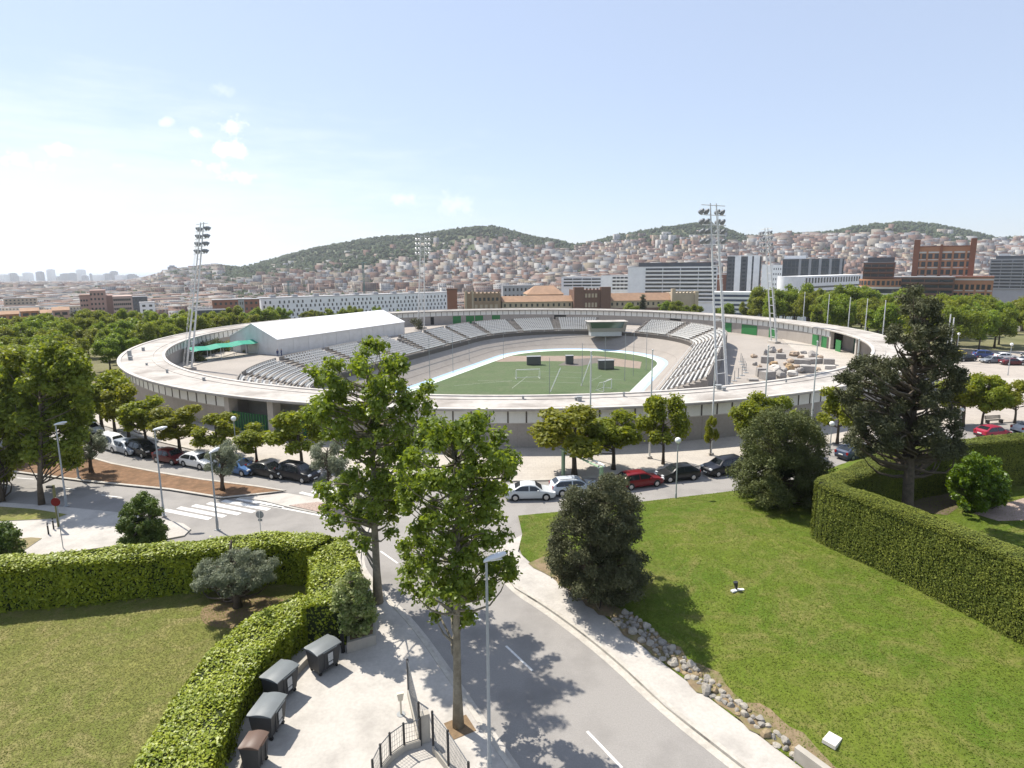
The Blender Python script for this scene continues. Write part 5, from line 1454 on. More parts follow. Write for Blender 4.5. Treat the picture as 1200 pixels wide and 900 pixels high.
for px, py, kd, c, fl, l in [(134, 526, 'van', WHT, 1, 'white van like car, farthest clear one of the parked row on the left'), (150, 530, 'estate', (.32, .36, .42), 1, 'blue-grey estate car parked between the white van and the black car'),
    (168, 532.5, 'suv', BLK, 1, 'black car parked left of the dark red one'), (201, 541, 'hatch', RED, 1, 'dark red car parked on the left between a black and a white one'),
    (233, 546, 'hatch', WHT, 1, 'white five door car parked left of the blue one'), (281, 553.5, 'hatch', BLU, 1, 'blue car parked behind the small olive tree'),
    (314, 556.5, 'sedan', BLK, 1, 'black car parked in front of the green gates, right of the blue one'), (349, 561, 'suv', (.012, .012, .016), 1, 'black car parked at the right end of the left row'),
    (106, 508, 'hatch', SIL, 1, 'silver car parked in the shade of the trees behind the white van'), (96, 498, 'hatch', GRY, 1, 'grey car parked deepest under the trees at the left'),
    (621, 583, 'sedan', (.55, .57, .58), 1, 'silver saloon car parked right of the front plane tree'), (673, 577, 'estate', (.50, .54, .60), 1, 'pale silver estate car with roof rails in front of the green gantry'),
    (749, 569, 'estate', (.17, .010, .016), 1, 'bright red estate car parked behind the dark bush'), (794, 561, 'hatch', BLK, 0, 'black three door hatchback parked beside the globe lamp'),
    (848, 554, 'suv', (.014, .015, .022), 0, 'black tall car parked left of the big dark bush'), (1000, 536, 'hatch', (.05, .07, .12), 1, 'dark blue car parked beside the globe lamp left of the conifer'),
    (1038, 529, 'sedan', (.03, .032, .036), 1, 'dark car half hidden behind the conifer branches'), (1093, 519, 'hatch', WHT, 1, 'white car glimpsed through the conifer branches'),
    (1163, 512, 'hatch', (.32, .02, .05), 1, 'red car seen over the clipped hedge in front of the bench'), (1208, 508, 'sedan', SIL, 1, 'silver car cut by the right edge behind the clipped hedge')]:
    x, y, an = dirline(px, py); car(kd, c, l, x, y, .004, an + (math.pi if fl else 0), rails='rails' in l)
for px, py, kd, c, rz, l in [(1120, 418, 'hatch', (.62, .50, .10), .15, 'yellow car in the far car park beside the two poles'), (1131, 423, 'sedan', BLK, .2, 'black car in front of the yellow car in the far car park'), (1154, 419, 'suv', (.04, .07, .20), 2.9, 'dark blue people carrier in the far car park'),
    (1178, 421, 'hatch', WHT, 3.0, 'white car in the far car park at the right'), (1162, 425, 'sedan', GRY, .1, 'grey car in front of the blue people carrier in the far car park'), (1186, 427.5, 'sedan', (.09, .015, .02), 3.1, 'dark red car in the far car park beside the globe lamp'),
    (1202, 425, 'sedan', SIL, .05, 'silver car at the right edge of the far car park'), (1100, 416, 'hatch', BLK, .1, 'black car in the far car park left of the two poles'), (1210, 418, 'estate', BLK, .1, 'black estate car in the far car park cut by the right edge')]:
    x, y = G(px, py, .14); car(kd, c, l, x, y, .144, rz, 'cars in the far car park')

# ------------------------------------------------------------------ street furniture
m_lampg = mat('lamp_grey_paint', (.34, .36, .37), rough=.4, var=.06); m_lhead = mat('lamp_head_white', (.66, .68, .70), rough=.3, var=.03); m_globe = mat('opal_globe', (.80, .80, .78), rough=.25, var=.02, spec=.5)
def street_lamp(px, ptop, pb_, label, hrz, z=.12, hs=1.0):
    x, y = G(px, pb_, z); h = up(px, ptop, x, y) - z
    t = thing('street_lamp', label, 'street lamp', (x, y, z), hrz, 'tall grey street lamps')
    b = MB(); b.tube([(0, 0, 0), (0, 0, .9), (0, 0, 1.0), (0, 0, h - .1)], [.10, .10, .075, .05], 10); b.build('post', m_lampg, t, smooth=True)
    b = MB(); b.box((0, 0, .02), (.34, .34, .04)); b.box((.0, -.1, .55), (.1, .02, .4)); b.build('base_plate', m_lampg, t)
    b = MB(); s = hs
    b.loft([[(a * s, w * c_ * s, h + dz + hh * s_) for c_, s_ in [(math.cos(q), math.sin(q)) for q in np.linspace(0, TAU, 11)[:-1]]] for a, w, hh, dz in ((-.12, .05, .04, -.06), (-.05, .09, .07, -.02), (.2, .16, .10, .04), (.55, .19, .11, .10), (.8, .13, .08, .13), (.88, .04, .03, .135))])
    hd = b.build('lamp_head', m_lhead, t, smooth=True)
    b = MB(); b.box((.42 * s, 0, h - .03 * s), (.5 * s, .24 * s, .03)); b.build('lens', m_lens, hd)
street_lamp(78, 497, 593, 'grey street lamp nearest the left edge, behind the red round sign', .25)
street_lamp(192, 503, 604, 'grey street lamp beside the cone shaped bush', .2, hs=1.1)
street_lamp(255, 530, 621, 'grey street lamp behind the laurel hedge in front of the zebra crossing', 1.2, 0.0)
street_lamp(574, 656, 912, 'tall grey street lamp on the avenue kerb nearest the camera', .35, hs=.9)
street_lamp(92, 503, 560, 'street lamp half hidden in the trees left of the olive tree', .1, .14)
for px, pt_, l in ((932, 367, 'twin'),): pass
def globe_lamp(px, ptop, pb_, label, z=.0):
    x, y = G(px, pb_, z); h = max(1.5, up(px, ptop, x, y) - z)
    t = thing('globe_lamp', label, 'lamp', (x, y, z), 0, 'globe lamps on dark posts')
    b = MB(); b.tube([(0, 0, 0), (0, 0, .5), (0, 0, .52), (0, 0, h - .55)], [.085, .085, .06, .05], 8); b.build('post', m_lampg, t, smooth=True)
    b = MB(); b.tube([(0, 0, h - .58), (0, 0, h - .46)], [.07, .15], 10); b.build('collar', m_lampg, t)
    b = MB(); b.sphere((0, 0, h - .24), .27, 16, 12); b.build('globe', m_globe, t, smooth=2)
globe_lamp(278, 488, 541, 'globe lamp in front of the green entrance gates', .12)
p_ = GL(792, 584)
globe_lamp(792, 513, 584, 'globe lamp at the lawn edge in front of the black hatchback', p_[2]); globe_lamp(972, 494, 534, 'globe lamp left of the tall conifer', .0)
globe_lamp(1125, 478, 502, 'globe lamp just right of the tall conifer', .12); globe_lamp(1181, 402, 440, 'globe lamp standing out on the open plaza', .14); globe_lamp(1120, 390, 424, 'globe lamp by the yellow car in the far car park', .14)
for px, t_, b_, l in ((1108, 369, 424, 'left one of two tall white poles beside the yellow car'), (1112, 373, 427, 'right one of two tall white poles beside the yellow car')):
    x, y = G(px, b_, .14); h = up(px, t_, x, y); t = thing('white_pole', l, 'pole', (x, y, .14)); b = MB(); b.tube([(0, 0, 0), (0, 0, h)], [.16, .11], 8); b.build('shaft', m_steelw, t, smooth=True); b = MB(); b.tube([(0, 0, 2.2), (0, 0, 3.6)], .19, 8); b.build('dark_band', m_black, t)
# round red sign on the near left pavement (seen edge-lit), grey back of a sign, signal post, bollards
x, y = G(74, 642, .12); t = thing('road_sign', 'red round road sign on a thin grey post on the left pavement', 'road sign', (x, y, .12), .1); h = up(68, 585, x, y)
b = MB(); b.tube([(0, 0, 0), (-.05, 0, h)], .03, 8); b.build('post', m_lampg, t); b = MB(); b.tube([(-.06, -.05, h - .32), (-.06, -.03, h - .32)], .32, 20); dsc = b.build('disc', mat('sign_red', (.20, .018, .018), rough=.4, var=.05), t)
x, y = G(306, 628, .0); t = thing('road_sign', 'grey back of a round road sign showing above the laurel hedge', 'road sign', (x, y, 0), -.1); h = up(306, 599, x, y)
b = MB(); b.tube([(0, 0, 0), (0, 0, h)], .035, 8); b.build('post', m_steelw, t); b = MB(); b.tube([(0, .04, h - .3), (0, .06, h - .3)], .32, 20); b.build('disc', m_grey, t); b = MB(); b.box((0, .05, h - .74), (.34, .02, .2)); b.build('small_plate', m_grey, t)
x, y = G(69, 617, .12); t = thing('signal_post', 'short greenish signal post with a dark arm behind the red round sign', 'signal post', (x, y, .12)); h = up(68, 570, x, y)
b = MB(); b.tube([(0, 0, 0), (0, 0, h)], .10, 8); b.build('post', mat('olive_paint', (.14, .14, .06), rough=.5, var=.1), t); b = MB(); b.box((-.25, 0, h - .15), (.55, .22, .18)); b.build('signal_head', m_black, t)
for (px, py), l in (((57, 626), 'dark bollard on the left pavement, nearer the camera of the pair'), ((63, 620), 'dark bollard on the left pavement, farther of the pair')):
    x, y = G(px, py, .12); t = thing('bollard', l, 'bollard', (x, y, .12), 0, 'dark bollards on the left pavement')
    b = MB(); b.tube([(0, 0, 0), (0, 0, .85), (0, 0, .95)], [.06, .055, .03], 10); b.build('post', m_black, t, smooth=True); b = MB(); b.tube([(0, 0, .74), (0, 0, .80)], .063, 10); b.build('band', m_steelw, t)
# green gantry frame
mg = mat('pale_green_paint', (.26, .38, .24), rough=.45, var=.08)
A_, B_ = Vector(G(660, 560, .12)), Vector(G(704, 586, .0)); A_.resize_3d(); B_.resize_3d()
hA = up(660, 527, A_.x, A_.y); t = thing('gantry_frame', 'pale green gantry frame with white rails over the pavement by the parked cars', 'gantry', (A_.x, A_.y, .12))
bd = B_ - A_; bd.z = 0; pr_ = Vector((-bd.y, bd.x, 0)).normalized() * .55
for p in (Vector((0, 0, 0)), bd):
    b = MB(); b.bar(p, p + Vector((0, 0, hA)), .26); b.build('post', mg, t)
for s in (-1, 1):
    b = MB(); b.bar(pr_ * s * .6 + Vector((0, 0, hA + .05)), bd + pr_ * s * .6 + Vector((0, 0, hA + .05)), .14); b.build('rail', m_whitep if s > 0 else mg, t)
for k in range(12):
    p = bd * (k / 11) + Vector((0, 0, hA - .05)); b = MB(); b.bar(p - pr_ * .7, p + pr_ * .7, .07); b.build('cross_bar', m_whitep, t)
# benches on the plaza
def bench(px, py, rz, label):
    x, y = G(px, py, .12); t = thing('park_bench', label, 'bench', (x, y, .12), rz, 'dark benches beside the plaza'); mw = mat('dark_bench_wood', (.06, .055, .045), rough=.6, var=.15)
    b = MB()
    for k in range(4): b.box((0, -.22 + .14 * k, .45), (2.4, .11, .04))
    b.build('seat', mw, t); b = MB()
    for k in range(3): b.box((0, .30 + .04 * k, .60 + .15 * k), (2.4, .035, .11))
    b.build('backrest', mw, t)
    for s in (-1, 1):
        b = MB(); b.bbox(s * 1.0 - .04, s * 1.0 + .04, -.26, .30, 0, .425); b.bar((s * 1.0, .27, .42), (s * 1.0, .40, .98), .05); b.build('leg', m_black, t)
bench(1165, 496, .15, 'dark bench on the plaza right of the neat round tree'); bench(1090, 500, .2, 'dark bench beside the globe lamp behind the conifer')
# waste containers
m_bin = mat('container_plastic', (.055, .056, .058), rough=.6, var=.1, scale=3); m_lid = mat('container_lid_grey', (.15, .165, .17), rough=.5, var=.08, scale=2); m_lidb = mat('container_lid_brown', (.13, .085, .065), rough=.5, var=.08)
def container(px, py, rz, label, w=1.37, d=1.05, h=1.28, lid=None, sheet=True):
    x, y = G(px, py, .12); t = thing('waste_container', label, 'waste container', (x, y, .12), rz, 'waste containers along the laurel hedge')
    b = MB(); b.loft([[(-w * .42, -d * .40, .2), (w * .42, -d * .40, .2), (w * .42, d * .40, .2), (-w * .42, d * .40, .2)], [(-w * .46, -d * .46, .75), (w * .46, -d * .46, .75), (w * .46, d * .46, .75), (-w * .46, d * .46, .75)], [(-w * .5, -d * .5, h), (w * .5, -d * .5, h), (w * .5, d * .5, h), (-w * .5, d * .5, h)]])
    for s in (-1, 1): b.box((s * w * .2, -d * .475, .7), (.05, .05, .9))
    b.build('bin_body', m_bin, t)
    b = MB(); n_ = 7; L_ = []
    for k in range(n_ + 1):
        a = k / n_; yv = -d * .54 + d * 1.08 * a; zz = h + .02 + .10 * math.sin(math.pi * min(1, a * 1.15) * .9 + .1)
        L_.append([(-w * .54, yv, h + .005), (w * .54, yv, h + .005), (w * .54, yv, zz), (w * .49, yv, zz + .03), (-w * .49, yv, zz + .03), (-w * .54, yv, zz)])
    b.loft(L_); b.bar((-w * .3, -d * .58, h + .02), (w * .3, -d * .58, h + .02), .04); b.build('lid', lid or m_lid, t, smooth=True)
    for sx_ in (-1, 1):
        for sy in (-1, 1):
            b = MB(); b.tube([(sx_ * w * .36 - .03, sy * d * .34, .1), (sx_ * w * .36 + .03, sy * d * .34, .1)], .1, 12); b.box((sx_ * w * .36, sy * d * .34, .17), (.1, .1, .06)); b.build('castor', m_tyre, t)
    if sheet:
        b = MB(); b.box((.05, -d * .515, .86), (.30, .02, .42)); b.box((.05, -d * .515, .52), (.26, .02, .14)); b.build('notice_sheet', mat('notice_paper', (.42, .43, .43), rough=.6, var=.2, scale=12), t)
container(380, 783, .42 + .5, 'grey waste container standing farthest up the row, next to the planter')
container(330, 815, .42 + .75, 'grey waste container second from the top of the row')
container(316, 857, 1.45, 'grey waste container with the brightest lid, third of the row')
container(300, 897, 1.50, 'narrow waste container with a brown lid, nearest the camera', .9, .8, 1.15, m_lidb, False)
# kerb wall behind the containers and the planter box
m_lw = mat('low_wall_concrete', (.40, .37, .32), rough=.9, var=.12, scale=3, stain=(.26, .24, .2), stain_scale=1.5)
lwp = [G(a, b, .12) for a, b in ((392, 748), (382, 757), (352, 785), (322, 822), (300, 860), (280, 905), (268, 950))]
b = MB(); a_, b_ = offset(chaikin(lwp, 2), -.12), offset(chaikin(lwp, 2), .08); b.loft([[(p[0], p[1], .1), (p[0], p[1], .5), (q[0], q[1], .5), (q[0], q[1], .1)] for p, q in zip(a_, b_)]); tag(b.build('low_wall', m_lw), 'low concrete wall between the laurel hedge and the waste containers', 'wall')
pc_ = [G(a, b, .12) for a, b in ((407, 766), (441, 756), (441, 738), (408, 742))]
t = thing('planter_box', 'concrete planter box under the blossoming shrub', 'planter', (*pc_[0], .12)); o_ = t.location
b = MB(); b.prism([(p[0] - o_.x, p[1] - o_.y) for p in pc_], -.02, .62); b.build('trough', m_lw, t)
cen = Vector((sum(p[0] for p in pc_) / 4 - o_.x, sum(p[1] for p in pc_) / 4 - o_.y))
b = MB(); b.sheet([tuple(cen + (Vector((p[0] - o_.x, p[1] - o_.y)) - cen) * .8) for p in pc_], .626); b.build('planting_soil', m_bed, t)
b = MB(); p = pc_[0]; b.box((-.25, .1, .75), (.16, .16, 1.5)); b.build('gate_post', m_black, t)
# fences: mesh panels between dark posts
m_wire = mat('fence_wire', (.12, .13, .14), rough=.5, var=0)
def fence(name, label, pix, z, hts, close=False, step=.16):
    pts = [G(a, b, z) for a, b in pix]; t = thing(name, label, 'fence', (*pts[0], z)); o_ = Vector((*pts[0], 0)); pts = [(p[0] - o_.x, p[1] - o_.y) for p in pts]
    for p, h in zip(pts, hts):
        b = MB(); b.bar((p[0], p[1], -.02), (p[0], p[1], h), .075); b.build('post', m_black, t)
    for (p, q, h0, h1) in zip(pts, pts[1:], hts, hts[1:]):
        b = MB(); L_ = math.hypot(q[0] - p[0], q[1] - p[1]); n_ = max(3, int(L_ / .11)); hh = min(h0, h1) - .06
        for k in range(1, n_):
            a = k / n_; x, y = p[0] + (q[0] - p[0]) * a, p[1] + (q[1] - p[1]) * a; b.tube([(x, y, .35), (x, y, hh)], .007, 3, cap=False)
        for zz in np.arange(.38, hh, .22): b.tube([(p[0], p[1], zz), (q[0], q[1], zz)], .007, 3, cap=False)
        for zz in (.36, hh): b.tube([(p[0], p[1], zz), (q[0], q[1], zz)], .02, 4)
        b.build('mesh_panel', m_wire, t)
        b = MB(); b._bar((p[0], p[1], .14), (q[0], q[1], .14), .14, .34, 0); b.build('base_wall', m_lw, t)
    return t
fence('mesh_fence', 'dark post and mesh fence on the forecourt left of the front plane tree', ((479, 815), (492, 872)), .12, (1.95, 2.05))
fence('mesh_fence', 'curved mesh fence at the bottom edge of the forecourt', ((493, 874), (474, 880), (458, 892), (447, 906), (438, 925)), .12, (1.35, 1.35, 1.35, 1.35, 1.35))
fence('mesh_fence', 'mesh fence along the pavement beside the front plane tree', ((508, 881), (526, 905), (550, 945)), .12, (1.95, 1.95, 1.95))
x, y = G(498, 868, .12); b = MB(); b.box((0, 0, .68), (.42, .3, 1.36), .4); tag(b.build('gate_pillar', m_lw, None, loc=(x, y, .12)), 'low concrete gate pillar between the two mesh fences', 'pillar')
x, y = G(470, 837, .12); t = thing('garden_light', 'short cream post with a box top standing on the forecourt', 'post light', (x, y, .12), .3); mc = mat('cream_paint', (.62, .57, .46), rough=.5, var=.05)
b = MB(); b.tube([(0, 0, 0), (0, 0, .75)], .045, 8); b.build('post', mc, t); b = MB(); b.loft([[(-.10, -.05, .72), (.10, -.05, .72), (.10, .05, .72), (-.10, .05, .72)], [(-.16, -.08, 1.1), (.16, -.08, 1.1), (.16, .08, 1.1), (-.16, .08, 1.1)]]); b.build('box_top', mc, t); b = MB(); b.tube([(0, 0, 0), (0, 0, .02)], .2, 16); b.build('base_plate', m_grey, t)
# tree pit by the front plane tree
x, y = G(539, 852, .12); b = MB(); b.box((0, 0, 0), (1.1, 1.1, .02), .5); struct(b.build('tree_pit', m_bed, None, loc=(x, y, .128)))
# rocks along the lawn edge, kerb wall, slab, ground spotlight
rp_ = []
rk = [rockmesh(300 + k, random.uniform(.8, 1.25), random.uniform(.7, 1.1), random.uniform(.6, .95)) for k in range(9)]
rk_o = {}
edge = resample(lw, .1); E0 = [p for p in edge if 712 < pxof(p[0], p[1], .13)[0] < 934]
rockm = [mat('rock_grey', (.27, .25, .22), rough=.9, var=.25, scale=3, bump=.4, bscale=9), mat('rock_pale', (.35, .32, .27), rough=.9, var=.22, scale=3, bump=.4, bscale=9), mat('rock_ochre', (.30, .23, .14), rough=.9, var=.22, scale=3, bump=.4, bscale=9)]
cn_ = 0
put = []
for tr_ in range(2600):
    p = random.choice(E0); k = E0.index(p); q = E0[min(k + 1, len(E0) - 1)]; q0 = E0[max(k - 1, 0)]
    t_ = Vector((q[0] - q0[0], q[1] - q0[1])).normalized(); nrm = Vector((-t_.y, t_.x))
    fr = k / len(E0); wdt = 1.15 - .75 * fr
    o = random.uniform(.18, .18 + wdt); s = random.uniform(.15, .34) * (1.1 - .28 * o)
    X_, Y_ = p[0] + nrm.x * o, p[1] + nrm.y * o
    if any((X_ - a) ** 2 + (Y_ - b) ** 2 < ((s + c) * .66) ** 2 for a, b, c in put): continue
    put.append((X_, Y_, s)); z = float(lawn_h(np.array([X_]), np.array([Y_]))[0])
    kk = random.choice(range(9)); mm = random.choice([0, 0, 0, 1, 1, 2])
    if (kk, mm) not in rk_o: o_ = rk[kk].build('rock', rockm[mm]); rk_o[kk, mm] = o_.data
    else: o_ = link('rock', rk_o[kk, mm])
    o_.location = (X_, Y_, z - .2 * s - .02); o_.scale = (s,) * 3; o_.rotation_euler = (random.uniform(-.2, .2), random.uniform(-.2, .2), random.uniform(0, 6.28))
    tag(o_, '%s rock in the rough stone edging along the avenue pavement' % ('grey', 'pale', 'ochre')[mm], 'rock', 'rocks edging the right lawn')
    if len(put) > 185: break
kp = [p for p in edge if 925 < pxof(p[0], p[1], .13)[0] < 1090]
b = MB(); a_, b_ = offset(kp, .05), offset(kp, .35); b.loft([[(p[0], p[1], .05), (p[0], p[1], .75), (q[0], q[1], .75), (q[0], q[1], .05)] for p, q in zip(a_, b_)]); tag(b.build('retaining_wall', m_lw), 'concrete retaining wall at the end of the rocks by the pavement', 'wall')
x, y, z = GL(975, 869); b = MB(); b.box((0, 0, .06), (.72, .55, .16), .7, taper=.96); tag(b.build('stone_slab', mat('white_slab', (.66, .62, .55), rough=.8, var=.08), None, loc=(x, y, z)), 'white square slab lying on the right lawn near the rocks', 'slab')
x, y, z = GL(863, 692); t = thing('ground_spotlight', 'small dark spotlight on white feet in the middle of the right lawn', 'spotlight', (x, y, z))
b = MB(); b.box((-.2, -.12, .05), (.34, .2, .09), .4); b.box((.26, 0, .05), (.36, .16, .09), -.1); b.build('foot', m_whitep, t); b = MB(); b.tube([(0, 0, .05), (-.03, 0, .3), (-.08, 0, .55)], [.05, .10, .14], 10); b.build('lamp_can', m_black, t)
# path and turf inside the clipped hedge
def onlawn(name, pix, m, dz):
    pp = [GL(a, b) for a, b in pix]; c = (sum(p[0] for p in pp) / len(pp), sum(p[1] for p in pp) / len(pp)); q = resample([(p[0], p[1]) for p in pp] + [pp[0][:2]], .6); b = MB(); L_ = []
    for p in q: L_.append([(c[0] + (p[0] - c[0]) * k, c[1] + (p[1] - c[1]) * k, float(lawn_h(np.array([c[0] + (p[0] - c[0]) * k]), np.array([c[1] + (p[1] - c[1]) * k]))[0]) + dz) for k in (0.01, .35, .7, 1)])
    b.loft(L_, closed=False); return struct(b.build(name, m, smooth=2))
onlawn('garden_path', ((1140, 602), (1165, 594), (1200, 584), (1260, 572), (1260, 600), (1200, 610), (1170, 611)), mat('path_paving', (.34, .26, .22), rough=.9, var=.12), .03)
onlawn('hedge_shade_soil', ((1010, 572), (1060, 560), (1110, 560), (1130, 590), (1110, 604), (1075, 600), (1040, 588)), mat('shaded_soil', (.12, .09, .06), rough=1, var=.2), .025)  # dark soil sheet, the shade inside the hedge put into its colour
pass
# ------------------------------------------------------------------ the town behind
def wallmat(name, col, var=.08, stain=None): return mat(name, col, rough=.85, var=var, scale=.25, stain=stain, stain_scale=.08)
m_win = glassmat('window_dark', (.035, .04, .05), .15); m_tile = mat('terracotta_tiles', (.36, .225, .145), rough=.9, var=.15, scale=.5, stain=(.27, .175, .12), stain_scale=.15)
m_bw = wallmat('white_render', (.80, .80, .79)); m_brick = wallmat('red_brick', (.26, .115, .075)); m_brick2 = wallmat('dark_brick', (.17, .10, .075)); m_orange = wallmat('orange_brick', (.42, .21, .12)); m_dkwall = wallmat('dark_cladding', (.09, .095, .105)); m_pink = wallmat('pink_render', (.40, .26, .22)); m_sand = wallmat('sand_render', (.46, .38, .28)); m_grw = wallmat('grey_render', (.34, .34, .35)); m_band = wallmat('pale_band', (.60, .57, .53))
class Bld:
    """a building whose front runs between two photo columns; local x along the front, y back, z up"""
    def __init__(s, name, label, pl, pr, Yl, Yr, ptop, cat='building', group=None, zb=None, turn=True):
        am_ = ((pl + pr) / 2 - 600) / 714.6
        if turn and abs(am_) > .1:     # front squarely towards the hill the photo was taken from
            al, ar = (pl - 600) / 714.6, (pr - 600) / 714.6; tt = Yl * (ar - al) / (1 + am_ * ar); Yr = Yl - am_ * tt
        a = Vector(((pl - 600) / 714.6 * Yl, Yl)); b = Vector(((pr - 600) / 714.6 * Yr, Yr))
        s.L = (b - a).length; th = math.atan2((b - a).y, (b - a).x)
        s.zb = zb if zb is not None else min(float(terr(a.x, a.y)), float(terr(b.x, b.y))) - .3
        s.t = thing(name, label, cat, (a.x, a.y, s.zb), th, group); s.Yl, s.Yr = Yl, Yr
        s.H = D(pl, ptop, Yl)[2] - s.zb; s.cache = {}
        s.pl, s.pr = pl, pr
    def z(s, py, px=None):
        px = s.pl if px is None else px
        Y = s.Yl + (s.Yr - s.Yl) * (px - s.pl) / (s.pr - s.pl); return D(px, py, Y)[2] - s.zb
    def x(s, px):
        f = (px - s.pl) / (s.pr - s.pl); Y = s.Yl / (1 - f + f * s.Yl / s.Yr) if True else 0
        a = Vector(((s.pl - 600) / 714.6 * s.Yl, s.Yl)); p = Vector(((px - 600) / 714.6 * Y, Y)); return (p - a).length
    def box(s, part, x0, x1, y0, y1, z0, z1, m, parent=None):
        b = MB(); b.bbox(x0, x1, y0, y1, z0, z1); return b.build(part, m, parent or s.t)
    def win(s, x, z, w, h, m=None, y=-.04, rz=0, parent=None, name='window', yy=None):
        k = (round(w, 2), round(h, 2), (m or m_win).name)
        if k not in s.cache:
            b = MB(); b.bbox(-w / 2, w / 2, -.05, .03, -h / 2, h / 2); o = b.build(name, m or m_win, s.t); s.cache[k] = o.data
        else: o = link(name, s.cache[k], s.t)
        o.location = (x, y if yy is None else yy, z); 
        if rz: o.rotation_euler = (0, 0, rz)
        return o
    def restwin(s, items, m=None):
        b = MB()
        for x, z, w, h in items: b.bbox(x - w / 2, x + w / 2, -.09, -.01, z - h / 2, z + h / 2)
        if items: stuff(b.build('windows', m or m_win, s.t))
    def grid(s, x0, x1, z0, z1, nx, nz, fw=.55, fh=.55, m=None, cap=100, skip=None, y=-.04):
        rest = []; c = 0; dx, dz = (x1 - x0) / nx, (z1 - z0) / nz
        for j in range(nz):
            for i in range(nx):
                if skip and skip(i, j): continue
                x, z = x0 + (i + .5) * dx, z0 + (j + .5) * dz
                if c < cap: s.win(x, z, dx * fw, dz * fh, m, y); c += 1
                else: rest.append((x, z, dx * fw, dz * fh))
        s.restwin(rest, m)

# long white block with scattered slots
B = Bld('white_apartment_block', 'long low white apartment block with scattered dark slot windows behind the tent', 304, 527, 470, 560, 350, turn=False)
H = B.H; B.box('wall', 0, B.L, 0, 15, 0, H, m_bw); B.box('roof', -.3, B.L + .3, -.3, 15.3, H + .003, H + .5, m_grw)
c = 0; rest = []
for j in range(6):
    for i in range(46):
        x = 2 + i * (B.L - 4) / 45 + (1.1 if j % 2 else 0); z = 2 + j * (H - 3.2) / 5.6
        if random.random() < .12: continue
        if c < 100: B.win(x, z, 1.15, 2.2); c += 1
        else: rest.append((x, z, 1.15, 2.2))
B.restwin(rest)
for k in range(8): B.box('roof_hut', 8 + k * 17, 12 + k * 17, 4, 9, H + .5, H + 2.2, m_grw)
# brick monastery range behind the far rim
B = Bld('brick_monastery', 'long brick monastery range with tiled wings and battlemented towers behind the ring', 523, 884, 335, 355, 352, turn=False)
L_, X_ = B.L, B.x
zt = lambda p, px=None: B.z(p, px)
B.box('red_tower', X_(524), X_(536), 0, 7, 0, zt(340, 530), m_brick); B.box('tower_cap', X_(523.4), X_(536.6), -.4, 7.4, zt(340, 530) + .003, zt(338, 530), m_brick2)
def castle(px0, px1, ptop, m, part, y0=-1.5, dep=12):
    z1 = zt(ptop, (px0 + px1) / 2); w = B.box(part, X_(px0), X_(px1), y0, y0 + dep, 0, z1, m)
    n = max(3, int((X_(px1) - X_(px0)) / 2.0)); b = MB()
    for k in range(n):
        x = X_(px0) + (X_(px1) - X_(px0)) * (k + .5) / n; b.bbox(x - .5, x + .5, y0, y0 + .6, z1 + .003, z1 + 1.0)
    b.build('battlement', m, w); return z1
z1 = castle(545, 587, 343.5, mat('sandy_brick', (.30, .21, .14), rough=.9, var=.15, scale=.3), 'battlemented_block')
B.box('corner_turret', X_(545), X_(547), -1.9, 0, 0, z1 + 1.4, m_sand); B.box('corner_turret', X_(553), X_(555), -1.9, 0, 0, z1 + 1.4, m_sand)
for k in range(6): B.win(X_(557.5) + k * 2.4, zt(350.5, 570), 1.3, 1.8, yy=-1.52)
for k in range(5): B.win(X_(558) + k * 2.8, zt(359, 570), 1.5, 2.2, m_sand, yy=-1.52)
def wing(px0, px1, peave, pridge, name):
    z1, z2 = zt(peave, (px0 + px1) / 2), zt(pridge, (px0 + px1) / 2); x0, x1 = X_(px0), X_(px1)
    B.box(name, x0, x1, 0, 10, 0, z1, m_sand); B.box('brick_plinth', x0, x1, -.15, 0, 0, z1 - 4.2, m_brick2)
    b = MB(); b.loft([[(x0 - .3, -.6, z1 + .01), (x0 - .3, 5, z2), (x0 - .3, 10.6, z1 + .01)], [(x1 + .3, -.6, z1 + .01), (x1 + .3, 5, z2), (x1 + .3, 10.6, z1 + .01)]]); b.build('tiled_roof', m_tile, B.t)
    n = int((x1 - x0) / 2.9)
    for k in range(n): B.win(x0 + (x1 - x0) * (k + .5) / n, z1 - 1.9, 1.1, 1.7)
wing(589, 672, 353.5, 347, 'left_wing'); wing(716, 789, 352, 343.5, 'right_wing')
z1 = castle(673, 715, 339.5, m_brick2, 'gatehouse', -2.5, 14)
B.box('gate_turret', X_(672.6), X_(684), -3.5, -.2, 0, z1 + 1.6, m_brick2); B.box('gate_turret', X_(704), X_(715.4), -3.5, -.2, 0, z1 + 1.6, m_brick2)
for k in range(4): B.win(X_(687) + k * 1.9, zt(346, 694), 1.2, 2.2, m_sand, yy=-2.54); B.win(X_(687) + k * 1.9, zt(357, 694), 1.2, 2.6, m_sand, yy=-2.54)
z1 = castle(790, 818, 343, m_sand, 'battlemented_block', -1.5, 12)
B.box('end_turret', X_(788), X_(792), -2.4, 0, 0, z1 + 2.4, m_sand); B.box('end_turret', X_(815), X_(819), -2.4, 0, 0, z1 + .8, m_sand)
for k in range(5): B.win(X_(795) + k * 2.0, zt(354, 805), 1.0, 2.2, m_sand, yy=-1.54)
b = MB(); x0, x1 = X_(622), X_(668); z1, z2 = zt(346, 645), zt(336, 645); b.loft([[(x0, 13, z1), (x0 + 6, 22, z2), (x0, 32, z1)], [(x1, 13, z1), (x1 - 5, 22, z2), (x1, 32, z1)]]); b.build('hall_roof', m_tile, B.t)
B.box('hall_wall', x0 + .5, x1 - .5, 13.5, 31.5, 0, z1 - .01, m_sand)
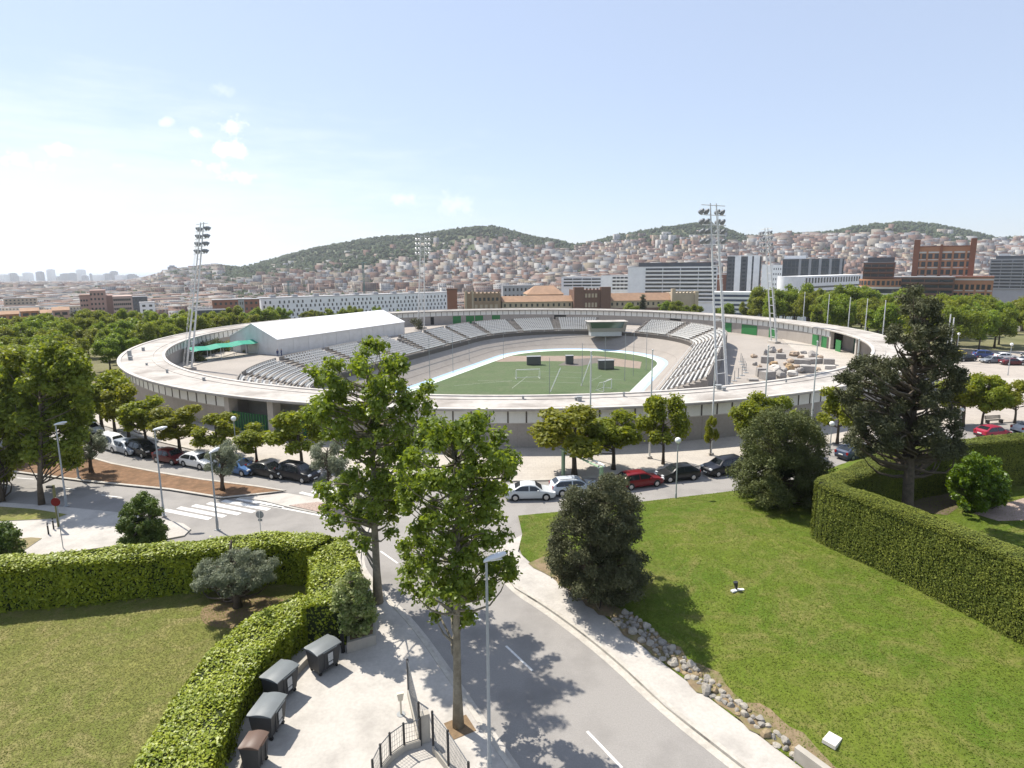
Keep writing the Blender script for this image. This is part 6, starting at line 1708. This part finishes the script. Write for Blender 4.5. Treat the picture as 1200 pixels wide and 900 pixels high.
# white slab block
def slab(px0, px1, Y0, Y1, ptop, label, rows, blank, m_wall=m_bw, name='slab_block', dep=14, pb_=None, group=None, mwin=None, setback=True):
    B = Bld(name, label, px0, px1, Y0, Y1, ptop, group=group); H = B.H
    B.box('wall', 0, B.L, 0, dep, 0, H, m_wall)
    B.box('roof', -.2, B.L + .2, -.2, dep + .2, H + .003, H + .4, m_grw)
    if setback: B.box('set_back_storey', B.L * .12, B.L * .98, 4, dep - 2, H + .4, H + 3.4, m_dkwall)
    x0 = B.L * blank; dz = 3.1
    for r in range(rows):
        z = H - 1.9 - r * dz
        if z < 1.5: break
        n = 4
        for k in range(n): 
            xa, xb = x0 + (B.L - x0 - .5) * k / n + .25, x0 + (B.L - x0 - .5) * (k + 1) / n - .25
            B.win((xa + xb) / 2, z, xb - xa, 1.55, mwin, name='window_band')
        B.box('balcony_parapet', x0, B.L, -1.1, -.12, z - 1.75, z - .82, m_wall)
    return B
slab(737, 842, 505, 560, 313, 'long white slab block of flats with dark balcony bands right of the monastery', 9, .20)
slab(706, 738, 530, 545, 323, 'small white and brick block left of the long white slab', 4, .4, setback=False)
slab(659, 706, 600, 610, 325, 'pale low flats with banded windows above the tiled hall roof', 3, .05, setback=False)
# dark glass tower with white strips
B = Bld('strip_tower', 'dark glass tower block with tall white strips right of the tall floodlight tower', 853, 893, 600, 605, 301); H = B.H
B.box('wall', 0, B.L, 0, 18, 0, H, m_dkwall); B.grid(.5, B.L - .5, 2, H - 2, 7, 13, .7, .5, cap=91)
for a, b_ in ((862, 869), (877, 882), (884, 891)): B.box('white_strip', B.x(a), B.x(b_), -.6, -.1, 0, H + .5, m_bw)
B.box('roof', -.3, B.L + .3, -.7, 18.3, H + .503, H + 1.2, m_bw)
slab(826, 856, 610, 615, 322, 'dark red block between the white slab and the strip tower', 0, .0, m_brick, setback=False)
B = Bld('white_tower', 'slim white tower with small square windows left of the dark glass block', 894, 918, 560, 562, 311); H = B.H
B.box('wall', 0, B.L, 0, 12, 0, H, m_bw); B.grid(B.L * .55, B.L - .4, 2, H - 1, 4, 9, .4, .4); B.box('roof', -.1, B.L + .1, -.1, 12.1, H + .003, H + .4, m_bw)
B = Bld('glass_office_block', 'long dark glass office block with grey vertical panels', 918, 990, 600, 660, 304); H = B.H
B.box('wall', 0, B.L, 0, 16, 0, H, m_dkwall); B.grid(.5, B.L - .5, 1, H - 1, 14, 7, .8, .75, glassmat('blue_black_glass', (.03, .045, .06), .12), cap=98)
for k in range(5): B.box('grey_panel', B.L * (.27 + .165 * k), B.L * (.27 + .165 * k) + 2.2, -.5, -.1, 0, H, m_grw)
B.box('roof', -.2, B.L + .2, -.6, 16.2, H + .003, H + .5, m_grw); B.box('plant_room', 1, B.L * .38, 3, 12, H + .5, H + 3.5, m_bw)
# white block with a rounded end and a row of tall windows
B = Bld('rounded_white_block', 'low white block with a rounded end and a row of tall dark windows', 936, 1013, 450, 520, 324, turn=False); H = B.H
B.box('wall', 0, B.L, 0, 14, 0, H, m_bw); b = MB(); b.tube([(0, 7, 0), (0, 7, H)], 7, 24); b.build('rounded_end', m_bw, B.t, smooth=True)
for k in range(20): B.win(B.L * .13 + k * B.L * .043, H - 3.4, B.L * .024, 4.0)
for k in range(3): B.win(B.L * .53, H - 8.6 - 3.6 * k, B.L * .86, 1.4, name='window_band')
# striped podium
B = Bld('striped_podium', 'low white striped building with dark ribbon windows below the towers', 838, 948, 420, 430, 342); H = B.H
B.box('wall', 0, B.L, 0, 14, 0, H, m_bw)
for k in range(5): B.win(B.L / 2, H - 2.6 - k * 3.1, B.L * .97, 1.5, name='window_band', m=glassmat('blue_ribbon_glass', (.04, .06, .12), .15))
# leaning stone pillar
B = Bld('stone_pylon', 'tall tapering stone pylon rising from the trees behind the ring', 879, 891, 300, 300, 343, cat='pylon'); H = B.H
b = MB(); b.loft([[(0, 0, 0), (2.6, 0, 0), (2.6, 2, 0), (0, 2, 0)], [(1.6, .4, H), (2.9, .4, H), (2.9, 1.6, H), (1.6, 1.6, H)]]); b.build('shaft', m_conc, B.t)
b = MB(); b.loft([[(3.4, .2, 0), (5.0, .2, 0), (5.0, 1.8, 0), (3.4, 1.8, 0)], [(2.92, .5, H * .93), (3.4, .5, H * .93), (3.4, 1.5, H * .93), (2.92, 1.5, H * .93)]]); b.build('brace', m_conc, B.t)
# curved orange building
B = Bld('curved_brick_block', 'curved orange brick block with pale bands left of the tall conifer', 1009, 1062, 360, 375, 327); H = B.H; Rr = B.L / 2
def half(r, z0, z1, part, m, parent=None):
    b = MB(); n = 28; L2 = []
    for k in range(n + 1):
        a = math.pi + math.pi * k / n; L2.append([(Rr + r * math.cos(a), 8 + r * math.sin(a) * .75, z0), (Rr + (r - .3) * math.cos(a), 8 + (r - .3) * math.sin(a) * .75, z0), (Rr + (r - .3) * math.cos(a), 8 + (r - .3) * math.sin(a) * .75, z1), (Rr + r * math.cos(a), 8 + r * math.sin(a) * .75, z1)])
    b.loft(L2); return b.build(part, m, parent or B.t)
z = H; half(Rr, H - 4.4, H, 'brick_storey', m_orange)
for k in range(14):
    a = math.pi + math.pi * (k + .5) / 14; B.win(Rr + (Rr + .03) * math.cos(a), H - 2.3, 1.5, 2.6, rz=a + math.pi / 2, yy=8 + (Rr + .03) * math.sin(a) * .75)
for k in range(4): half(Rr + .5, H - 5.6 - 3.6 * k, H - 4.5 - 3.6 * k, 'pale_band', m_band); half(Rr, H - 8.1 - 3.6 * k, H - 5.62 - 3.6 * k, 'ribbon_window', m_win)
b = MB(); b.sheet([(Rr + (Rr - .3) * math.cos(a), 8 + (Rr - .3) * math.sin(a) * .75) for a in np.linspace(math.pi, TAU, 29)], H - .3); b.build('roof', m_grw, B.t)
slab(1013, 1050, 400, 410, 308, 'dark brown flats with balconies behind the curved brick block', 7, .02, m_brick2)
# big brown brick block with turrets
def brickblock(px0, px1, Y0, Y1, ptop, label, nx, nz, turrets=(), bands=(), extra=None):
    B = Bld('brick_flats', label, px0, px1, Y0, Y1, ptop); H = B.H; B.box('wall', 0, B.L, 0, 20, 0, H, m_orange)
    B.box('roof', -.2, B.L + .2, -.2, 20.2, H + .003, H + .6, m_brick)
    B.grid(B.L * .03, B.L * .97, 1, H - 3, nx, nz, .66, .6, cap=100)
    for k in range(1, nx):
        if k % 2 == 0: B.box('brick_pier', B.L * (.03 + .94 * k / nx) - .5, B.L * (.03 + .94 * k / nx) + .5, -.5, -.11, 0, H - 2.2, m_orange)
    for j in range(nz): B.box('sill_strip', 0.2, B.L - .2, -.2, -.105, 1 + (H - 4) * j / nz, 1 + (H - 4) * j / nz + .55, m_band)
    for z in bands: B.box('pale_band', -.15, B.L + .15, -.25, -.12, H * z, H * z + .9, m_band)
    for p0, p1, pt_ in turrets: B.box('turret', B.x(p0), B.x(p1), -.8, 5, 0, B.z(pt_), m_brick)
    return B
B = brickblock(1070, 1142, 370, 380, 290, 'tall orange brick flats with two turrets right behind the tall conifer', 9, 10, ((1070, 1077, 281), (1101, 1104, 287), (1136, 1143, 281)), (.93, .60, .42))
brickblock(1120, 1168, 345, 352, 325, 'lower stepped orange brick flats right of the tall brick flats', 7, 6, (), (.95, .55, .25))
slab(1050, 1122, 355, 360, 325, 'low dark brick wing in front of the tall brick flats', 4, .05, m_brick2, setback=False)
slab(1161, 1215, 600, 620, 304, 'grey banded block of flats at the right edge', 9, .02, m_grw)
B = Bld('clinic_tower', 'pale round topped building above the grey banded block', 1170, 1184, 700, 702, 297); B.box('wall', 0, B.L, 0, 10, 0, B.H, m_bw); B.grid(.5, B.L - .5, 4, B.H - 1, 4, 4); B.box('roof', -.5, B.L + .5, -.5, 10.5, B.H + .003, B.H + 1, m_pink)
# left side
B = Bld('pink_hospital', 'large pink brown hospital block with many small windows at the left', 90, 152, 400, 380, 347); H = B.H
B.box('wall', 0, B.L * .62, 0, 16, 0, H, m_pink); B.box('tall_part', B.L * .2, B.L * .5, -3, 12, 0, H + 3.6, m_pink); B.box('near_wing', B.L * .62, B.L, -6, 14, 0, H - .6, wallmat('pale_pink_render', (.44, .32, .28)))
for r in range(6):
    for k in range(9): B.win(B.L * (.645 + .038 * k), H - 3 - 3 * r, .9, 1.4, yy=-6.05)
for r in range(4):
    for k in range(4): B.win(B.L * (.22 + .07 * k), H + 1 - 3.2 * r, 1.0, 1.4, yy=-3.05)
for r in range(3):
    for k in range(3): B.win(B.L * (.03 + .05 * k), H - 3 - 3.2 * r, 1.0, 1.3)
B.box('roof', -.2, B.L * .2, -.2, 16.2, H + .003, H + .5, m_brick2); B.box('annex', B.L * .12, B.L * .45, -12, -4, 0, H - 9.5, m_tile)
for px0, px1, pt_, l, mm in ((18, 40, 365, 'low apartment row with orange loggias at the left edge of the park wood', m_orange), (42, 55, 367, 'sand coloured low apartment house left of the dark cypresses', m_sand), (56, 76, 364, 'terracotta low apartment house beside the dark cypresses', m_pink), (-12, 16, 369, 'low orange apartment house cut by the left edge', m_orange)):
    B = Bld('low_apartments', l, px0, px1, 310, 312, pt_, group='low apartment row at the left'); B.box('wall', 0, B.L, 0, 9, 0, B.H, mm); n = max(2, int(B.L / 3.2)); B.grid(.4, B.L - .4, B.H - 6.2, B.H - .3, n, 2, .7, .5)
    b = MB(); b.loft([[(-.3, -.4, B.H + .003), (-.3, 4.5, B.H + 1.5), (-.3, 9.4, B.H + .003)], [(B.L + .3, -.4, B.H + .003), (B.L + .3, 4.5, B.H + 1.5), (B.L + .3, 9.4, B.H + .003)]]); b.build('roof', m_tile, B.t)
B = Bld('dark_pavilion', 'dark flat roofed pavilion with terracotta base above the left of the ring', 225, 262, 300, 300, 364); H = B.H
B.box('wall', 0, B.L, 0, 10, 0, H - 4, m_pink); B.box('upper_storey', 0, B.L, -.5, 10, H - 4 + .003, H, m_dkwall); B.win(B.L * .5, H - 2, B.L * .7, 2.4, yy=-.56, m=glassmat('pavilion_glass', (.06, .07, .09), .1))
for px0, px1, Y, pt_, l, mm in ((246, 302, 430, 352, 'long red brick block left of the white apartment block', m_brick), (277, 284, 395, 351, 'slim grey concrete tower in front of the red brick block', m_grw), (120, 170, 520, 349, 'dark roofed hall behind the pink hospital', m_dkwall), (0, 40, 620, 350, 'sand coloured blocks at the far left edge', m_sand), (160, 178, 470, 355, 'white house among the trees right of the pink hospital', m_bw), (590, 634, 520, 335, 'long grey flat roofed building above the monastery', m_grw)):
    B = Bld('town_block', l, px0, px1, Y, Y + 5, pt_); H = B.H; B.box('wall', 0, B.L, 0, 10, 0, H, mm); n = max(2, min(18, int(B.L / 3.4))); B.grid(.5, B.L - .5, 1.0, H - .6, n, max(1, min(5, int(H / 3.2))), .45, .45); B.box('roof', -.2, B.L + .2, -.2, 10.2, H + .003, H + .4, m_grw)
# tower cranes
for px, pt_, pb_, Y, l in ((426.5, 308, 345, 800, 'thin green tower crane mast above the white apartment block'), (337.5, 330, 347, 760, 'thin dark crane mast at the left end of the white apartment block')):
    x = (px - 600) / 714.6 * Y; z = float(terr(x, Y)); t = thing('tower_crane', l, 'crane', (x, Y, z)); h = D(px, pt_, Y)[2] - z
    mm = mat('crane_green', (.05, .14, .13), rough=.6, var=.1); b = MB()
    for sx_ in (-.8, .8):
        for sy in (-.8, .8): b.bar((sx_, sy, 0), (sx_, sy, h), .3)
    for k in range(int(h / 2.4)): b.bar((-.8, -.8, k * 2.4), (.8, -.8, k * 2.4 + 2.4), .2)
    b.build('mast', mm, t); b = MB(); b.bar((0, -6, h + .3), (0, 22, h + .3), .6); b.build('jib', mm, t); b = MB(); b.bbox(-.7, .7, -.7, .7, h - 2.4, h - .2); b.build('cab', m_grw, t)

# skyline towers far away on the coast
sky_t = [(0, 9, 322, 'first'), (13, 6, 320.5, ''), (17, 4, 323, ''), (30, 7, 319.8, ''), (33, 5, 321.5, ''), (45, 6, 318.8, ''), (58, 6, 316, 'slim'), (75, 9, 321, 'broad'), (83, 6, 320.3, ''), (93, 7, 316.2, ''), (98, 5, 323.5, ''), (106, 2, 321, ''), (112, 10, 322.5, ''), (124, 6, 321, ''), (132, 6, 318.2, ''), (139, 9, 322.7, ''), (152, 8, 321.8, ''), (159, 4, 324, ''), (24, 5, 324, ''), (67, 5, 324.5, ''), (201, 7, 312.5, 'hill')]
proto_tower = {}
for i, (px, w, pt_, kx) in enumerate(sky_t):
    Y = 4700 + (i % 5) * 60 if kx != 'hill' else 2350
    x = (px - 600) / 714.6 * Y; z = float(terr(x, Y)) - 1; wd = w / 714.6 * Y; h = D(px, pt_, Y)[2] - z
    t = thing('skyline_tower', 'distant pale tower on the hazy coast skyline at the left' if kx != 'hill' else 'pale tower block on top of the low hill at the left', 'tower', (x, Y, z), 0, 'towers of the far coast skyline' if kx != 'hill' else None)
    b = MB(); b.bbox(-wd / 2, wd / 2, 0, wd, 0, h); b.bbox(-wd * .3, wd * .3, wd * .2, wd * .8, h, h + 5); b.build('shaft', m_grw if i % 3 else m_bw, t)

# ---- the houses on the slopes: 300 that show largest as things, the rest as one mass
housemats = [wallmat('house_wall_%s' % n, c, .05) for n, c in (('white', (.45, .44, .42)), ('cream', (.37, .32, .26)), ('grey', (.26, .26, .27)), ('brick', (.21, .125, .095)), ('terracotta', (.25, .155, .12)), ('brown', (.16, .12, .10)), ('ochre', (.33, .27, .19)), ('rose', (.30, .225, .20)))]
words = ['white', 'cream', 'grey', 'brick red', 'terracotta', 'brown', 'ochre', 'rose']
def winmat(m):
    """wall with rows of small windows set by the face's own metre coordinates"""
    w = m.copy(); w.name = m.name + '_windows'; nt = w.node_tree; L = nt.links; bs = [n for n in nt.nodes if n.type == 'BSDF_PRINCIPLED'][0]; src = bs.inputs['Base Color'].links[0].from_socket
    uv = _n(nt, 'ShaderNodeUVMap'); sx = _n(nt, 'ShaderNodeSeparateXYZ'); L.new(uv.outputs[0], sx.inputs[0])
    def mth(op, a, b=None):
        n = _n(nt, 'ShaderNodeMath', operation=op)
        for i, v in enumerate((a, b)):
            if v is None: continue
            if isinstance(v, (int, float)): n.inputs[i].default_value = v
            else: L.new(v, n.inputs[i])
        return n.outputs[0]
    fu = mth('FRACT', mth('DIVIDE', sx.outputs[0], 2.9)); fv = mth('FRACT', mth('DIVIDE', sx.outputs[1], 3.0))
    k = mth('MULTIPLY', mth('LESS_THAN', mth('ABSOLUTE', mth('SUBTRACT', fu, .5)), .24), mth('LESS_THAN', mth('ABSOLUTE', mth('SUBTRACT', fv, .5)), .26))
    mx = _n(nt, 'ShaderNodeMix', data_type='RGBA'); L.new(mth('MULTIPLY', k, .85), mx.inputs['Factor']); L.new(src, mx.inputs['A']); mx.inputs['B'].default_value = (.05, .05, .06, 1); L.new(mx.outputs['Result'], bs.inputs['Base Color']); return w
hw = [winmat(m) for m in housemats]
m_flat = mat('flat_roof_tile', (.225, .142, .108), rough=.95, var=.25, scale=.02); m_flatg = mat('flat_roof_grey', (.235, .225, .215), rough=.95, var=.25, scale=.02)
HR = np.random.default_rng(5)
# share of each slope that is wooded (by column), top part of the hill
WU = np.array([150, 290, 420, 500, 540, 600, 660, 690, 720, 800, 850, 880, 950, 1000, 1060, 1130, 1165, 1200, 1300]); WT = np.array([12, 18, 32, 32, 17, 13, 10, 3, 9, 19, 20, 4, 2, 11, 16, 18, 4, 2, 2], float)
recs = []
tries = 0
while len(recs) < 12500 and tries < 200000:
    tries += 1
    Y = 560 + 1850 * HR.random() ** .75; u = HR.uniform(120, 1290)
    x = (u - 600) / 714.6 * Y; z = float(terr(x, Y))
    ys_ = np.interp(u, PU, PV); ridge = ZC + (hor(u) - ys_) / 714.6 * YR
    vis_y = hor(u) - (z - ZC) / Y * 714.6                                  # row where the foot of the house is seen
    if vis_y - ys_ < np.interp(u, WU, WT) * (0.75 + .5 * HR.random()) * (1 if HR.random() > .04 else .3): continue
    if u < 300 and Y < 1100 and HR.random() < .45: continue
    if HR.random() < .5 + .5 * math.sin(x / 90) * math.sin(Y / 75) - .35: continue
    big = HR.random() < .22
    w, d = HR.uniform(8, 22) * (1.2 if big else 1), HR.uniform(7, 12); h = HR.uniform(5, 9) if not big else HR.uniform(10, 20)
    if u < 300: h *= .8
    if u > 640 and Y > 1000 and HR.random() < .7: w = HR.uniform(13, 32); h = HR.uniform(9, 23)
    if u > 640 and HR.random() < .22: continue
    if 480 < u < 1230 and Y < 900: h = min(h, 9)
    if u < 480 and Y < 1000: h = min(h, 7); w = min(w, 11)
    recs.append((x, Y, z, w, d, h, HR.normal(0, .12) + .55 * math.sin(x / 260 + Y / 310), int(HR.choice(8, p=[.20, .16, .10, .14, .13, .12, .06, .09])), w * h / Y ** 2))
# flat town running down to the coast at the left
k = 0
while k < 4200:
    Y = 600 + 4100 * HR.random() ** 1.3; u = HR.uniform(-90, 260); x = (u - 600) / 714.6 * Y; z = float(terr(x, Y))
    w, d, h = HR.uniform(14, 34), HR.uniform(10, 22), HR.uniform(7, 16) if Y > 1500 else HR.uniform(5, 10)
    recs.append((x, Y, z, w, d, h, HR.normal(0, .5), int(HR.choice(8, p=[.26, .18, .16, .08, .08, .06, .08, .10])), w * h / Y ** 2)); k += 1
recs.sort(key=lambda r: -r[-1])
def housegeo(r):
    x, y, z, w, d, h, rz = r[:7]; c, s = math.cos(rz), math.sin(rz); P = []
    for zz in (-6, h):
        for a, b in ((-w / 2, -d / 2), (w / 2, -d / 2), (w / 2, d / 2), (-w / 2, d / 2)): P.append((a * c - b * s, a * s + b * c, zz))
    F_ = [(0, 1, 5, 4), (1, 2, 6, 5), (2, 3, 7, 6), (3, 0, 4, 7), (4, 5, 6, 7)]
    UV = []
    for i in range(4):
        l = w if i % 2 == 0 else d; n = max(1, round(l / 2.9)) * 2.9; UV += [(0, -6), (n, -6), (n, h), (0, h)]
    UV += [(.1, .1)] * 4
    return P, F_, UV
for i, r in enumerate(recs[:300]):
    P, F_, UV = housegeo(r); n = words[r[7]]
    o = npmesh('hillside_house', P, F_, [hw[r[7]], m_flat if i % 2 else m_flatg], mi=[0, 0, 0, 0, 1], uv=UV); o.location = (r[0], r[1], r[2])
    side = 'left' if 600 + 714.6 * r[0] / r[1] < 300 else ('middle' if 600 + 714.6 * r[0] / r[1] < 800 else 'right')
    tag(o, '%s flat roofed town house in the dense town behind the ring, %s part' % (n, side), 'house', 'houses of the town behind the velodrome')
Vh, Qh, Uh, Mh = [], [], [], []
for i, r in enumerate(recs[300:]):
    P, F_, UV = housegeo(r); o = len(Vh); Vh += [(a + r[0], b + r[1], c + r[2]) for a, b, c in P]; Qh += [[v + o for v in f] for f in F_]; Uh += UV; Mh += [r[7]] * 4 + [8 if HR.random() < .6 else 9]
stuff(npmesh('hillside_town', Vh, Qh, hw + [m_flat, m_flatg], mi=Mh, uv=Uh))
# woods on the hills and green between the houses
lf_far = mat('far_wood_leaf', (.040, .058, .024), rough=.95, var=.5, scale=.035)
bl_ = MB(); bl_.sphere((0, 0, 0), 1, 7, 5); bv = np.array(bl_.v); tri = []
for f in bl_.f:
    tri += [f] if len(f) == 3 else [[f[0], f[1], f[2]], [f[0], f[2], f[3]]]
tri = np.array(tri)
Vw, Qw = [], []; n = 0; tries = 0
while n < 13000 and tries < 90000:
    tries += 1
    Y = 560 + 1900 * HR.random() ** .7; u = HR.uniform(-60, 1290); x = (u - 600) / 714.6 * Y; z = float(terr(x, Y)); ys_ = np.interp(u, PU, PV); vy = hor(u) - (z - ZC) / Y * 714.6
    wood = vy - ys_ < np.interp(u, WU, WT) and u > 165
    if not wood and HR.random() < .5: continue
    if u < 165 and HR.random() < .4: continue
    s = HR.uniform(3.5, 7) if wood else HR.uniform(2.5, 5)
    v = bv * (np.array([s, s, s * HR.uniform(.8, 1.25)])) * (1 + .28 * HR.standard_normal((len(bv), 1))); v += (x, Y, z + s * .7)
    Qw.append(tri + n * len(bv)); Vw.append(v); n += 1
stuff(npmesh('far_woods', np.concatenate(Vw), np.concatenate(Qw), lf_far, tri=True))
